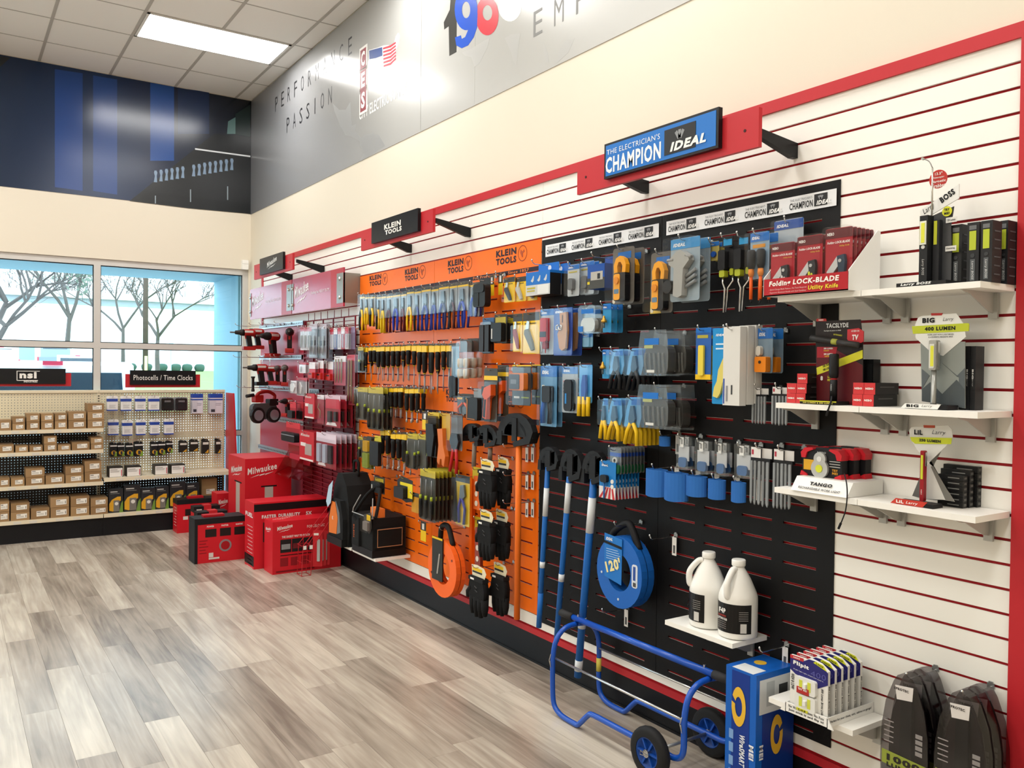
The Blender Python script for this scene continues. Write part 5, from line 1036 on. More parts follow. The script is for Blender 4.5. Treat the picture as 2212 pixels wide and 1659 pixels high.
# conduit benders with orange handles
def bender(label, Kf, head, pipe_top, pipe_bot, d, pr, col, grips=None, hc='#1b1b1c'):
    yc, zt, w, hh = rbox(Kf, *head, d); ya, za = rwp(*pipe_top, d); yb, zb = rwp(*pipe_bot, d)
    t = thing('conduit_bender', label, 'conduit bender', (-d, yc, zt), RZ, 'conduit benders')
    bh = P(hc, .6)
    arc = [(w*.48*math.cos(a), -hh*.62+hh*.58*math.sin(a)) for a in [math.radians(q) for q in range(190, -11, -20)]]; arc = arc[::-1]
    inn = [(w*.30*math.cos(a), -hh*.62+hh*.34*math.sin(a)) for a in [math.radians(q) for q in range(-10, 191, 20)]]
    q = MB().prism(arc[::-1]+inn[::-1] if False else [(x, z) for x, z in arc]+[(x, z) for x, z in inn], -.017, .017).build('bender_shoe', bh, t)
    MB().box(-.022, .022, -.024, .024, -hh*.85, -hh*.18).build('socket', bh, t)
    MB().prism([(-w*.5, -hh*.6), (-w*.36, -hh*.6), (-w*.36, -hh), (-w*.52, -hh)], -.02, .02).build('hook_foot', bh, t)
    MB().prism([(w*.30, -hh*.7), (w*.5, -hh*.55), (w*.42, -hh*.85), (.0, -hh*1.0), (-.01, -hh*.88)], -.025, .025).build('brace', bh, t)
    xb, xt = yc-yb, yc-ya
    MB().tube([(xt, 0, za-zt), (xb, 0, zb-zt)], pr, 12).build('handle_pipe', P(col, .4), t, True)
    if grips:
        for (s0, s1, gc) in grips:
            f0 = [(xt+(xb-xt)*s, 0, (za-zt)+(zb-za)*s) for s in (s0, s1)]; MB().tube(f0, pr*1.06, 12).build('sleeve', P(gc, .5), t, True)
    return t
bender('small conduit bender with orange handle and grey grip', K7, (1185, 550, 1385, 755), K7(1300, 610), K7(1285, 1010), .16, .0125, '#f8761e', [(.38, 1.0, '#8a7c70')])
bender('middle conduit bender with orange handle and grey grip', K7, (1325, 562, 1562, 812), K7(1467, 610), K7(1455, 950), .16, .0125, '#f8761e', [(.6, 1.0, '#8a7c70')])
bender('large conduit bender with long orange handle pipe', K7, (1560, 435, 1945, 805), K7(1765, 520), K8(1208, 1560), .16, .017, '#f8761e')
MB_ = None
y_, z_ = rwp(*K7(1738, 900), .177); zb_ = rwp(*K7(1735, 1370), .177)[1]
for i, (yy) in enumerate((800, 1090, 1380)):
    for j, xx in enumerate((1855, 1915)):
        y, z = rwp(*K7(xx, yy+5), .035); hook(y, z, .17 if j == 0 else .12, 'empty peg hook with white price tag, %s row, %s of the pair' % (ORD[i], ORD[j]), .03, True)
# orange vertical mounting bar behind the fish tape
for i, px in enumerate((1268, )):
    y, z = rwp(*K7(px, 1300), .045); tag(MB().box(-.055, -.031, -.016, .016, .30, 1.0).build('mounting_bar', ORGD, loc=(0, y, 0)), 'vertical orange bar left of the work gloves', 'bar')
# ---- white ledges with backpack and tote
def ledge(label, y0, y1, z, d0, d1, name='display_shelf'):
    t = thing(name, label, 'shelf', (-d0, (y0+y1)/2, z), RZ, 'white wall shelves'); w = y0-y1
    MB().box(-w/2, w/2, 0, d1, -.019, 0).build('board', SLATW, t); return t
ledge('small white ledge under the black backpack', -3.14, -3.47, .318, .30, .265); ledge('small white ledge under the black tool tote', -3.50, -3.885, .318, .30, .265)
BKF = P('#131313', .85); ORF = P('#e2772f', .7); GRF = P('#6f7274', .7)
t = thing('backpack', 'black tool backpack with orange and grey panels', 'backpack', (-.31, -3.29, .3185), RZ)
prof = [(-.17, 0), (.15, 0), (.17, .10), (.155, .30), (.11, .44), (.03, .52), (-.05, .52), (-.12, .42), (-.165, .25)]
MB().prism(prof, .0, .20).build('body', BKF, t); MB().prism([(-.14, .02), (.13, .02), (.13, .2), (.08, .33), (-.08, .33), (-.14, .2)], -.035, 0).build('front_pocket', BKF, t)
MB().prism([(-.12, .07), (.02, .08), (.04, .2), (-.01, .31), (-.07, .31), (-.12, .18)], -.039, -.035).build('orange_panel', ORF, t); MB().prism([(.03, .08), (.09, .1), (.07, .24), (.0, .32), (.05, .2)], -.0392, -.035).build('grey_panel', GRF, t)
MB().box(-.145, .135, -.045, 0, 0, .055).build('moulded_base', P('#0d0d0d', .5), t); text(t, 'K', -.045, .19, .02, .026, WHT, y=-.041, bold=.03)
MB().tube(spline([(-.03, .12, .51), (-.03, .12, .60), (.05, .12, .60), (.05, .12, .50)], 4), .010, 6).build('top_handle', BKF, t, True)
q = MB().prism([(-.15, .30), (-.10, .42), (-.02, .47), (-.06, .30), (-.12, .26)], -.052, -.050).build('paper_tag', P('#b7d3e6', .3), t)
for s in (-1, 1): MB().tube(spline([(s*.08, .2, .46), (s*.10, .225, .3), (s*.09, .21, .05)], 4), .014, 6).build('strap', BKF, t, True)
t = thing('tool_tote', 'open black tool tote with orange piping and clear tester pack', 'bag', (-.31, -3.69, .3185), RZ)
MB().box(-.17, .17, 0, .25, 0, .27).build('body', BKF, t); MB().box(-.172, .172, -.003, .253, 0, .05).build('moulded_base', P('#0d0d0d', .5), t)
MB().prism([(.02, .07), (.02, .20), (.22, .20), (.22, .07)], .17, .185, 'x').build('side_pocket', BKF, t); MB().tube([(.186, .03, .075), (.186, .03, .195), (.186, .215, .195), (.186, .215, .075)], .003, 5, True).build('orange_piping', '#c58a62', t)
for s in (-.17, .17): MB().tube(spline([(s, .02, .27), (s*.6, .08, .40), (s*.1, .125, .47)], 4), .012, 6).build('handle_strap', BKF, t, True); MB().tube([(s, .0, .27), (s*.95, .0, .30), (s*.6, .03, .40)], .004, 5).build('grey_piping', '#9a9894', t)
MB().tube([(-.05, .125, .47), (.05, .125, .47)], .02, 8).build('grip', BKF, t, True); MB().tube([(-.17, -.004, .272), (.17, -.004, .272)], .004, 5).build('rim_piping', '#9a9894', t)
MB().prism([(-.14, .05), (-.02, .05), (-.02, .25), (-.08, .22), (-.14, .25)], -.02, 0).build('front_pocket', BKF, t); text(t, 'KLEIN', -.1, .15, .09, .016, '#d8642a', y=-.0215, rot=math.pi/2, bold=.03)
MB().box(.02, .15, .05, .10, .26, .33).build('orange_lining', ORF, t)
yc, zt, w, hh = rbox(M3, 1915, 640, 2070, 830, .2); t = thing('tester_pack', 'clear tester pack with yellow label hung in front of the tote', 'pack', (-.335, -3.83, zt-.03), RZ)
draw(t, .13, .15, [('pl', 'card', [(-.5, -.2), (.4, 0), (.5, -.7), (.2, -1), (-.5, -.8)], 0, .002, '#3a3833'), ('box', 'yellow_label', -.1, .35, -.4, -.15, -.0012, 0, YEL), ('rb', 'tester', -.3, .3, -.85, -.45, .008, -.02, -.001, '#77706a'), ('rb', 'shell', -.46, .46, -.92, -.2, .01, -.03, -.0012, CLEAR)])
# ------------------------------------------------------------------ black wall
IB = '#1c6fc4'; IBD = '#1a4ea2'
def strip(label, Kf, L, Rr, n=4, d=.0305):
    (xa, ya0, ya1), (xb, yb0, yb1) = L, Rr
    p0, p1 = rwp(*Kf(xa, ya0), d), rwp(*Kf(xa, ya1), d); q0, q1 = rwp(*Kf(xb, yb0), d), rwp(*Kf(xb, yb1), d)
    zt = (p0[1]+q0[1])/2; h = zt-(p1[1]+q1[1])/2; w = p0[0]-q0[0]
    t = thing('logo_strip', label, 'sign', (-d, (p0[0]+q0[0])/2, zt), RZ, 'white logo strips'); MB().box(-w/2, w/2, 0, .0012, -h, 0).build('strip', '#eceeef', t)
    u = w/n
    for k in range(n):
        x = -w/2+u*(k+.5); text(t, "THE ELECTRICIAN'S", x-u*.2, -h*.24, u*.46, h*.15, '#6d7073', y=-.0012, bold=-.004); text(t, 'CHAMPION', x-u*.2, -h*.6, u*.48, h*.42, '#1b1c1e', y=-.0012, bold=.02)
        ideal_logo(t, x+u*.24, -h*.48, u*.34, h*.72, -.0006)
strip('white logo strip on the black sheet next to the orange one', I1, (200, 470, 600), (1468, 217, 372)); strip('white logo strip on the black sheet next to the white slatwall', S7, (910, 903, 1003), (2105, 677, 793))
def ib_head(r, w, h, hf=.16, col=IB):
    MB().box(-w/2, w/2, -.0012, 0, -hf*h, -.002).build('blue_header', col, r); text(r, 'IDEAL', -w*.2, -hf*h*.6, w*.42, hf*h*.32, '#f2f4f6', y=-.002, bold=.06, shear=.25)
def B_ideal(card, items=(), hf=.16, head=IB, t=.025, body=CLEAR):
    def f(r, w, h):
        draw(r, w, h, [('rb', 'card', -.5, .5, -1, 0, .008, 0, .002, card)]+list(items)); ib_head(r, w, h, hf, head)
        if body is not None: draw(r, w, h, [('rb', 'shell', -.49, .49, -.995, -.005, .01, -t, -.0022, body)])
    return f
def B_hangbox(face, side, dep, items=(), top=IB):
    def f(r, w, h):
        draw(r, w, h, [('rb', 'hang_tab', -.42, .42, -.30, 0, .006, dep-.002, dep, top), ('pl', 'lid', [(-.5, -.36), (-.5, -.28), (.5, -.28), (.5, -.36)], 0, dep, top), ('box', 'carton', -.5, .5, -1, -.36, 0, dep, side), ('box', 'blue_face', -.5, .5, -.68, -.30, -.0012, 0, top), ('box', 'white_face', -.5, .5, -1, -.68, -.0012, 0, face)]+list(items))
    return f
lt = [('pl', 'light_picture', [(x-.07, -.55), (x-.02, -.50), (x+.04, -.40), (x+.06, -.42), (x+.05, -.55), (x, -.60)], -.002, -.001, '#c9ccce') for x in (-.22, .05, .32)]
hang(K6, (1838, 225, 2090, 572), .17, B_hangbox('#c8c9c6', '#1b1b1d', .07, lt+[('box', 'yellow_text', -.45, -.1, -.8, -.75, -.002, -.001, '#b9a92e'), ('box', 'yellow_text', -.45, -.12, -.88, -.84, -.002, -.001, '#b9a92e'), ('box', 'white_panel', .0, .45, -.97, -.7, -.002, -.001, '#e2e2de'), ('cy', 'badge', .05, -.15, .014, .067, .068, '#e9e6e2')]), 'light_box', 'blue hanging light carton over the edge of the orange sheet', 'box', 2, .072)
tool = [('rb', 'drill_head', -.2, .2, -.82, -.45, .012, -.022, -.003, '#5e6163'), ('tu', '>bit_shaft', [(0, -.82), (.05, -.95)], .004, -.01, '#8e9092'), ('box', 'print', -.4, .3, -.26, -.22, -.0012, 0, '#b7a93a')]
hang(I1, (447, 680, 577, 1035), .15, B_ideal('#b9bfc2', tool), 'drill_pack', 'blue headed chuck pack beside the blue light cartons', 'pack', 1)
hang(I1, (585, 645, 742, 1015), .12, B_ideal('#b9c6cf', tool), 'drill_pack', 'blue headed chuck pack half behind the blue hang carton', 'pack', 2, .03)
hang(I1, (672, 570, 862, 950), .18, B_hangbox('#45443f', IBD, .10, [('box', 'picture', -.3, .4, -.75, -.5, -.002, -.001, '#b5b2aa'), ('box', 'yellow_mark', -.5, -.36, -.86, -.78, -.002, -.001, '#d8c42c'), ('box', 'picture_tool', .1, .25, -.72, -.56, -.003, -.002, '#26272a')], IBD), 'tool_box', 'bright blue hang carton beside the yellow clamp meter', 'box', 1)
def B_clampm(r, w, h):
    draw(r, w, h, [('rb', 'card', -.5, .5, -1, 0, .014, 0, .002, '#6a655e')]); MB().box(-.25*w, .35*w, -.0012, 0, -.2*h, -.08*h).build('blue_header', IB, r)
    ym = P('#f0a41c', .4)
    draw(r, w, h, [('rb', 'meter_body', -.18, .34, -.96, -.46, .012, -.035, -.003, '#16161a'), ('rb', '>yellow_face', -.16, .12, -.94, -.48, .010, -.038, -.035, ym), ('rb', '>screen', -.13, .09, -.83, -.75, .004, -.0395, -.038, '#5d7f9a'), ('cy', '>dial', .0, -.60, .016, -.046, -.038, '#e08a18')])
    o = MB(); pts = [(-.20, -.46), (-.22, -.32), (-.12, -.20), (.06, -.16), (.24, -.21), (.34, -.32), (.32, -.46), (.16, -.46), (.18, -.34), (.1, -.27), (.0, -.27), (-.06, -.34), (-.04, -.46)]
    o.prism([(x*w, z*h) for x, z in pts], -.03, -.006).build('clamp_jaw', ym, r)
    draw(r, w, h, [('rb', 'shell', -.48, .48, -.99, -.01, .014, -.05, -.0016, CLEAR), ('cy', 'seal', -.42, -.95, .010, -.0022, 0, '#d9d2bd')])
hang(I1, (952, 490, 1192, 1120), .17, B_clampm, 'clamp_meter', 'yellow jawed clamp meter pack, smaller one', 'meter', 2, .06)
def B_clamp2(r, w, h):
    B_clampm(r, w, h); draw(r, w, h, [('pl', 'yellow_foot', [(-.5, -1), (-.5, -.8), (-.2, -.82), (.0, -1)], -.0014, 0, '#e2c04a')])
hang(I1, (1378, 540, 1625, 1225), .17, B_clamp2, 'clamp_meter', 'large yellow jawed clamp meter pack with yellow foot', 'meter', 1)
def B_bender_kit(r, w, h):
    draw(r, w, h, [('rb', 'card', -.5, .5, -1, 0, .012, 0, .002, '#9fb0bb'), ('pl', 'grey_tool', [(-.38, -.36), (-.1, -.22), (.05, -.21), (.3, -.3), (.34, -.38), (.14, -.5), (.1, -.92), (-.04, -.95), (-.2, -.92), (-.18, -.48), (-.36, -.42)], -.035, -.003, '#a5a5a0'), ('tu', '>cross_pin', [(-.42, -.35), (-.2, -.35)], .008, -.03, '#8e8f8d'), ('tu', '>cross_pin', [(.2, -.30), (.4, -.34)], .007, -.03, '#8e8f8d'), ('cy', 'black_wheel', -.38, -.77, .028, -.04, -.006, '#1b1b1c')])
    for k in range(3): draw(r, w, h, [('tu', 'brush', [(.14, -.62-.08*k), (.46, -.52-.09*k)], .008, -.015, '#8b8f90')])
    ib_head(r, w, h, .17, '#3f93cf'); draw(r, w, h, [('rb', 'shell', -.495, .495, -.995, -.005, .014, -.05, -.0022, CLEAR)])
hang(I1, (1600, 380, 1925, 1090), .19, B_bender_kit, 'tool_kit_pack', 'big clear pack with grey cast tool and brushes', 'pack', 2, .06)
hang(I4, (362, 395, 455, 600), .12, B_ideal('#b9a95c', [('cy', 'washer', 0, -.68, .012, -.01, -.001, IBD)], .25), 'washer_pack', 'tiny blue headed pack behind the grey tool packs', 'pack', 2, .03)
def B_bent(r, w, h):
    G = P('#161618', .6); L = P('#a9b02c', .4)
    draw(r, w, h, [('rb', 'hang_card', -.35, .45, -.14, 0, .004, .0, .002, '#1b1b1d'), ('box', 'blue_label', -.25, .4, -.12, -.04, -.0012, 0, '#2b8fc4'), ('rb', 'grip', -.42, .12, -.44, -.18, .008, -.02, .012, G), ('rb', 'collar', -.36, .04, -.53, -.44, .006, -.016, .008, L), ('rb', 'grip', .16, .5, -.42, -.18, .008, -.0, .028, G), ('rb', 'collar', .2, .48, -.51, -.42, .006, .002, .024, L)])
    MB().tube([(-.2*w, -.004, -.53*h), (-.22*w, -.004, -.6*h), (-.05*w, -.004, -.68*h), (-.12*w, -.004, -.99*h)], .0042, 6).build('bent_shaft', CHROME, r, True); MB().tube([(.34*w, .012, -.51*h), (.36*w, .012, -.58*h), (.05*w, .006, -.67*h), (-.05*w, .004, -.98*h)], .0042, 6).build('bent_shaft', CHROME, r, True)
hang(I4, (465, 345, 600, 1155), .15, B_bent, 'bent_driver', 'bent shaft screwdriver with black and green grip, first of two', 'screwdriver', 1)
hang(I4, (628, 330, 772, 1145), .15, B_bent, 'bent_driver', 'bent shaft screwdriver with black and green grip, second of two', 'screwdriver', 1)
def B_insul(r, w, h):
    draw(r, w, h, [('rb', 'card', -.5, .5, -.66, 0, .01, 0, .002, '#8aa6bd'), ('box', 'orange_label', -.36, .3, -.22, -.17, -.0014, 0, '#d8922c')]); ib_head(r, w, h, .13)
    for x in (-.28, .22): draw(r, w, h, [('la', 'grip', x, [(.012, -.25), (.017, -.28), (.016, -.46), (.011, -.52)], -.016, '#1d1f22'), ('la', 'collar', x, [(.010, -.52), (.012, -.58), (.008, -.63)], -.016, '#e0822c'), ('la', 'insulated_shaft', x, [(.0065, -.63), (.0065, -.95)], -.016, '#e8601c'), ('la', 'tip', x, [(.003, -.95), (.002, -1)], -.016, '#26272a')])
    draw(r, w, h, [('rb', 'shell', -.5, .5, -.68, -.01, .01, -.035, -.0022, CLEAR)])
hang(I4, (782, 300, 980, 1045), .17, B_insul, 'insulated_drivers', 'pack of two insulated screwdrivers with orange shafts', 'screwdriver', 2, .05)
hang(I4, (1035, 165, 1340, 800), .068, B_ideal('#b7c2ca', [('rb', 'tool_body', -.3, .3, -.8, -.4, .012, -.03, -.003, '#6d7073')], .16, IBD), 'tool_kit_pack', 'clear pack with blue header behind the red knife cards', 'pack', 1)
# row two
def B_tester(r, w, h): draw(r, w, h, [('rb', 'card', -.5, .5, -1, 0, .008, 0, .002, '#a9b6bf'), ('rb', 'tester_body', -.18, .28, -.72, -.2, .012, -.03, -.003, '#b3242a'), ('box', '>black_band', -.18, .28, -.62, -.5, -.0315, -.03, '#1d1d20'), ('rb', 'tester_neck', -.04, .2, -.88, -.72, .008, -.025, -.004, '#8f1d22'), ('la', 'probe', .08, [(.004, -.88), (.003, -.97)], -.014, '#c03030'), ('tu', 'lead', [(-.4, -.7), (-.3, -.9), (-.35, -.96)], .003, -.006, '#d8d8d6')]) or ib_head(r, w, h, .14) or draw(r, w, h, [('rb', 'shell', -.49, .49, -.99, -.01, .01, -.035, -.0022, CLEAR)])
hang(I1, (140, 1180, 290, 1690), .15, B_tester, 'voltage_tester', 'red and black voltage tester pack beside the orange sheet', 'tester', 1)
def B_holster(r, w, h): draw(r, w, h, [('rb', 'card', -.5, .5, -1, 0, .01, 0, .002, '#26479c'), ('pl', 'leather_holster', [(-.02, -.12), (.3, -.10), (.36, -.5), (.3, -.85), (.12, -.9), (-.02, -.85), (-.12, -.55), (.02, -.4)], -.02, -.003, '#b98a62'), ('box', '>slot', .12, .17, -.32, -.16, -.0215, -.02, '#5d3f26'), ('tu', 'scissor_ring', [(-.12, -.36), (-.24, -.38), (-.24, -.46), (-.12, -.46), (-.1, -.4)], .004, -.015, CHROME), ('tu', 'scissor_ring', [(.02, -.36), (.12, -.38), (.12, -.46), (.0, -.46), (-.02, -.4)], .004, -.024, CHROME)]) or ib_head(r, w, h, .14, IBD) or draw(r, w, h, [('rb', 'shell', -.49, .49, -.99, -.01, .01, -.03, -.0022, CLEAR)])
hang(I1, (290, 1165, 500, 1700), .16, B_holster, 'scissor_holster', 'blue card with tan leather scissor holster', 'pack', 2, .06)
def B_bag(r, w, h, blue=True):
    draw(r, w, h, [('rb', 'bag', -.5, .5, -1, 0, .02, -.025, .012, BAGP), ('rb', 'contents', -.4, .42, -.95, -.45, .03, -.018, .006, '#c9c8bd'), ('box', 'blue_header', -.3, .4, -.3, -.14, -.0265, -.025, IB), ('box', 'blue_label', -.48, -.2, -.95, -.75, -.0265, -.025, IB)])
hang(I1, (608, 1140, 800, 1450), .16, B_bag, 'connector_bag', 'clear bag of white connectors with blue labels', 'bag', 2, .045)
hang(I1, (612, 1450, 730, 1605), .1, B_ideal('#6fa7c9', [], .3), 'connector_pack', 'small blue pack below the bag of white connectors', 'pack', 1)
def B_step(r, w, h): draw(r, w, h, [('rb', 'card', -.5, .5, -1, 0, .006, 0, .002, '#2a8abf'), ('la', 'step_bit', -.05, [(.003, -.42), (.006, -.48), (.006, -.53), (.010, -.53), (.010, -.58), (.014, -.58), (.014, -.66), (.006, -.66)], -.016, P('#c99a3a', .3, .7)), ('la', 'bit_shank', -.05, [(.005, -.66), (.005, -.85)], -.016, '#5b6a70')]) or ib_head(r, w, h, .2)
hang(I1, (842, 1120, 935, 1440), .17, B_step, 'step_bit_pack', 'blue pack with gold step bit, second black row', 'pack', 3, .035)
hang(I2, (850, 290, 925, 620), .17, B_step, 'step_bit_pack', 'blue pack with gold step bit beside the wire strippers', 'pack', 3, .03)
# row three
hang(I2, (147, 475, 330, 1165), .16, B_ideal('#5d93bb', [('rb', 'white_seal', -.4, -.25, -.42, -.32, .003, -.003, 0, '#e8e6d8'), ('rb', 'tool_body', -.15, .35, -.6, -.33, .012, -.03, -.003, '#26282c'), ('tu', 'handle', [(-.1, -.58), (-.22, -.75), (-.2, -.95)], .013, -.016, '#2a5aa8'), ('tu', 'handle', [(.2, -.58), (.25, -.75), (.22, -.95)], .013, -.016, '#23252a')], .18), 'crimper_pack', 'tall blue clear pack with black and blue crimper', 'pack', 2, .035)
hang(I2, (392, 482, 568, 1010), .14, B_ideal('#a9acae', [('rb', 'tester_body', -.1, .4, -.96, -.28, .02, -.03, -.003, '#1b1c1f'), ('box', '>blue_key', .0, .1, -.8, -.58, -.0315, -.03, '#2d7fc0'), ('box', 'print', -.42, -.2, -.34, -.31, -.0012, 0, '#c23c2c')]+[('box', 'key_row', -.42, -.25, -.42-.07*k, -.39-.07*k, -.0012, 0, '#5b5e60') for k in range(3)]), 'wire_tracer', 'grey card with black wire tracer beside blue crimper', 'tester', 1)
def B_strip(hc, n=2): 
    def f(r, w, h):
        draw(r, w, h, [('pl', 'card', [(-.2, 0), (.35, 0), (.42, -.4), (.3, -.62), (-.5, -.62), (-.35, -.2)], 0, .002, '#58a0d6'), ('rb', 'shell', -.46, .4, -.64, -.02, .01, -.024, -.0022, CLEAR), ('pl', 'jaws', [(-.05, -.18), (.1, -.18), (.2, -.45), (.1, -.56), (-.1, -.56), (-.15, -.45)], -.014, -.003, '#4b6a84'),
          ('tu', 'handle', [(-.06, -.54), (-.24, -.72), (-.36, -.98)], .0095, -.009, hc), ('tu', 'handle', [(.08, -.54), (.26, -.72), (.28, -1)], .0095, -.009, hc)])
        MB().box(-.1*w, .36*w, -.0014, 0, -.16*h, -.04*h).build('blue_header', IB, r)
    return f
hang(I2, (582, 462, 735, 1050), .15, lambda r, w, h: draw(r, w, h, [('rb', 'card', -.48, .48, -.74, 0, .008, 0, .002, '#4a9ad6'), ('pl', 'tool_blade', [(-.06, -.2), (.14, -.2), (.2, -.5), (.12, -.68), (-.14, -.68), (-.16, -.4)], -.016, -.003, IBD), ('tu', 'handle', [(-.32, -.62), (-.36, -1)], .011, -.01, YEL), ('tu', 'handle', [(.0, -.62), (-.0, -1)], .011, -.01, YEL), ('tu', 'handle', [(.32, -.62), (.32, -.99)], .011, -.01, YEL), ('rb', 'shell', -.5, .5, -.76, -.01, .01, -.03, -.0022, CLEAR)]), 'stripper_pack', 'blue clear pack with yellow handled cable stripper', 'pack', 1)
BKH = '#17181b'; YH = '#eec21a'
hang(I2, (925, 285, 1110, 745), .17, B_strip(BKH), 'wire_stripper', 'black handled wire stripper on blue card, first hook', 'wire stripper', 4, .03)
hang(I2, (1125, 275, 1330, 765), .17, B_strip(BKH), 'wire_stripper', 'black handled wire stripper on blue card, second hook', 'wire stripper', 5, .03)
hang(I2, (830, 845, 925, 1312), .17, B_strip(YH), 'wire_stripper', 'yellow handled wire stripper at the edge of its row', 'wire stripper', 1)
hang(I2, (905, 845, 1090, 1330), .18, B_strip(YH), 'wire_stripper', 'yellow handled wire stripper on blue card, first hook', 'wire stripper', 5, .026)
hang(I2, (1095, 832, 1310, 1380), .18, B_strip(YH), 'wire_stripper', 'yellow handled wire stripper on blue card, second hook', 'wire stripper', 6, .026)
def B_gbag(r, w, h):
    n = 9; m_ = MB(); ro = random.Random(5)
    pr_ = [(.44, 0), (.46, -.1), (.5, -.3), (.52, -.6), (.5, -.9), (.44, -1)]
    m_.prism([(-x*w, z*h) for x, z in pr_]+[(x*w, z*h) for x, z in pr_[::-1]], -.05, .03).build('bag', BAGP, r)
    draw(r, w, h, [('rb', 'rope_bundle', -.4, .4, -.96, -.34, .03, -.03, .015, '#4f4f4c'), ('box', 'blue_label', -.3, .2, -.32, -.18, -.0515, -.05, IB), ('box', 'green_label', -.3, .0, -.40, -.33, -.0515, -.05, '#a9b07a'), ('box', 'white_tag', -.2, .06, -.93, -.87, -.0515, -.05, '#d9d9d4')])
    for k in range(5):
        a = -.34+.15*k; m_ = MB().tube(spline([(a*w, -.036, -.5*h), ((a+.06*ro.uniform(-1, 1))*w, -.040, -.7*h), ((a+.05)*w, -.036, -.93*h)], 4), .006, 5).build('strand', '#63635f', r, True)
hang(I2, (1360, 72, 1690, 590), .17, B_gbag, 'pulling_grip_bag', 'grey clear bag with blue label, upper hook, front bag', 'bag', 1)
hang(I2, (1640, 80, 1885, 580), .10, B_gbag, 'pulling_grip_bag', 'grey clear bag behind the upper front bag', 'bag', 1, hk=False)
hang(I2, (1340, 690, 1690, 1185), .17, B_gbag, 'pulling_grip_bag', 'grey clear bag with blue label, lower hook, front bag', 'bag', 1)
hang(I2, (1640, 690, 1845, 1205), .10, B_gbag, 'pulling_grip_bag', 'grey clear bag behind the lower front bag', 'bag', 1, hk=False)
# saw, insulation knife, white boxes, orange testers (picture points from I4 and I5)
def px5(x0, y0, x1, y1): return (x0, y0, x1, y1)
PIX = lambda x, y: (x, y)
hang(PIX, (1503, 708, 1536, 820), .15, lambda r, w, h: draw(r, w, h, [('rb', 'card', -.5, .5, -1, 0, .005, 0, .002, '#2b5fae'), ('box', 'blue_header', -.5, .5, -.1, 0, -.0012, 0, IB), ('box', 'yellow_foot', -.5, .5, -1, -.9, -.0012, 0, YEL), ('box', 'print', -.4, .3, -.2, -.14, -.0012, 0, '#b5a93a'), ('rb', 'yellow_blade', -.22, .12, -.92, -.34, .006, -.012, -.002, '#e6cf45')]), 'cable_ripper', 'blue card with short yellow cable ripper', 'pack', 2, .05)
hang(PIX, (1539, 708, 1612, 874), .16, lambda r, w, h: draw(r, w, h, [('rb', 'card', -.5, .3, -1, 0, .005, 0, .002, '#1f8fd0'), ('pl', 'yellow_knife', [(-.28, -1.0+.08), (-.42, -.9), (-.38, -.78), (-.3, -.7), (-.26, -.55), (-.12, -.4), (.0, -.32), (.1, -.34), (.06, -.45), (-.08, -.6), (-.14, -.75), (-.2, -.86)], -.012, -.002, '#e0cf6a'), ('box', 'print', -.4, .1, -.22, -.2, -.0012, 0, '#d5e6f0'), ('box', 'print', -.4, .0, -.28, -.26, -.0012, 0, '#d5e6f0')]) or text(r, 'IDEAL', -.25*w, -.09*h, .3*w, .03*h, '#f2f4f6', y=-.002, bold=.06, shear=.25), 'cable_knife', 'large blue card with wavy yellow cable knife', 'pack', 1)
def B_wbox(r, w, h): draw(r, w, h, [('box', 'carton', -.5, .5, -1, 0, 0, .036, '#dcdad4'), ('box', 'blue_mark', -.47, -.4, -.98, -.66, -.0012, 0, '#2d4fa0'), ('box', 'barcode', .0, .08, -.86, -.74, -.0012, 0, '#3a3a3a'), ('box', 'print', -.3, -.2, -.95, -.75, -.0012, 0, '#8d8d92')])
hang(PIX, (1562, 706, 1598, 876), .24, B_wbox, 'lamp_box', 'long white carton hung over the blue knife card, front of three', 'box', 1, hk=True)
r_ = [o for o in COL.objects if o.name.startswith('lamp_box')][-1]
for k in (1, 2):
    c = copy_tree(r_); c.location = r_.location+Vector((.040*k, -.004*k, .004*k)); c['label'] = ['', 'long white carton, second of three hung together', 'long white carton nearest the panel of three'][k]
hang(PIX, (1637, 708, 1669, 806), .15, B_ideal('#7d95a8', [('rb', 'white_bulb', -.4, -.1, -.62, -.4, .01, -.02, -.003, '#ddd8cc'), ('rb', 'orange_tester', -.36, .4, -.98, -.64, .006, -.03, -.003, '#e8861e'), ('cy', '>hole', .0, -.76, .006, -.032, -.03, '#3a2a1a')], .24), 'outlet_tester', 'orange outlet tester in blue headed pack', 'tester', 2, .06)
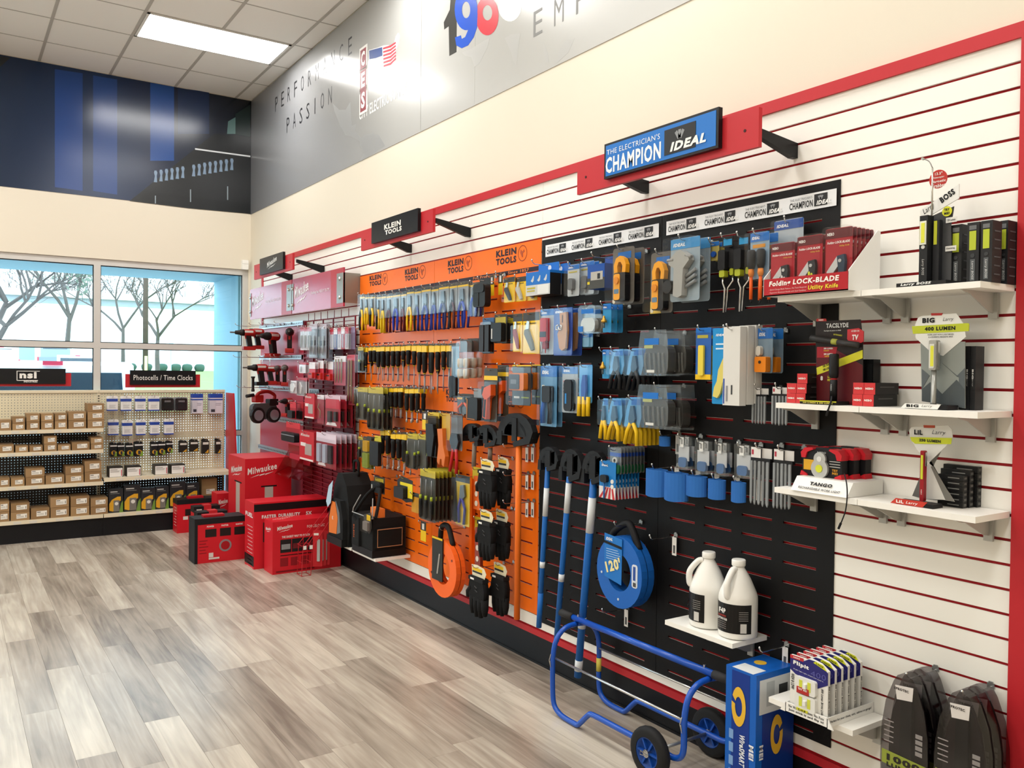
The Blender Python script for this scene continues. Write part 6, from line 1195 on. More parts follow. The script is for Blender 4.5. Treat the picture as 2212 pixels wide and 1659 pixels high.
# cable ties
def B_ties(n, pt):
    def f(r, w, h):
        draw(r, w, h, [('box', 'white_card', -.5, .0, -.22, -.04, -.004, -.002, '#e9e6e2'), ('box', 'white_card', .0, .5, -.23, -.05, .004, .006, '#d9d6d2'), ('box', 'black_clip', -.5, .5, -.27, -.21, -.005, .012, '#1a1a1c'), ('box', 'red_print', -.46, -.36, -.16, -.08, -.005, -.004, '#b5394a')])
        for k in range(n):
            x = (-.42+.84*k/(n-1)); z1 = 1-pt*(abs(x)*.0+random.random()*.5)
            MB().prism([((x-.055)*w, -.26*h), ((x+.055)*w, -.26*h), ((x+.05)*w, -(z1-.05)*h), (x*w, -z1*h), ((x-.05)*w, -(z1-.05)*h)], -.012+.006*(k % 3), -.006+.006*(k % 3)).build('tie_bundle', P('#8e9294', .35), r)
    return f
for i, (a, b, y0, y1, L) in enumerate(((772, 912, 345, 722, 'short grey cable tie bundle, upper row, nearer the orange sheet'), (967, 1130, 335, 735, 'short grey cable tie bundle, upper row, behind the red cartons'), (752, 945, 930, 1540, 'long grey cable tie bundle, lower row, nearer the orange sheet'), (980, 1165, 950, 1572, 'long grey cable tie bundle, lower row, nearer the white shelf'))):
    hang(I5, (a, y0, b, y1), .15, B_ties(7, .04 if i < 2 else .08), 'cable_tie_bundle', L, 'cable ties', 1)
# small bags with blue foam
def B_fbag(r, w, h): draw(r, w, h, [('pl', 'bag', [(-.45, 0), (.5, -.06), (.5, -.97), (-.42, -1)], -.016, .004, BAGP), ('box', 'white_card', -.38, .44, -.72, -.3, -.006, -.004, '#d3d6d8'), ('box', 'white_tag', -.12, .14, -.32, -.04, -.0172, -.016, '#e6e6e2'), ('box', '>barcode', -.06, .08, -.24, -.1, -.018, -.0172, '#9a9a98'), ('rb', 'blue_foam', -.3, .3, -.9, -.62, .012, -.014, .0, '#3f6ea6')])
for i, (a, b, y0, y1) in enumerate(((22, 150, 835, 1180), (206, 350, 880, 1222), (402, 525, 898, 1245), (597, 765, 920, 1265))):
    hang(I5, (a, y0, b, y1), .13, B_fbag, 'foam_bag', 'clear bag with blue foam piece, %s from left' % ORD[i], 'bag', 2, .03)
# blue abrasive rolls
BF = paint_mat('blue_foam', '#2f6cb8', .9, .4, 300)
rolls = [(I3, (1478, 222, 1592, 332), .12), (I3, (1338, 590, 1555, 895), .16), (I3, (1545, 630, 1785, 945), .17), (I3, (1785, 665, 2000, 893), .16), (I5, (328, 1272, 490, 1468), .16), (I5, (556, 1298, 694, 1500), .16)]
rn = ['tiny blue foam roll above the row of rolls', 'blue foam roll, first of the row beneath the bags', 'largest blue foam roll, second of the row', 'blue foam roll, third of the row', 'blue foam roll, fourth of the row', 'small blue foam roll, last of the row']
for i, (Kf, b, d) in enumerate(rolls):
    yc, zt, w, hh = rbox(Kf, *b, d); t = thing('foam_roll', rn[i], 'foam roll', (-d, yc, zt), RZ, 'blue foam rolls')
    n = 20; ex, ey, th = w/2, w*.28, .006; m_ = MB()
    for k in range(n):
        a0, a1 = 2*math.pi*k/n, 2*math.pi*(k+1)/n
        P0 = [(ex*math.cos(a), ey*math.sin(a)) for a in (a0, a1)]; P1 = [((ex-th)*math.cos(a), (ey-th)*math.sin(a)) for a in (a0, a1)]
        zb = [-hh+hh*.05*math.cos(a)**2 for a in (a0, a1)]
        m_.face([(P0[0][0], P0[0][1], zb[0]), (P0[1][0], P0[1][1], zb[1]), (P0[1][0], P0[1][1], 0), (P0[0][0], P0[0][1], 0)]); m_.face([(P1[1][0], P1[1][1], zb[1]), (P1[0][0], P1[0][1], zb[0]), (P1[0][0], P1[0][1], 0), (P1[1][0], P1[1][1], 0)])
        m_.face([(P0[0][0], P0[0][1], 0), (P0[1][0], P0[1][1], 0), (P1[1][0], P1[1][1], 0), (P1[0][0], P1[0][1], 0)]); m_.face([(P1[0][0], P1[0][1], zb[0]), (P1[1][0], P1[1][1], zb[1]), (P0[1][0], P0[1][1], zb[1]), (P0[0][0], P0[0][1], zb[0])])
    m_.build('roll', BF, t); hook(yc, zt+.004, d, 'chrome peg hook holding the '+rn[i], .03, True)
# rope and flag packs
def B_rope(r, w, h):
    draw(r, w, h, [('rb', 'card', -.5, .5, -1, 0, .006, 0, .002, '#6d7072'), ('box', 'blue_band', -.5, .5, -.34, -.2, -.0012, 0, '#2b4fa8'), ('rb', 'shell', -.48, .48, -.64, -.02, .006, -.016, -.0018, CLEAR), ('rb', 'green_nuts', -.48, .48, -.98, -.64, .012, -.014, -.001, '#1f5a3a')])
    ringmesh(.016, .009, -.5*h, -.008, -.002, 12).build('ring', '#c4c4c0', r)
hang(I3, (922, 345, 1048, 640), .19, B_rope, 'wing_nut_pack', 'clear pack with green wire nuts, front of a long row', 'pack', 8, .02)
def B_flag(r, w, h):
    draw(r, w, h, [('rb', 'card', -.5, .5, -1, 0, .004, 0, .002, '#1c78c0'), ('box', 'white_field', -.5, .5, -1, -.68, -.0012, 0, '#e6dfdc')])
    for k in range(4): MB().prism([((-.5+.28*k)*w, -1*h), ((-.36+.28*k)*w, -1*h), ((-.02+.12*k)*w, -.69*h), ((-.1+.12*k)*w, -.69*h)], -.002, -.001).build('red_ray', '#c23238', r)
    draw(r, w, h, [('rb', 'cable_tool', -.3, .1, -.56, -.36, .012, -.018, -.001, '#18181a'), ('la', 'blue_shaft', -.1, [(.004, -.56), (.004, -1)], -.01, '#2a6ab4'), ('cy', 'badge', .3, -.52, .010, -.003, 0, '#e6e4de'), ('cy', 'badge', .3, -.66, .010, -.003, 0, '#e6e4de')]); text(r, 'IDEAL', -.15*w, -.1*h, .4*w, .06*h, '#f2f4f6', y=-.002, bold=.06, shear=.25)
hang(I3, (802, 505, 985, 918), .21, B_flag, 'flag_pack', 'blue pack with red and white rays, front of its row', 'pack', 8, .02)
# conduit benders with blue handles
BP = '#1f66b5'; LBL = '#dfe3e6'
bender('conduit bender with blue handle nearest the orange sheet', I3, (150, 325, 375, 610), I3(235, 400), (1164, 1355), .16, .0135, BP, [(.20, .36, LBL), (.62, .655, LBL), (.80, 1.0-.0, BP)], '#161618')
bender('conduit bender with blue handle, middle of three', I3, (385, 345, 640, 730), I3(485, 445), (1202, 1385), .16, .0145, BP, [(.14, .30, LBL), (.63, .67, LBL)], '#161618')
bender('conduit bender with thick blue handle, beside the flag packs', I3, (632, 365, 900, 760), I3(760, 480), (1248, 1462), .16, .0185, BP, [(.17, .33, LBL), (.72, .77, LBL), (.92, .97, LBL)], '#161618')
# blue fish tape
yc, zt, w, hh = rbox(F1, 800, 30, 1350, 1000, .14)
t = thing('fish_tape_reel', 'blue round fish tape reel with hang card reading 120 feet', 'fish tape', (-.14, yc, zt), RZ)
R = w*.46; cz = -hh+R*1.06; BLP = P('#1d63b8', .4)
for a, b in ((-.025, .01), (.018, .05)):
    mm = MB(); n = 32; oct_ = [(R*.50*math.cos(math.radians(22.5+45*k)), cz+R*.50*math.sin(math.radians(22.5+45*k))) for k in range(8)]
    ringmesh(R, R*.52, cz, a, b, 32, R*1.06, R*.56).build('reel_case', BLP, t)
ringmesh(R*.96, R*.58, cz, .01, .018, 32, R*1.0, R*.6).build('dark_gap', BLK, t)
BKR = P('#17171a', .6)
MB().tube(spline([(-R*.55, .012, cz+R*.8), (-R*.5, .012, -hh*.16), (R*.05, .012, -.01), (R*.3, .012, -.03), (R*.62, .012, cz+R*.75)], 5), .017, 8).build('handle', BKR, t, True)
q = MB().prism([(-R*.62, cz+R*1.08), (R*.18, cz+R*1.0), (R*.16, cz-R*.35), (-R*.60, cz-R*.22)], -.031, -.029).build('hang_card', '#1f74c4', t)
MB().prism([(-R*.62, cz+R*.86), (R*.17, cz+R*.78), (R*.17, cz+R*.70), (-R*.62, cz+R*.78)], -.0318, -.031).build('black_band', BLK, q); text(q, "120'", -R*.2, cz+R*.18, R*.7, R*.34, '#efe0a0', y=-.033, rot=-.35, bold=.05)
text(q, 'IDEAL', -R*.38, cz+R*.93, R*.3, R*.09, '#f2f4f6', y=-.033, bold=.06, shear=.25)
for k in range(5): MB().box(-R*.52, R*(.0+.05*(k % 3)), -.0318, -.031, cz+R*(.62-.07*k), cz+R*(.635-.07*k)).build('print_line', '#b9d2e8', q)
q = MB().prism(rr(R*.58, R*.82, cz-R*.32, cz+R*.36, .012), -.0262, -.025).build('side_label', '#d9dfe6', t); MB().box(R*.64, R*.74, -.027, -.0262, cz-R*.1, cz+R*.3).build('blue_print', '#2c4f9c', q); MB().box(R*.64, R*.76, -.027, -.0262, cz-R*.28, cz-R*.16).build('barcode', '#4a4a4a', q)
for a in (100, 190, 270, 350): MB().prism(circ(R*.78*math.cos(math.radians(a)), cz+R*.8*math.sin(math.radians(a)), .006, 8), -.027, -.025).build('rivet', '#c9d4df', t)
hook(yc, zt-.02, .17, 'chrome peg hook holding the blue fish tape reel', .03)
for i, (p, L) in enumerate(((I3(1645, 1340), 'empty peg hook with price tag right of the blue fish tape'), (F1(1105, 1010), 'empty peg hook with price tag under the blue fish tape'), (F3(1275, 1085), 'empty peg hook with price tag below the jug shelf'))):
    y, z = rwp(*p, .04); hook(y, z, .16, L, .03, True)
# ------------------------------------------------------------------ shelves with brackets
def bracket(par, x, dep, z=0):
    MB().prism([(.0, z-.019), (dep-.002, z-.019), (dep-.002, z-.085), (dep-.04, z-.078), (.05, z-.03), (.02, z-.026)], x-.002, x+.002, 'x').build('bracket', P('#c4c3bd', .4, .3), par)
    MB().box(x-.014, x+.014, dep-.012, dep-.002, z-.10, z-.02).build('bracket_foot', P('#b9b9b4', .4, .3), par)
def shelf(label, y0, y1, z, dep=.2, br=(.12, .88)):
    t = ledge(label, y0, y1, z, .0258+dep, dep)
    w = y0-y1
    for b in br: bracket(t, -w/2+w*b, dep)
    return t
SZ1, SZ2, SZ3 = 1.893, 1.510, 1.203
for z, nm in ((SZ1, 'top'), (SZ2, 'middle'), (SZ3, 'lowest')):
    shelf('%s white wall shelf board next to the black sheet' % nm, -7.14, -7.475, z, .2, (.08, .92)); shelf('%s white wall shelf board beside the red end trim' % nm, -7.477, -7.862, z, .2, (.1, .85))
shelf('white wall shelf carrying the two white jugs', -6.59, -6.955, .578, .2, (.2, .8))
FZ = .432
shelf('white wall shelf under the white light switch packs', -7.13, -7.475, FZ, .2, (.1, .9))
# ---- jugs of cutting fluid
def jug(label, y, d, z, rot):
    t = thing('jug', label, 'jug', (-d, y, z), RZ+rot, 'white jugs of cutting fluid'); JW = P('#f3f1ea', .35)
    r = .076; prof = [(r*.8, 0), (r*.96, .004), (r, .015), (r, .165), (r*.985, .18), (r*.93, .195), (r*.62, .255), (r*.36, .292), (r*.30, .30), (r*.30, .312)]
    t.scale = (1, 1, .9); MB().lathe(prof, (0, 0, 0), 28).build('body', JW, t, True)
    MB().lathe([(r*.34, .308), (r*.36, .312), (r*.36, .332), (r*.33, .336)], (0, 0, 0), 20).build('cap', JW, t, True)
    MB().tube(spline([(0, -r*.30, .296), (0, -r*.55, .292), (0, -r*.98, .245), (0, -r*1.0, .195), (0, -r*.9, .180)], 5), [.013]*21, 8).build('handle', JW, t, True)
    lab = MB(); n = 14
    for k in range(n):
        a0, a1 = math.radians(-165+150*k/n), math.radians(-165+150*(k+1)/n); rr_ = r+.0012
        lab.face([(rr_*math.cos(a0), rr_*math.sin(a0), .03), (rr_*math.cos(a1), rr_*math.sin(a1), .03), (rr_*math.cos(a1), rr_*math.sin(a1), .155), (rr_*math.cos(a0), rr_*math.sin(a0), .155)])
    q = lab.build('label', P('#141313', .4), t, True)
    def ctext(s, ang, z, w, h, col, nm='lettering'):
        a = math.radians(ang); text(q, s, (r+.0025)*math.cos(a), z, w, h, col, y=(r+.0025)*math.sin(a), yaw=a+math.pi/2, bold=.04, name=nm)
    ctext('F4P', -105, .122, .038, .022, '#f0eee8'); ctext('SYNTHETIC', -105, .100, .044, .008, '#b5362a'); ctext('CUTTING FLUID', -105, .087, .056, .010, '#f0eee8')
    for k in range(4): ctext('----------', -105, .074-.009*k, .045, .002, '#9a8f88', 'print_line')
    a = math.radians(-35); 
    for k in range(5): ctext('--------', -40, .125-.009*k, .036, .002, '#b9b4ae', 'print_line')
    o = MB().box(-.012, .012, -.0006, 0, -.02, .02).build('barcode', '#cfccc6', q); o.location = ((r+.002)*math.cos(math.radians(-40)), (r+.002)*math.sin(math.radians(-40)), .055); o.rotation_euler = (0, 0, math.radians(-40)+math.pi/2)
    return t
jz = .5785
y, _ = rwp(1528, 1355, .13); jug('white plastic jug with black label, nearer the orange sheet', -6.735, .125, jz, -.75)
jug('white plastic jug with black label, nearer the camera', -6.895, .128, jz, .12)
# ---- red folding knife display box
yk0, yk1 = -7.105, -7.452; dK = .26; zK = SZ1+.0008
t = thing('knife_display_box', 'white counter box with red front lettered folding lock blade', 'display box', (-dK, (yk0+yk1)/2, zK), RZ); w = yk0-yk1
MB().box(-w/2, w/2, 0, .004, 0, .062).build('red_front', P('#b3202a', .35), t); MB().box(-w/2, w/2, 0, .172, 0, .004).build('floor_sheet', WHT, t)
for s in (-1, 1): MB().prism([(0, .0), (.172, 0), (.172, .21), (.155, .21), (0, .066)], s*w/2-.0015, s*w/2+.0015, 'x').build('side_sheet', WHT, t)
MB().box(-w/2, w/2, .169, .172, 0, .21).build('back_sheet', WHT, t)
text(t, 'Folding LOCK-BLADE', -.005, .041, w*.83, .024, '#f4efe6', y=-.0012, bold=.04, shear=.12); text(t, 'Utility Knife', w*.22, .017, w*.34, .019, '#e8d23a', y=-.0012, bold=.03, shear=.12)
for k in range(2): text(t, ['- Quick-Change Blade Feature...No Tools Required', '- Ergonomic Aluminum Handle with Steel Carabiner'][k], -w*.2, .022-.011*k, w*.46, .007, '#e9c9c4', y=-.0012, bold=0)
def B_lock(hc, spots=None):
    def f(r, w, h):
        draw(r, w, h, [('rb', 'card', -.5, .5, -1, 0, .006, 0, .002, '#a5202b'), ('box', 'dark_header', -.5, .5, -.16, -.01, -.0012, 0, '#5c1a20'), ('pl', 'blade', [(-.38, -.84), (-.36, -.7), (.02, -.46), (.08, -.5), (.06, -.62), (-.34, -.86)], -.012, -.002, '#c3c4c2'), ('pl', 'handle', [(.04, -.46), (.3, -.44), (.34, -.55), (.26, -1), (-.02, -1), (.1, -.7)], -.016, -.003, hc), ('cy', 'pivot', .16, -.54, .006, -.018, -.016, '#b9b9b6')])
        if spots:
            for k in range(6): MB().prism(circ((.10+.1*(k % 2)-.02*(k//2))*w, (-.68-.11*(k//2)-.03*(k % 2))*h, .0045, 8, .008), -.0172, -.016).build('spot', spots, r)
        text(r, 'NEBO', -.3*w, -.09*h, .26*w, .05*h, '#f0ece6', y=-.002, bold=.03); text(r, 'Folding LOCK-BLADE', .0, -.235*h, .84*w, .05*h, '#f4efe9', y=-.002, bold=.03, shear=.15); text(r, 'Utility Knife', .22*w, -.295*h, .36*w, .034*h, '#d8b93a', y=-.002, bold=.01, shear=.15)
        draw(r, w, h, [('rb', 'shell', -.52, .52, -1, .02, .012, -.018, .003, CLEAR)])
    return f
kw = w/3-.006
for i, (hc, sp, L) in enumerate((('#26262a', '#d9d6d4', 'grey spotted'), ('#26262a', '#d3d83a', 'yellow spotted'), ('#2a3a4c', None, 'plain blue black'))):
    x = -w/2+kw*(i+.5)+.003+.005*i; yy = (yk0+yk1)/2-x
    t = thing('knife_pack', 'red card with %s folding knife at the front of the white box' % L, 'knife', (-dK+.03, yy, zK+.006+.185+.012*i), RZ, 'red folding knife cards'); B_lock(hc, sp)(t, kw*.94, .185+.012*i)
    for k in range(1, (3, 3, 6)[i]):
        c = copy_tree(t); c.location = t.location+Vector((.023*k, 0, 0)); c['label'] = 'red folding knife card, %s in line behind the %s one' % (ORD[k], L)
# ---- magnetic light display
GM = P('#3a3c3f', .4); LIM = P('#cfd63a', .4)
def px_on(Kf, x, y, d): return rwp(*Kf(x, y), d)
dM = .16; ym = px_on(R6, 1425, 1050, dM)[0]; zM = SZ1+.0008
t = thing('light_display', 'black counter stand with work light, telescoping magnet and round red sign', 'display stand', (-dM, ym, zM), RZ)
def loc(Kf, x, y, d=dM): a = rwp(*Kf(x, y), d); return (ym-a[0], a[1]-zM)
MB().prism([(-.075, 0), (.085, 0), (.085, .012), (-.075, .012)], -.06, .06).build('base', P('#1b1b1d', .4), t); text(t, 'Larry BOSS', -.01, .006, .1, .010, '#e9e9e6', y=-.0615, bold=.05, shear=.2)
bp = [loc(R6, *p) for p in ((1325, 520), (1330, 600), (1305, 700), (1305, 1090), (1575, 1090), (1580, 830), (1650, 810), (1650, 300))]
MB().prism([bp[1], (bp[1][0], .012), (bp[4][0], .012), bp[5], loc(R6, 1575, 640), loc(R6, 1600, 480)], .018, .021).build('back_card', P('#4a4b4d', .4), t)
q = MB().prism([loc(R6, *p) for p in ((1325, 520), (1335, 605), (1650, 415), (1652, 295))], .012, .016).build('white_banner', '#ecebe6', t)
a = loc(R6, 1400, 505); text(q, 'Larry', a[0], a[1], .040, .022, BLK, y=.0110, rot=-.52, shear=.3, bold=.0); a = loc(R6, 1555, 395); text(q, 'BOSS', a[0], a[1], .050, .020, BLK, y=.0110, rot=-.52, bold=.05)
a = loc(R6, 1480, 255); rdd = .029
MB().prism(circ(a[0], a[1], rdd, 24), .010, .012).build('red_disc', P('#c2372f', .4), t)
for k, (s, w_, h_) in enumerate((('13.5"', .024, .009), ('Telescoping', .036, .007), ('Magnetic', .046, .011), ('Grabber', .044, .012))): text(t, s, a[0]+.002, a[1]+.017-.0125*k, w_, h_, '#f2e9e2', y=.009, bold=.03)
a = loc(R6, 1555, 525); MB().prism(circ(a[0], a[1], .0155, 20), .009, .0105).build('yellow_disc', P('#d8d92e', .4), t); text(t, 'TRY', a[0], a[1]+.005, .017, .008, BLK, y=.008, bold=.05); text(t, 'ME!', a[0], a[1]-.006, .017, .008, BLK, y=.008, bold=.05)
a = loc(R6, 1350, 700); MB().box(a[0]-.012, a[0]+.012, .012, .014, a[1]-.022, a[1]+.018).build('yellow_card', P('#e6dc2a', .4), t); text(t, '400', a[0], a[1]+.008, .018, .011, BLK, y=.011, bold=.04); text(t, 'Lumen', a[0], a[1]-.006, .02, .006, BLK, y=.011, bold=.02)
a = loc(R6, 1348, 805); MB().box(a[0]-.011, a[0]+.011, .012, .014, a[1]-.008, a[1]+.009).build('red_card', P('#c2372f', .4), t)
for (x_, y_, s) in ((1590, 595, '120 Lumen'), (1585, 835, 'Dimming')): a = loc(R6, x_, y_); MB().box(a[0]-.017, a[0]+.017, .010, .0115, a[1]-.008, a[1]+.008).build('white_card', '#e4e3dd', t); text(t, s, a[0], a[1], .026, .007, BLK, y=.009, bold=.02)
lx = loc(R6, 1415, 800)[0]; zt = loc(R6, 1430, 570)[1]; zl0 = loc(R6, 1410, 815)[1]; zl1 = loc(R6, 1410, 620)[1]
MB().box(lx-.013, lx+.013, -.03, .004, .012, zt).build('work_light', P('#1f2022', .45), t); MB().box(lx-.010, lx+.010, -.034, -.03, zl0, zl1).build('light_bar', P('#e6e8d8', .2), t); MB().box(lx-.005, lx+.006, -.0352, -.034, zl0+.006, zl1-.006).build('yellow_led', P('#e2e34a', .4), t)
MB().prism(circ(lx, loc(R6, 1405, 835)[1], .006, 12), -.032, -.03).build('button', '#d0cfca', t); text(t, 'Larry BOSS', lx, .06, .05, .010, '#b9b9b6', y=-.0312, rot=math.pi/2, shear=.2)
MB().box(lx+.017, lx+.037, -.006, .012, .012, zt*.93).build('second_light', P('#26272a', .45), t); MB().box(lx+.020, lx+.030, -.0072, -.006, zl0, zl1).build('yellow_led', P('#cdd23a', .4), t)
p0 = loc(R6, 1460, 570); p1 = loc(R6, 1465, 170); p2 = loc(R6, 1385, 95)
MB().tube([(p0[0], -.012, p0[1]), (p1[0], -.012, p1[1])], .0026, 6).build('magnet_rod', P('#c9c6bd', .25, .9), t, True); MB().tube(spline([(p1[0], -.012, p1[1]), ((p1[0]+p2[0])/2+.004, -.012, (p1[1]+p2[1])/2+.006), (p2[0], -.012, p2[1])], 4), .0018, 5).build('magnet_neck', P('#8d8a84', .4, .5), t, True); MB().tube([(p2[0]+.003, -.012, p2[1]-.002), (p2[0]-.004, -.012, p2[1]+.002)], .004, 8).build('magnet_tip', P('#c9c6bd', .25, .9), t)
# boxed lights beside it
for i, (x0, x1, y0, d) in enumerate(((1597, 1690, 640, .13), (1735, 1835, 620, .15), (1850, 1945, 605, .17), (2010, 2075, 605, .08))):
    yc, zt, w, hh = rbox(R6, x0, y0, x1, 1115, d); hh = zt-zM; tt = thing('light_box', ['black boxed work light closest to the display stand', 'black boxed work light, second from the display stand', 'black boxed work light at the front corner of the top shelf', 'black boxed work light against the wall on the top shelf'][i], 'box', (-d, yc, zM), RZ, 'black boxed work lights')
    MB().box(-w/2, w/2, 0, .055, 0, hh).build('carton', P('#232426', .45), tt); MB().box(-w*.3, w*.26, -.0012, 0, hh*.55, hh*.86).build('yellow_print', P('#b9c63a', .35), tt); MB().box(-w*.32, w*.28, -.0012, 0, hh*.88, hh*.95).build('grey_cap', '#6d6f70', tt)
    MB().prism(circ(-.0, hh*.46, w*.18, 12), -.0014, 0).build('button_print', '#3a3c3e', tt); MB().box(-w*.2, w*.2, -.0011, 0, .01, hh*.4).build('grip_print', '#5a5e60', tt); text(tt, 'Larry BOSS', -.0, hh*.22, hh*.3, .008, '#c9cac8', y=-.0018, rot=math.pi/2, shear=.2)
    for k in range(6): MB().box(w/2, w/2+.0012, .012, .045, hh*(.12+.14*k), hh*(.12+.14*k)+.004).build('side_print', '#54565a', tt)
# ---- TACSLYDE display on the middle shelf
zM = SZ2+.0008; dM = .15; ym = px_on(R7, 640, 760, dM)[0]
t = thing('flashlight_display', 'dark red counter card with large flashlight picture and standing flashlight', 'display stand', (-dM, ym, zM), RZ)
pts = [loc(R7, *p) for p in ((455, 130), (830, 115), (850, 300), (850, 800), (465, 800))]; pts[3] = (pts[3][0], 0); pts[4] = (pts[4][0], 0)
q = MB().prism(pts, 0, .003).build('back_card', P('#231a1a', .4), t)
MB().prism([loc(R7, 465, 350), loc(R7, 600, 350), loc(R7, 850, 500), (pts[3][0], .002), (pts[4][0], .002)], -.0008, 0).build('red_print', P('#5c151c', .4), q)
def at(s, x, y, w_, h_, col, rot=0, **k): a = loc(R7, x, y); text(q, s, a[0], a[1], w_, h_, col, y=-.0022, rot=rot, **k)
def card(nm, poly, col, y=-.0016): return MB().prism([loc(R7, *p) for p in poly], y, 0).build(nm, P(col, .4), q)
card('red_tab', [(465, 110), (545, 108), (550, 130), (465, 132)], '#b5302f'); at('NEBO', 505, 120, .020, .005, '#f0ece6', bold=.04)
at('TACSLYDE', 640, 165, .088, .016, '#d6d6d4', bold=.03); at('Flashlight & Lantern in ONE!', 600, 210, .068, .005, '#e4e2dc'); at('EXTENDABLE', 645, 245, .034, .005, '#d8d43a', rot=.15)
q2 = card('tv_badge', [(728, 200), (820, 188), (862, 215), (860, 300), (840, 312), (740, 300), (725, 280)], '#c2333a', -.004); a = loc(R7, 795, 265); text(q2, 'TV', a[0], a[1], .024, .018, '#f2ece8', y=-.0052, bold=.05, shear=.1); a = loc(R7, 795, 212); text(q2, 'AS SEEN ON', a[0], a[1], .030, .006, '#f2ece8', y=-.0052, bold=.02)
card('red_label', [(470, 345), (640, 345), (620, 435), (470, 435)], '#a3202c', -.0012); at('300 LUMEN', 565, 358, .036, .006, '#f0ece6', bold=.05); at('FLASHLIGHT', 550, 377, .022, .004, '#e2c93a', bold=.03); at('200 LUMEN', 565, 405, .036, .006, '#f0ece6', bold=.05); at('LANTERN', 560, 423, .024, .005, '#e2c93a', bold=.03)
card('yellow_stripe', [(465, 520), (850, 370), (850, 440), (470, 580)], '#d3cf33', -.0012); at('12X ZOOM', 555, 495, .036, .008, '#2a2410', rot=-.32, bold=.05); at('180 LIGHT', 557, 525, .036, .008, '#2a2410', rot=-.32, bold=.05); at('8', 510, 607, .010, .016, '#e6e3da', bold=.05); at('LIGHT', 585, 597, .024, .008, '#d8d43a', bold=.05); at('MODES', 585, 622, .026, .008, '#d8d43a', bold=.05)
a0 = loc(R7, 445, 275); a1 = loc(R7, 835, 330); a2 = loc(R7, 620, 300)
b0, b1, b2 = Vector((a0[0], -.016, a0[1])), Vector((a1[0], -.016, a1[1])), Vector((a2[0], -.016, a2[1]))
MB().tube([b0, b0.lerp(b2, .3), b2, b2.lerp(b1, .1)], [.013, .0125, .0105, .010], 10).build('picture_flashlight', P('#2c2b2b', .4), q, True); MB().tube([b2, b2.lerp(b1, .22)], .0107, 10).build('green_band', P('#a9ad4a', .4), q, True); MB().tube([b2.lerp(b1, .22), b1], .0105, 10).build('picture_flashlight', P('#3a3838', .4), q, True)
lx = loc(R7, 660, 600)[0]; z1 = loc(R7, 660, 405)[1]
MB().lathe([(.0125, .010), (.0125, z1*.48), (.010, z1*.49), (.010, z1*.52), (.0155, z1*.54), (.0165, z1*.62), (.0165, z1*.97), (.014, z1)], (lx, -.035, 0), 16).build('flashlight', P('#141416', .45), t, True); MB().lathe([(.0102, z1*.488), (.0106, z1*.505), (.0102, z1*.522)], (lx, -.035, 0), 16).build('red_ring', P('#b52a2c', .4), t, True); text(t, 'NEBO', lx, z1*.34, .022, .006, '#a9a9a6', y=-.049, rot=math.pi/2)
MB().prism([(-.092, 0), (.055, 0), (.055, .012), (-.092, .012)], -.075, -.004).build('base', P('#1a1614', .4), t); MB().box(-.092, .055, -.0762, -.075, .0085, .0125).build('yellow_edge', P('#d3cf33', .4), t); text(t, '300 LUMEN & 200 LUMEN', -.018, .005, .12, .005, '#e8d86a', y=-.077, bold=.03)
# small red ended cartons
def redends(label, Kf, x0, y0, x1, y1, dep, zb, d, lab2=False):
    yc, zt, w, hh = rbox(Kf, x0, y0, x1, y1, d); tt = thing('flashlight_carton', label, 'box', (-d, yc, zb), RZ, 'red ended flashlight cartons')
    MB().box(-w/2, w/2, .0012, dep, 0, hh).build('carton', P('#1d1c1c', .45), tt); MB().box(-w/2, w/2, 0, .0012, 0, hh).build('red_end', P('#d03a3c', .4), tt); text(tt, 'NEBO', 0, hh*.5, w*.72, hh*.18, '#f2e9e2', y=-.001, bold=.05); MB().box(w/2, w/2+.0008, dep*.2, dep*.8, hh*.6, hh*.68).build('side_print', '#5c5a58', tt); return hh
zM = SZ2+.0008
pos = {'near the black sheet': [(232, 630, 310, 715, 1), (313, 630, 395, 715, 1), (318, 540, 402, 628, 2), (230, 716, 305, 800, 0), (308, 716, 385, 800, 0)], 'near the silver light': [(785, 640, 873, 738, 1), (876, 640, 968, 738, 1), (778, 738, 862, 835, 0), (866, 738, 955, 838, 0)]}
for nm, lst in pos.items():
    h0 = rbox(R7, *lst[-1][:4], .2)[3]*.97
    for k, (x0, y0, x1, y1, tr) in enumerate(lst):
        redends('red ended flashlight carton %s, %s, %s' % (nm, ['bottom tier', 'second tier', 'topmost tier'][tr], 'left of its tier' if k in (0, 3) and len(lst) == 5 or k in (0, 2) and len(lst) == 4 else ('alone on its tier' if tr == 2 else 'right of its tier')), R7, x0, y1-h0/rbox(R7, x0, y0, x1, y1, .2)[3]*(y1-y0), x1, y1, .135, zM+tr*(h0+.0008), .2 if len(lst) == 5 else .185)
for i, (x0, x1) in enumerate(((855, 912), (916, 975))):
    yc, zt, w, hh = rbox(R7, x0, 450, x1, 640, .06); tt = thing('flashlight_carton', 'upright black flashlight carton behind the red ended ones, %s' % ORD[i], 'box', (-.075, yc, zM), RZ, 'upright black cartons on the middle shelf'); MB().box(-w/2, w/2, 0, .04, 0, zt-zM).build('carton', P('#191a1c', .45), tt); MB().box(-w*.3, w*.3, -.0008, 0, (zt-zM)*.3, (zt-zM)*.9).build('print', '#26282a', tt)
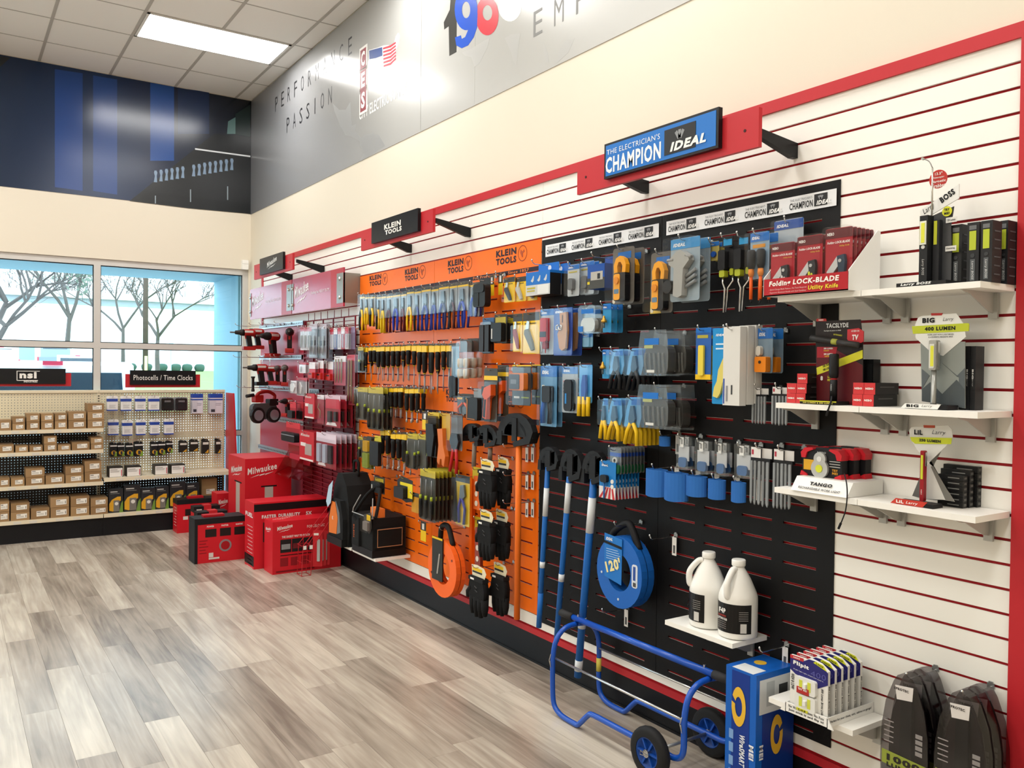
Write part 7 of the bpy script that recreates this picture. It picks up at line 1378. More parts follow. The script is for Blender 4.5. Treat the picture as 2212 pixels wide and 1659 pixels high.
# ---- BIG Larry
dM = .14; ym = px_on(R7, 1470, 800, dM)[0]
t = thing('light_display', 'tall grey chevron display card with silver work light on middle shelf', 'display stand', (-dM, ym, zM), RZ)
q = MB().prism([loc(R7, *p) for p in ((1318, 300), (1330, 800), (1690, 860), (1690, 300))], 0, .003).build('back_card', P('#8f9590', .45), t)
def card(nm, poly, col, y=-.0016, Kf=None): return MB().prism([loc(Kf or R7, *p) for p in poly], y, 0).build(nm, P(col, .4), q)
card('dark_chevron', [(1330, 530), (1395, 585), (1330, 700)], '#5f6669', -.001); card('dark_chevron', [(1500, 480), (1640, 600), (1640, 850), (1690, 858), (1690, 520), (1620, 590)], '#5b6265', -.001); card('dark_chevron', [(1330, 700), (1400, 640), (1500, 740), (1620, 620), (1690, 700), (1690, 858), (1330, 800)], '#4c5356', -.0013)
card('white_top', [(1300, 100), (1330, 85), (1620, 62), (1680, 150), (1700, 260), (1510, 420), (1420, 400), (1280, 270), (1275, 160)], '#ecece6', -.002); card('lime_band', [(1250, 172), (1260, 235), (1725, 212), (1728, 150), (1715, 145)], '#c3cd35', -.0035)
def at(s, x, y, w_, h_, col, rot=0, **k): a = loc(R7, x, y); text(q, s, a[0], a[1], w_, h_, col, y=-.0042, rot=rot, **k)
at('400 LUMEN', 1485, 190, .098, .0125, BLK, bold=.06); at('BIG', 1390, 122, .040, .016, BLK, bold=.06); at('Larry', 1555, 115, .034, .014, BLK, shear=.35, bold=-.004); at('WORK LIGHT WITH 3 LIGHT MODES', 1490, 240, .084, .0045, '#3a3a3a', bold=.02); at('& A POWERFUL MAGNETIC BASE', 1490, 260, .078, .0045, '#3a3a3a', bold=.02); card('red_tab', [(1410, 62), (1505, 60), (1500, 80), (1412, 82)], '#b5302f', -.003)
lx = loc(R7, 1468, 600)[0]; za, zb_ = loc(R7, 1465, 540)[1], loc(R7, 1465, 290)[1]
MB().prism(rr(lx-.0115, lx+.0115, za, zb_, .004), -.038, -.014).build('light_head', P('#a9a9a4', .3, .5), t); MB().prism(rr(lx-.0085, lx+.0075, za+.006, zb_-.012, .003), -.041, -.038).build('lens', P('#d9dad2', .2), t); MB().box(lx-.004, lx+.006, -.0418, -.041, za+.012, zb_-.018).build('yellow_led', P('#e2e14a', .4), t); MB().lathe([(.0095, .012), (.0085, .02), (.0075, za)], (lx, -.026, 0), 12).build('light_handle', P('#a3a49f', .3, .5), t, True); MB().box(lx+.0115, lx+.014, -.03, -.02, za+.01, zb_-.005).build('clip', CHROME, t)
b0, b1 = loc(R7, 1190, 850), loc(R7, 1690, 860)
MB().prism([(-.062, 0), (.075, 0), (.075, .014), (-.062, .014)], -.065, -.004).build('base', BLK, t); MB().prism([(-.075, .001), (.045, .001), (.055, .016), (-.06, .016)], -.0665, -.065).build('white_front', '#ecece6', t); text(t, 'BIG', -.035, .009, .04, .009, BLK, y=-.0675, bold=.06); text(t, 'Larry', .012, .009, .035, .009, '#8d8d88', y=-.0675, shear=.3)
for i in range(3):
    x0 = 1690+47*i; yc, zt, w, hh = rbox(R7, x0, 340, x0+43, 865, .10); tt = thing('light_carton', 'slim upright black light carton beside the chevron display, %s' % ORD[i], 'box', (-.115, yc, zM), RZ, 'slim black light cartons'); hh = zt-zM; MB().box(-w/2, w/2, 0, .05, 0, hh).build('carton', P('#1f2022', .45), tt); text(tt, 'BIG', 0, hh*.56, .03, w*.3, '#dcdcd8', y=-.001, rot=math.pi/2, bold=.05); text(tt, 'Larry', 0, hh*.44, .03, w*.26, '#b9b9b6', y=-.001, rot=math.pi/2, shear=.3)
# ---- lowest shelf: TANGO lights on white plinth
zM = SZ3+.0008; y0, y1 = px_on(R8, 270, 600, .23)[0], px_on(R8, 740, 620, .23)[0]
t = thing('light_plinth', 'white sloped plinth lettered rechargeable work light', 'display stand', (-.235, (y0+y1)/2, zM), RZ); w = y0-y1
MB().prism([(0, 0), (.205, 0), (.205, .048), (.035, .048)], -w/2, w/2, 'x').build('plinth', WHT, t)
o = text(t, 'TANGO', 0, .030, w*.4, .014, BLK, y=.0165, bold=.06); o.rotation_euler = (-.63, 0, 0); o = text(t, 'RECHARGEABLE WORK LIGHT', 0, .014, w*.74, .009, BLK, y=.0045, bold=.02); o.rotation_euler = (-.63, 0, 0)
def tango(label, x0, x1, yt, d, full):
    yc, zt, w, hh = rbox(R8, x0, yt, x1, 590, d); zz = zM+.0485; hh = zt-zz; tt = thing('work_light', label, 'work light', (-d, yc, zz), RZ, 'square red and black work lights')
    MB().prism(rr(-w/2, w/2, 0, hh*.93, .02, 4), 0, .032).build('housing', P('#17171a', .5), tt); RL = P('#cf2430', .4)
    for s in (-1, 1):
        MB().prism([(s*w*.5, hh*.62), (s*w*.52, hh*.8), (s*w*.42, hh*.97), (s*w*.22, hh*.99), (s*w*.2, hh*.93), (s*w*.36, hh*.82), (s*w*.4, hh*.62)], -.006, .036).build('red_corner', RL, tt); MB().prism([(s*w*.5, -.0), (s*w*.53, .0), (s*w*.5, hh*.16), (s*w*.36, hh*.06), (s*w*.34, 0)], -.006, .036).build('red_corner', RL, tt)
    if full:
        q = MB().prism(circ(-.02*w, hh*.29, w*.21, 24), -.010, -.0).build('lamp_ring', P('#c3c4c2', .3, .4), tt); MB().prism(circ(-.02*w, hh*.62, w*.15, 20), -.009, 0).build('lamp_ring', P('#c3c4c2', .3, .4), tt); MB().prism(circ(-.02*w, hh*.29, w*.085, 16), -.0125, -.010).build('yellow_led', P('#d8dd3c', .4), q); MB().prism(circ(-.02*w, hh*.62, w*.06, 14), -.011, -.009).build('lens', P('#e6e6e2', .15), tt)
        MB().box(-w*.46, -w*.2, -.0012, 0, hh*.2, hh*.56).build('yellow_label', P('#e0a92c', .4), tt)
        text(tt, 'NEBO', -.0, hh*.84, w*.22, hh*.06, '#b9b9b6', y=-.0015, bold=.04); text(tt, 'TRY', w*.34, hh*.27, w*.14, hh*.08, '#d89a2c', y=-.0015, bold=.04); text(tt, 'ME!', w*.34, hh*.17, w*.14, hh*.08, '#d89a2c', y=-.0015, bold=.04)
        for k in range(3): MB().box(w*.2, w*.46, -.0012, 0, hh*(.38+.09*k), hh*(.40+.09*k)).build('print_line', '#d9d6d0', tt)
    MB().prism(rr(-w*.18, w*.22, hh*.9, hh*1.0, .006), .004, .03).build('handle', P('#26262a', .5), tt)
tango('red and black square work light, front of three', 360, 690, 262, .16, True); tango('red and black square work light, second of three', 470, 790, 256, .115, False); tango('red and black square work light, last of three', 575, 888, 250, .07, False)
# charging cord
def cord(label, pts, r=.0022):
    t = thing('cord', label, 'cord', pts[0]); p = [Vector(q)-Vector(pts[0]) for q in pts]; MB().tube(spline(p, 6), r, 6).build('cable', P('#17171a', .5), t, True); MB().tube([p[-1], p[-1]+(p[-1]-p[-2]).normalized()*.022], .0045, 6).build('plug', P('#17171a', .5), t)
def w3(Kf, x, y, d): a = rwp(*Kf(x, y), d); return (-d, a[0], a[1])
cord('thin black charging cord hanging off the lowest shelf', [w3(R8, 712, 480, .2), w3(R8, 730, 560, .236), w3(R8, 735, 660, .245), w3(R8, 722, 780, .243), w3(R8, 695, 860, .24), w3(R8, 682, 890, .24)])
cord('thin black security cord hanging off the middle shelf', [w3(R7, 605, 760, .222), w3(R7, 600, 800, .232), w3(R7, 580, 860, .236), w3(R7, 575, 875, .234)], .003)
# ---- LiL Larry
dM = .14; ym = px_on(R8, 1380, 690, dM)[0]
t = thing('light_display', 'hourglass shaped display card with slim red pen light on lowest shelf', 'display stand', (-dM, ym, zM), RZ)
q = MB().prism([loc(R8, *p) for p in ((1250, 665), (1330, 470), (1405, 370), (1530, 250), (1585, 180), (1580, 110), (1550, 75), (1240, 90), (1222, 120), (1230, 180), (1290, 280), (1340, 330), (1400, 400), (1420, 420), (1600, 715), (1520, 700), (1320, 690))], 0, .003).build('back_card', P('#dcdbd5', .45), t)
def card(nm, poly, col, y=-.0016): return MB().prism([loc(R8, *p) for p in poly], y, 0).build(nm, P(col, .4), q)
card('lime_band', [(1232, 172), (1582, 180), (1575, 232), (1275, 228), (1245, 205)], '#c9d235'); card('grey_leg', [(1250, 665), (1330, 470), (1345, 330), (1350, 690)], '#6a6864', -.0012); card('grey_leg', [(1405, 420), (1425, 415), (1600, 712), (1530, 705)], '#77756f', -.0012); card('red_tab', [(1345, 72), (1440, 74), (1438, 96), (1348, 94)], '#b04a30', -.0022)
def at(s, x, y, w_, h_, col, rot=0, **k): a = loc(R8, x, y); text(q, s, a[0], a[1], w_, h_, col, y=-.0034, rot=rot, **k)
at('LiL', 1305, 132, .028, .016, BLK, bold=.06); at('Larry', 1475, 138, .044, .017, BLK, shear=.35, bold=-.004); at('250 LUMEN', 1400, 203, .070, .009, '#2a2a20', bold=.06)
lx = loc(R8, 1376, 500)[0]; z1 = loc(R8, 1376, 282)[1]
MB().prism(rr(lx-.0065, lx+.0065, .014, z1, .004), -.032, -.016).build('pen_light', P('#9c1d26', .35), t); MB().box(lx-.0035, lx+.0035, -.0335, -.032, loc(R8, 1376, 520)[1], loc(R8, 1376, 320)[1]).build('yellow_led', P('#cfd63a', .4), t); MB().box(lx+.0068, lx+.0095, -.028, -.02, z1*.72, z1*.97).build('clip', CHROME, t); text(t, 'NEBO', lx, z1*.25, .016, .004, '#f0d8d2', y=-.0335, rot=math.pi/2)
MB().prism([(-.062, 0), (.062, 0), (.062, .012), (-.062, .012)], -.06, -.004).build('base', BLK, t); MB().prism([(-.078, .0005), (.030, .0005), (.045, .018), (-.06, .018)], -.0615, -.06).build('red_front', P('#c23a2c', .4), t); text(t, 'LiL', -.045, .009, .025, .010, '#f2ece6', y=-.0625, bold=.06); text(t, 'Larry', -.005, .008, .04, .011, '#f2ece6', y=-.0625, shear=.3)
for i, (x0, x1, y0, d) in enumerate(((1480, 1715, 485, .105), (1500, 1770, 440, .075), (1520, 1838, 405, .045))):
    for k in range(6):
        ya, yb = px_on(R8, x0, 600, d)[0], px_on(R8, x1, 600, d)[0]; zt = px_on(R8, (x0+x1)/2, y0, d)[1]; hh = (zt-zM)/6
        tt = thing('pen_light_carton', 'flat black pen light carton, %s up in the %s stack from the front' % (['lowest', 'second', 'third', 'fourth', 'fifth', 'topmost'][k], ORD[i]), 'box', (-d, (ya+yb)/2, zM+hh*k), RZ, 'flat black pen light cartons'); ww = (ya-yb)*.9
        MB().box(-ww/2, ww/2, 0, .026, 0, hh-.0008).build('carton', P('#1b1b1c', .4), tt); MB().box(-ww*.1, ww*.35, -.0008, 0, hh*.4, hh*.55).build('print', '#8d8d8a', tt); MB().box(ww*.5, ww*.5+.0008, .006, .02, hh*.3, hh*.7).build('end_print', '#5d5d5a', tt)
# ---- switch light packs on their tray
y0, y1 = -7.065, -7.215; zM = FZ+.0008; dT = .285
cpx = ray(*F4(865, 850), 2, FZ)          # not used for layout, kept for scale
t = thing('switch_light_tray', 'white cardboard tray under the row of switch light packs', 'display stand', (-dT, -7.335, zM), RZ); w = .165
MB().prism([(-w/2-.025, 0), (w/2+.025, 0), (w/2, .035), (-w/2, .035)], -.0, .004).build('front_sheet', WHT, t)
MB().prism([(0, 0), (.26, 0), (.26, .035), (0, .035)], w/2, w/2+.003, 'x').build('side_sheet', WHT, t); MB().prism([(0, 0), (.26, 0), (.26, .035), (0, .035)], -w/2-.003, -w/2, 'x').build('side_sheet', WHT, t); MB().box(-w/2, w/2, 0, .26, 0, .003).build('floor_sheet', WHT, t)
text(t, 'No Wires. No Tools. No Fuss', -.0, .026, w*.86, .009, BLK, y=-.001, bold=.02); text(t, 'Just stick it and flip it!', -.0, .013, w*.86, .010, BLK, y=-.001, bold=.03)
text(t, 'Perfect for your closet, attic, cabinet or garage!', w/2+.004, .018, .23, .010, BLK, y=.13, bold=.02, yaw=math.pi/2)
def flip(label, k):
    ww, hh = .152, .205; tt = thing('switch_light_pack', label, 'light pack', (-dT+.012+.036*k, -7.335, zM+.004), RZ, 'switch light packs in the tray')
    MB().prism([(-ww/2, 0), (ww/2, 0), (ww/2, hh*.88), (ww*.3, hh*.97), (ww*.02, hh), (-ww*.1, hh*.96), (-ww/2, hh*.96)], 0, .012).build('carton', P('#ebe9e2', .4), tt)
    b = MB().prism([(-ww/2, hh*.72), (-ww/2, hh*.93), (-ww*.12, hh*.93), (.0, hh*.985), (ww*.2, hh*.985), (ww*.5, hh*.86), (ww*.5, hh*.66), (ww*.18, hh*.52), (ww*.1, hh*.62), (-ww*.35, hh*.66)], -.0012, 0).build('purple_print', P('#2a2870', .4), tt)
    MB().box(-ww*.5, -ww*.14, -.0016, 0, hh*.91, hh*.965).build('red_tab', P('#c2333a', .4), tt); text(tt, 'NEBO', -ww*.32, hh*.938, ww*.18, hh*.022, '#f2ece6', y=-.0022, bold=.04)
    MB().prism([(ww*.12, hh*.955), (ww*.18, hh*.985), (ww*.38, hh*.96), (ww*.46, hh*.885)], -.0018, 0).build('yellow_flash', P('#d8dc2e', .4), tt); text(tt, '2 PACK', ww*.29, hh*.945, ww*.2, hh*.026, BLK, y=-.0026, bold=.04, rot=.2)
    text(tt, 'Flipit', -ww*.2, hh*.84, ww*.42, hh*.085, '#f4f2ee', y=-.0026, bold=.05, rot=.05); text(tt, '400', ww*.26, hh*.77, ww*.4, hh*.09, '#5a58a0', y=-.0024, bold=.0); text(tt, 'Bright light right where you need it.', -.0, hh*.72, ww*.8, hh*.02, '#e6e4ea', y=-.0026, rot=.08)
    for z0 in (.12, .40):
        s = MB().prism(rr(-ww*.30, ww*.24, hh*z0, hh*(z0+.26), .008), -.014, 0).build('switch_light', P('#e6e5df', .4), tt); MB().box(-ww*.18, -ww*.10, -.0152, -.014, hh*(z0+.06), hh*(z0+.22)).build('yellow_strip', P('#d3d84a', .4), s); MB().box(ww*.04, ww*.12, -.0152, -.014, hh*(z0+.06), hh*(z0+.22)).build('yellow_strip', P('#d3d84a', .4), s)
        MB().prism([(-ww*.06, hh*(z0+.1)), (ww*.02, hh*(z0+.1)), (ww*.02, hh*(z0+.18)), (-ww*.05, hh*(z0+.18))], -.022, -.014).build('toggle', P('#f0efea', .35), s)
    MB().box(-ww*.24, ww*.08, -.0165, -.014, hh*.395, hh*.50).build('red_sticker', P('#b5302f', .4), tt); text(tt, 'TRY ME!', -ww*.08, hh*.47, ww*.24, hh*.035, '#f2ece6', y=-.0172, bold=.04)
    MB().box(-ww*.24, ww*.06, -.0162, -.014, hh*.10, hh*.14).build('yellow_sticker', P('#d3cf33', .4), tt); text(tt, 'C-O-B', -ww*.09, hh*.12, ww*.2, hh*.028, BLK, y=-.0168, bold=.05)
    text(tt, 'HIGH & LOW!', -ww*.42, hh*.52, hh*.26, ww*.09, BLK, y=-.002, rot=math.pi/2, bold=.04)
    text(tt, '800 Lumen Bright Light Pack', ww*.36, hh*.3, hh*.54, ww*.075, BLK, y=-.002, rot=math.pi/2, bold=.03, shear=.2)
    text(tt, '800 Lumen Bright Light Pack', ww/2+.001, hh*.34, hh*.6, .009, BLK, y=.006, rot=math.pi/2, yaw=math.pi/2, bold=.03, shear=.2)
for k in range(6): flip('white and purple switch light pack, %s' % ('front of its tray' if k == 0 else '%s in the row behind the front one' % ORD[k]), k)
# ---- bat lights
def bat(label, Kf, x0, x1, ytop, ybot, d, k):
    yc, zt, w, hh = rbox(Kf, x0, ytop, x1, ybot, d); t = thing('bat_light_pack', label, 'light pack', (-d, yc, zt), RZ, 'smoked bullet shaped light packs')
    pr = [(0, 0), (.16, -.03), (.24, -.09), (.40, -.28), (.48, -.5), (.5, -.8), (.48, -1)]; sh = [(-x*w, z*hh) for x, z in pr]+[(x*w, z*hh) for x, z in pr[::-1]]
    MB().prism(sh, -.028, .012).build('clear_shell', SMOKE, t); ins = [(x*.8, z*.86-.12*hh) for x, z in sh]
    MB().prism(ins, -.008, .008).build('card', P('#2c2223', .5), t); MB().prism([(-.1*w, -.16*hh), (.12*w, -.16*hh), (.14*w, -.99*hh), (-.14*w, -.99*hh)], -.022, -.008).build('bat_light', P('#17181a', .4), t)
    MB().prism([(-.2*w, -.12*hh), (.18*w, -.1*hh), (.16*w, -.22*hh), (-.16*w, -.24*hh)], -.0295, -.028).build('header_card', '#d9d3ce', t); text(t, 'EPROTEC', -.01, -.145*hh, .3*w, .022*hh, '#3a3432', y=-.0305, bold=.04)
    MB().prism([(-.46*w, -.84*hh), (-.46*w, -.72*hh), (.47*w, -.74*hh), (.47*w, -.86*hh)], -.0295, -.028).build('lime_band', P('#8f9a3c', .4), t); MB().prism([(-.46*w, -.98*hh), (-.46*w, -.84*hh), (.47*w, -.86*hh), (.47*w, -.98*hh)], -.0295, -.028).build('grey_band', P('#5c5856', .4), t)
    text(t, '1000', .0, -.775*hh, .7*w, .06*hh, '#2a2620', y=-.0305, bold=.06); text(t, 'LUMENS', .02*w, -.84*hh, .74*w, .042*hh, '#2a2620', y=-.0305, bold=.06); text(t, 'BAT LIGHT', .04*w, -.91*hh, .6*w, .032*hh, '#cfc9c2', y=-.0305, bold=.03)
    for q in range(4): MB().box(.24*w, .38*w, -.0295, -.028, -(.52+.05*q)*hh, -(.485+.05*q)*hh).build('picture', '#8d8784', t)
    for q in range(5): MB().box(-.42*w, -.22*w, -.0292, -.028, -(.46+.045*q)*hh, -(.452+.045*q)*hh).build('print_line', '#9a918e', t)
    return t, yc, zt
for i, (x0, x1, yt, yb, nm) in enumerate(((1228, 1570, 435, 1250, 'left'), (1605, 1985, 560, 1400, 'right'))):
    t, yc, zt = bat('smoked bullet shaped light pack, %s' % ('front of the pair nearest the shelf' if i == 0 else 'front of the pair by the red trim'), F4, x0, x1, yt, yb, .17, 0)
    for k in (1, 2):
        c = copy_tree(t); c.location = t.location+Vector((.05*k, 0, 0)); c['label'] = 'smoked light pack, %s behind the front one %s' % (ORD[k-1], 'nearest the shelf' if i == 0 else 'by the red trim')
    hook(yc, zt-.02, .17, 'chrome peg hook holding the smoked light packs %s' % ('nearest the shelf' if i == 0 else 'by the red trim'), .021, True)
# ---- blue wire dispenser carton
t = thing('wire_carton', 'tall blue wire dispenser carton standing by the cable caddy', 'box', (-.252, -7.095, 0)); w, d, h = .215, .145, .503
MB().box(0, w, 0, d, 0, h).build('carton', P('#1560bd', .35), t); BL2 = P('#12378c', .35)
MB().box(.035, w-.0, -.0012, 0, 0, h*.70).build('dark_blue_print', BL2, t); MB().box(.018, w, -.0016, 0, h*.70, h*.955).build('white_print', P('#d9dcdc', .4), t); MB().box(-.0012, 0, .03, d-.03, 0, h*.98).build('dark_blue_print', BL2, t)
q = MB().box(.055, .10, -.0022, -.0012, h*.75, h*.93).build('picture', '#b5babb', t); MB().box(.125, .175, -.0022, -.0012, h*.74, h*.89).build('picture', '#3a3c3e', t)
YW = P('#e8b93a', .4)
def coil(par, x, z, rx, rz, face):
    m_ = MB(); n = 20
    for i in range(n):
        a0, a1 = 2*math.pi*i/n+.5, 2*math.pi*(i+1)/n+.5
        if i > n-2: continue
        pts = [(x+rx*k*math.cos(a), z+rz*k*math.sin(a)) for a, k in ((a0, 1), (a1, 1), (a1, .5), (a0, .5))]
        m_.face([((p[0], -.003, p[1]) if face == 'f' else (-.003, p[0], p[1])) for p in (pts if face == 'f' else pts[::-1])][::-1])
    return m_.build('yellow_coil', YW, par)
coil(t, .115, h*.52, .035, .075, 'f'); coil(t, d*.55, h*.72, .034, .075, 's')
text(t, 'WireSMART', -.003, h*.40, .12, .026, '#e8ecf2', y=d*.42, rot=math.pi/2, yaw=RZ, bold=.04, shear=.2); text(t, 'MEI', -.003, h*.42, .055, .022, '#e8ecf2', y=d*.12, rot=math.pi/2, yaw=RZ, bold=.05)
text(t, 'MEI', .03, h*.42, .055, .022, '#e8ecf2', y=-.002, rot=math.pi/2, bold=.05)
for k in range(4): MB().box(-.0022, -.001, d*.72, d*.86, h*(.46-.1*k), h*(.53-.1*k)).build('print_block', '#7fa6d8', t)
MB().box(.0, .07, .015, d-.03, h, h+.0012).build('shipping_label', '#dfe2e2', t); MB().prism(circ(.125, d*.6, .024, 16), h, h+.0012, 'z').build('top_print', YW, t)
# ---- cable caddy
CB = P('#1552b8', .25); XN, XF, YL, YR = -.355, -.075, -5.985, -6.835
t = thing('cable_caddy', 'blue tubular cable reel caddy on two black wheels', 'caddy', (-.215, -6.40, 0)); ox, oy = -.215, -6.40
def L3(x, y, z): return (x-ox, y-oy, z)
for nm, x in (('near', XN), ('far', XF)):
    s = 1 if x == XN else -1; xm = (XN+XF)/2
    for yy, sg in ((YL, 1), (YR, -1)): pass
    path = [L3(xm, YL, .405), L3(xm-s*.07, YL, .395), L3(xm-s*.12, YL, .35), L3(x, YL-.0, .27), L3(x, YL, .12), L3(x, YL-.012, .05), L3(x, YL-.05, .022), L3(x, YL-.10, .014), L3(x, YL-.17, .014), L3(x, YL-.20, .022), L3(x, YL-.265, .085), L3(x, YL-.30, .098), L3(x, YL-.45, .100), L3(x, YR+.12, .102), L3(x, YR+.05, .104), L3(x, YR+.012, .125), L3(x, YR, .17), L3(x, YR, .27), L3(xm-s*.12, YR, .35), L3(xm-s*.07, YR, .395), L3(xm, YR, .405)]
    MB().tube(spline(path, 3), .0125, 10).build('side_frame', CB, t, True)
MB().tube([L3((XN+XF)/2, YL+.03, .428), L3((XN+XF)/2, YR-.02, .428)], .0145, 10).build('handle_bar', CB, t, True)
for a, b in ((YL+.03, YL+.125), (YR-.02, YR-.105)): MB().tube([L3((XN+XF)/2, a, .428), L3((XN+XF)/2, b, .428)], .018, 10).build('grip', P('#2c2b2c', .7), t, True)
for x in (XN+.005, XF-.005): MB().tube([L3(x, YL, .265), L3(x, YR, .265)], .0055, 8).build('steel_rod', P('#c9cccb', .25, .9), t, True)
MB().tube([L3(XN-.04, YR+.14, .102), L3(XF+.03, YR+.14, .102)], .007, 8).build('axle', STEEL, t, True)
for x, s in ((XN-.045, -1), (XF+.0265, 1)):
    n = 22; c = L3(x, YR+.14, .102); 
    ty = MB(); ty.caps = False; ty.lathe([(.062, -.020), (.085, -.021), (.098, -.016), (.1015, -.006), (.1015, .006), (.098, .016), (.085, .021), (.062, .020), (.062, -.020)], c, 26, 'x').build('tyre', P('#1c1c1d', .7), t, True)
    h_ = MB().lathe([(.010, -.006), (.052, -.005), (.057, -.018), (.063, -.018), (.063, .018), (.057, .018), (.052, .005), (.010, .006)], c, 24, 'x').build('hub', P('#14408c', .4), t, True)
    sp = MB()
    for k in range(6):
        a = math.pi*k/3; dy, dz = math.cos(a), math.sin(a); pts = [(c[1]+dy*.014-dz*.004, c[2]+dz*.014+dy*.004), (c[1]+dy*.06-dz*.004, c[2]+dz*.06+dy*.004), (c[1]+dy*.06+dz*.004, c[2]+dz*.06-dy*.004), (c[1]+dy*.014+dz*.004, c[2]+dz*.014-dy*.004)]; sp.prism(pts, c[0]-.016, c[0]+.016, 'x')
    sp.build('spoke', P('#1a4fa6', .4), h_)
    MB().lathe([(.016, -.024), (.016, .024)], c, 14, 'x').build('hub_cap', CHROME, h_)
    MB().tube([(c[0]-.03*1, c[1]-.01, c[2]), (c[0]-.032, c[1]+.02, c[2]+.008), (c[0]-.032, c[1]+.022, c[2]-.008), (c[0]-.03, c[1]-.01, c[2]-.004)], .0018, 5).build('cotter_pin', CHROME, h_)
for x, y, z in ((XN, YL, .265), (XN, YR, .265)):
    c = L3(x, y, z); MB().tube([(c[0]-.013, c[1], c[2]+.02), (c[0]-.018, c[1]+.006, c[2]-.01), (c[0]-.016, c[1]-.004, c[2]-.04), (c[0]-.014, c[1]+.004, c[2]-.012)], .002, 5).build('safety_pin', CHROME, t)
c = L3(XF, YL, .2); MB().tube([(c[0], c[1], .15), (c[0], c[1], .215)], .0131, 10).build('yellow_sticker', P('#e0d05a', .4), t, True)
for y in (YL-.01, YR+.03): c = L3((XN+XF)/2, y, .44); MB().tube([c, (c[0], c[1], c[2]+.012)], .006, 8).build('bolt', CHROME, t)
# ------------------------------------------------------------------ outside the window
GRASS = paint_mat('lawn', '#74944f', .9, .3, 40); ASPH = paint_mat('pale_asphalt', '#a9abaa', .9, .1, 30); BARK = paint_mat('bark', '#5d5552', .9, .3, 30)
struct('ground_outside', MB().prism([(.25, -.3), (.25, -.12), (20, -.12), (60, 1.15), (130, 1.15), (130, -.3)], -70, 70, 'x'), ASPH)
def gx(px, Y): return ray(px, 800, 1, Y).x
def gz(Y): return -.12 if Y < 20 else min(1.15, -.12+1.27*(Y-20)/40)
struct('lawn', MB().prism([(22, gz(22)+.03), (60, 1.18), (73, 1.18), (73, 1.1), (60, 1.1), (22, gz(22)-.05)], gx(232, 30), 70, 'x'), GRASS)
struct('wall_outside_pier', MB().box(-.06, .35, .25, 1.25, -.12, 2.62).box(-8, .35, .25, 1.25, 2.62, 3.4), P('#86b4c4', .6))
bld = thing('far_building', 'long white building across the car park', 'building', (20, 78, 1.15))
MB().box(-60, 40, 0, 12, 0, 6.6).build('wall', P('#f1f1ee', .7), bld); MB().box(-60.3, 40.3, -.4, 12, 6.6, 7.2).build('roof_edge', P('#d8d9d8', .6), bld); MB().box(-60, 40, -.05, 0, 6.0, 6.6).build('shade_band', P('#9aa0a6', .6), bld)
def tree(label, x, y, h, r, spread, seed, fork=.35, leaves=True):
    ro = random.Random(seed); t = thing('bare_tree', label, 'tree', (x, y, gz(y))); m_ = MB(); tips = []
    def grow(p, d, ln, rad, lvl):
        q = p+d*ln; mid = p+d*ln*.5+Vector((ro.uniform(-1, 1), ro.uniform(-1, 1), 0))*ln*.05
        m_.tube([p, mid, q], [rad, rad*.85, rad*.7], 5 if lvl < 2 else 3)
        if lvl >= 6: tips.append(q); return
        for k in range(3 if lvl < 4 else 2):
            nd = (d+Vector((ro.uniform(-1, 1), ro.uniform(-1, 1), ro.uniform(-.35, .75)))*spread).normalized(); grow(q if k else mid.lerp(q, .8), nd, ln*ro.uniform(.6, .85), rad*.62, lvl+1)
    grow(Vector((0, 0, 0)), Vector((0, 0, 1)), h*fork, r, 0); m_.build('branches', BARK, t)
    if leaves:
        lm = MB()
        for p in tips:
            for k in range(3):
                c = p+Vector((ro.uniform(-.25, .25), ro.uniform(-.25, .25), ro.uniform(-.25, .25))); a = Vector((ro.uniform(-1, 1), ro.uniform(-1, 1), ro.uniform(-1, 1))).normalized()*.07; b = a.orthogonal().normalized()*.05; lm.face([c-a, c+b, c+a, c-b])
        lm.build('leaves', P('#5f6a5c', .8), t)['kind'] = 'stuff'
tree('bare forked tree right of the utility pole outside', gx(341, 58), 58, 9.5, .19, .75, 4, .28, False)
tree('slim bare tree with leaf clumps left of the utility pole', gx(266, 64), 64, 10, .17, .8, 9, .34)
tree('leafy branched tree at the edge of the window view', gx(-30, 16), 16, 5.6, .15, .85, 12, .34)
tree('distant bare tree behind the parked cars', gx(150, 72), 72, 14, .25, .8, 21, .32)
for i, (px, Y, h_) in enumerate(((60, 100, 12), (200, 112, 14), (290, 100, 12), (430, 112, 14))): tree('hazy tree rising behind the white building, %s from the left' % ORD[i], gx(px, Y), Y, h_, .22, .8, 40+i, .30)
t = thing('utility_pole', 'brown wooden utility pole on the lawn outside', 'pole', (gx(314, 50), 50, gz(50))); MB().lathe([(.17, 0), (.16, 7), (.14, 14)], (0, 0, 0), 10).build('pole', P('#55463f', .9), t, True); MB().box(-.09, .09, -.19, -.17, .3, 1.4).build('yellow_marker', '#d8d890', t)
for i, px in enumerate((242, 283, 317, 350, 380, 404, 431)):
    ro = random.Random(i); t = thing('shrub', 'clipped round shrub in the far row, %s from the white mullion' % ORD[i], 'shrub', (gx(px, 60.5), 60.5, 1.18), 0, 'clipped shrubs along the lawn'); m_ = MB().lathe([(.26, 0), (.36, .12), (.40, .32), (.36, .5), (.22, .58), (.05, .6)], (0, 0, 0), 10)
    m_.v = [(x*(1+ro.uniform(-.08, .08)), y*(1+ro.uniform(-.08, .08)), z) for x, y, z in m_.v]; m_.build('foliage', P('#40594c', .9), t, True)
t = thing('sign_post', 'thin pale sign post on the lawn outside', 'post', (gx(369, 52), 52, gz(52))); MB().tube([(0, 0, 0), (0, 0, 2.2)], .04, 6).build('post', '#a9c4d4', t); MB().box(-.15, .15, -.06, -.04, 1.9, 2.3).build('plate', '#a9c4d4', t)
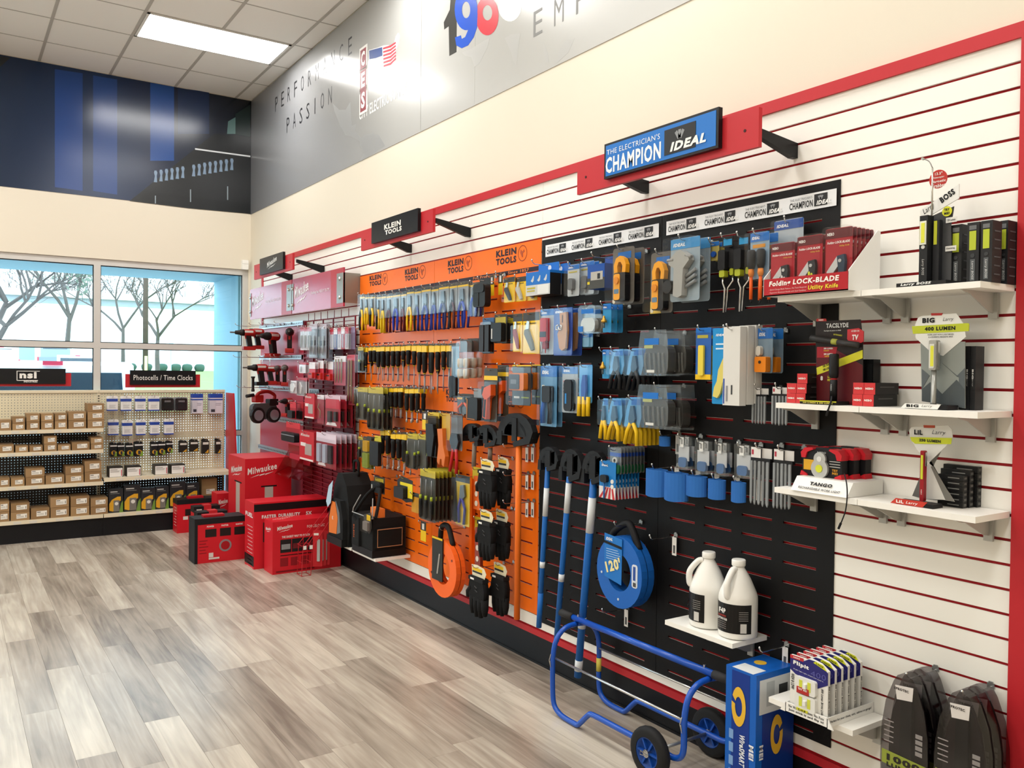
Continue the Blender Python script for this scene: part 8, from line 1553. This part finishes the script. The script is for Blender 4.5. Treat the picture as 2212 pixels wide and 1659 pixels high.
def car(name, label, x, y, rz, col, L=4.6, W=1.8, H=1.65, truck=False):
    t = thing(name, label, 'car', (x, y, gz(y+2)), rz)        # rear faces the window (-y)
    if truck: prof = [(0, .45), (0, 1.0), (1.6, 1.02), (1.75, 1.72), (3.1, 1.75), (3.7, 1.12), (5.0, 1.05), (5.2, .8), (5.2, .45)]
    else: prof = [(0, .4), (-.02, .95), (.25, H-.05), (.5, H), (2.3, H), (3.1, 1.02), (4.3, .9), (4.6, .7), (4.6, .4)]
    MB().prism(prof, -W/2, W/2, 'x').build('body', P(col, .25), t); G_ = P('#2a3742', .08)
    if truck: MB().prism([(1.755, 1.15), (1.73, 1.66), (1.725, 1.66), (1.74, 1.15)], -W*.42, W*.42, 'x').build('rear_window', G_, t); MB().box(-W*.46, W*.46, -.02, 0, .5, .98).build('tailgate', P(col, .3), t)
    else: MB().prism([(.0, 1.0), (.22, H-.14), (.20, H-.14), (-.03, 1.0)], -W*.42, W*.42, 'x').build('rear_window', G_, t)
    for s in (-1, 1):
        MB().prism([(.55, 1.0), (.6, H-.12), (2.2, H-.12), (2.75, 1.0)] if not truck else [(1.9, 1.12), (1.9, 1.6), (3.0, 1.62), (3.4, 1.14)], s*W/2-.01, s*W/2+.01, 'x').build('side_window', G_, t); MB().box(s*W*.5-.09 if s > 0 else s*W*.5-.01, s*W*.5+.01 if s > 0 else s*W*.5+.09, -.035, .02, .72, 1.0).build('tail_light', P('#c23a4c', .3), t)
        for yy in (.85, L-.85): MB().lathe([(.2, -.11), (.33, -.11), (.34, 0), (.33, .11), (.2, .11)], (s*(W/2-.1), yy, .34), 16, 'x').build('wheel', '#26282a', t)
    MB().box(-.11, .11, -.0 if truck else .2, .02 if truck else .24, (1.70 if truck else H-.05), (1.74 if truck else H)).build('brake_light', P('#e0405c', .3), t); MB().box(-W*.48, W*.48, -.06, .02, .4, .58).build('bumper', P('#b9bcbe', .4), t); return t
car('parked_suv', 'white parked vehicle with dark rear window closest to the shop', gx(118, 2.4), 2.4, 0, '#eef0f0', 4.6, 1.85, 1.78)
car('parked_truck', 'dark pickup truck with red tail lights in the car park', gx(113, 60), 60, -.2, '#7f8a94', 5.2, 1.9, 1.75, True)
car('parked_car', 'white hatchback parked beside the dark pickup outside', gx(168, 37), 37, -.1, '#f2f3f3', 4.6, 1.8, 1.6)
car('parked_truck', 'white pickup truck at the edge of the window view', gx(4, 50), 50, .1, '#f0f1f0', 5.2, 1.9, 1.8, True)
t = thing('parked_trailer', 'pale blue box trailer beyond the parked cars', 'trailer', (gx(58, 70), 70, gz(70))); MB().box(-.8, .8, 0, 3, .6, 2.1).build('box_body', P('#cfe0e6', .4), t); MB().box(-.55, .55, -.01, 0, .8, 1.95).build('rear_panel', P('#8fb6c4', .3), t)
for s in (-1, 1): MB().lathe([(.2, -.1), (.32, -.1), (.32, .1), (.2, .1)], (s*.7, 1.5, .32), 12, 'x').build('wheel', '#26282a', t)
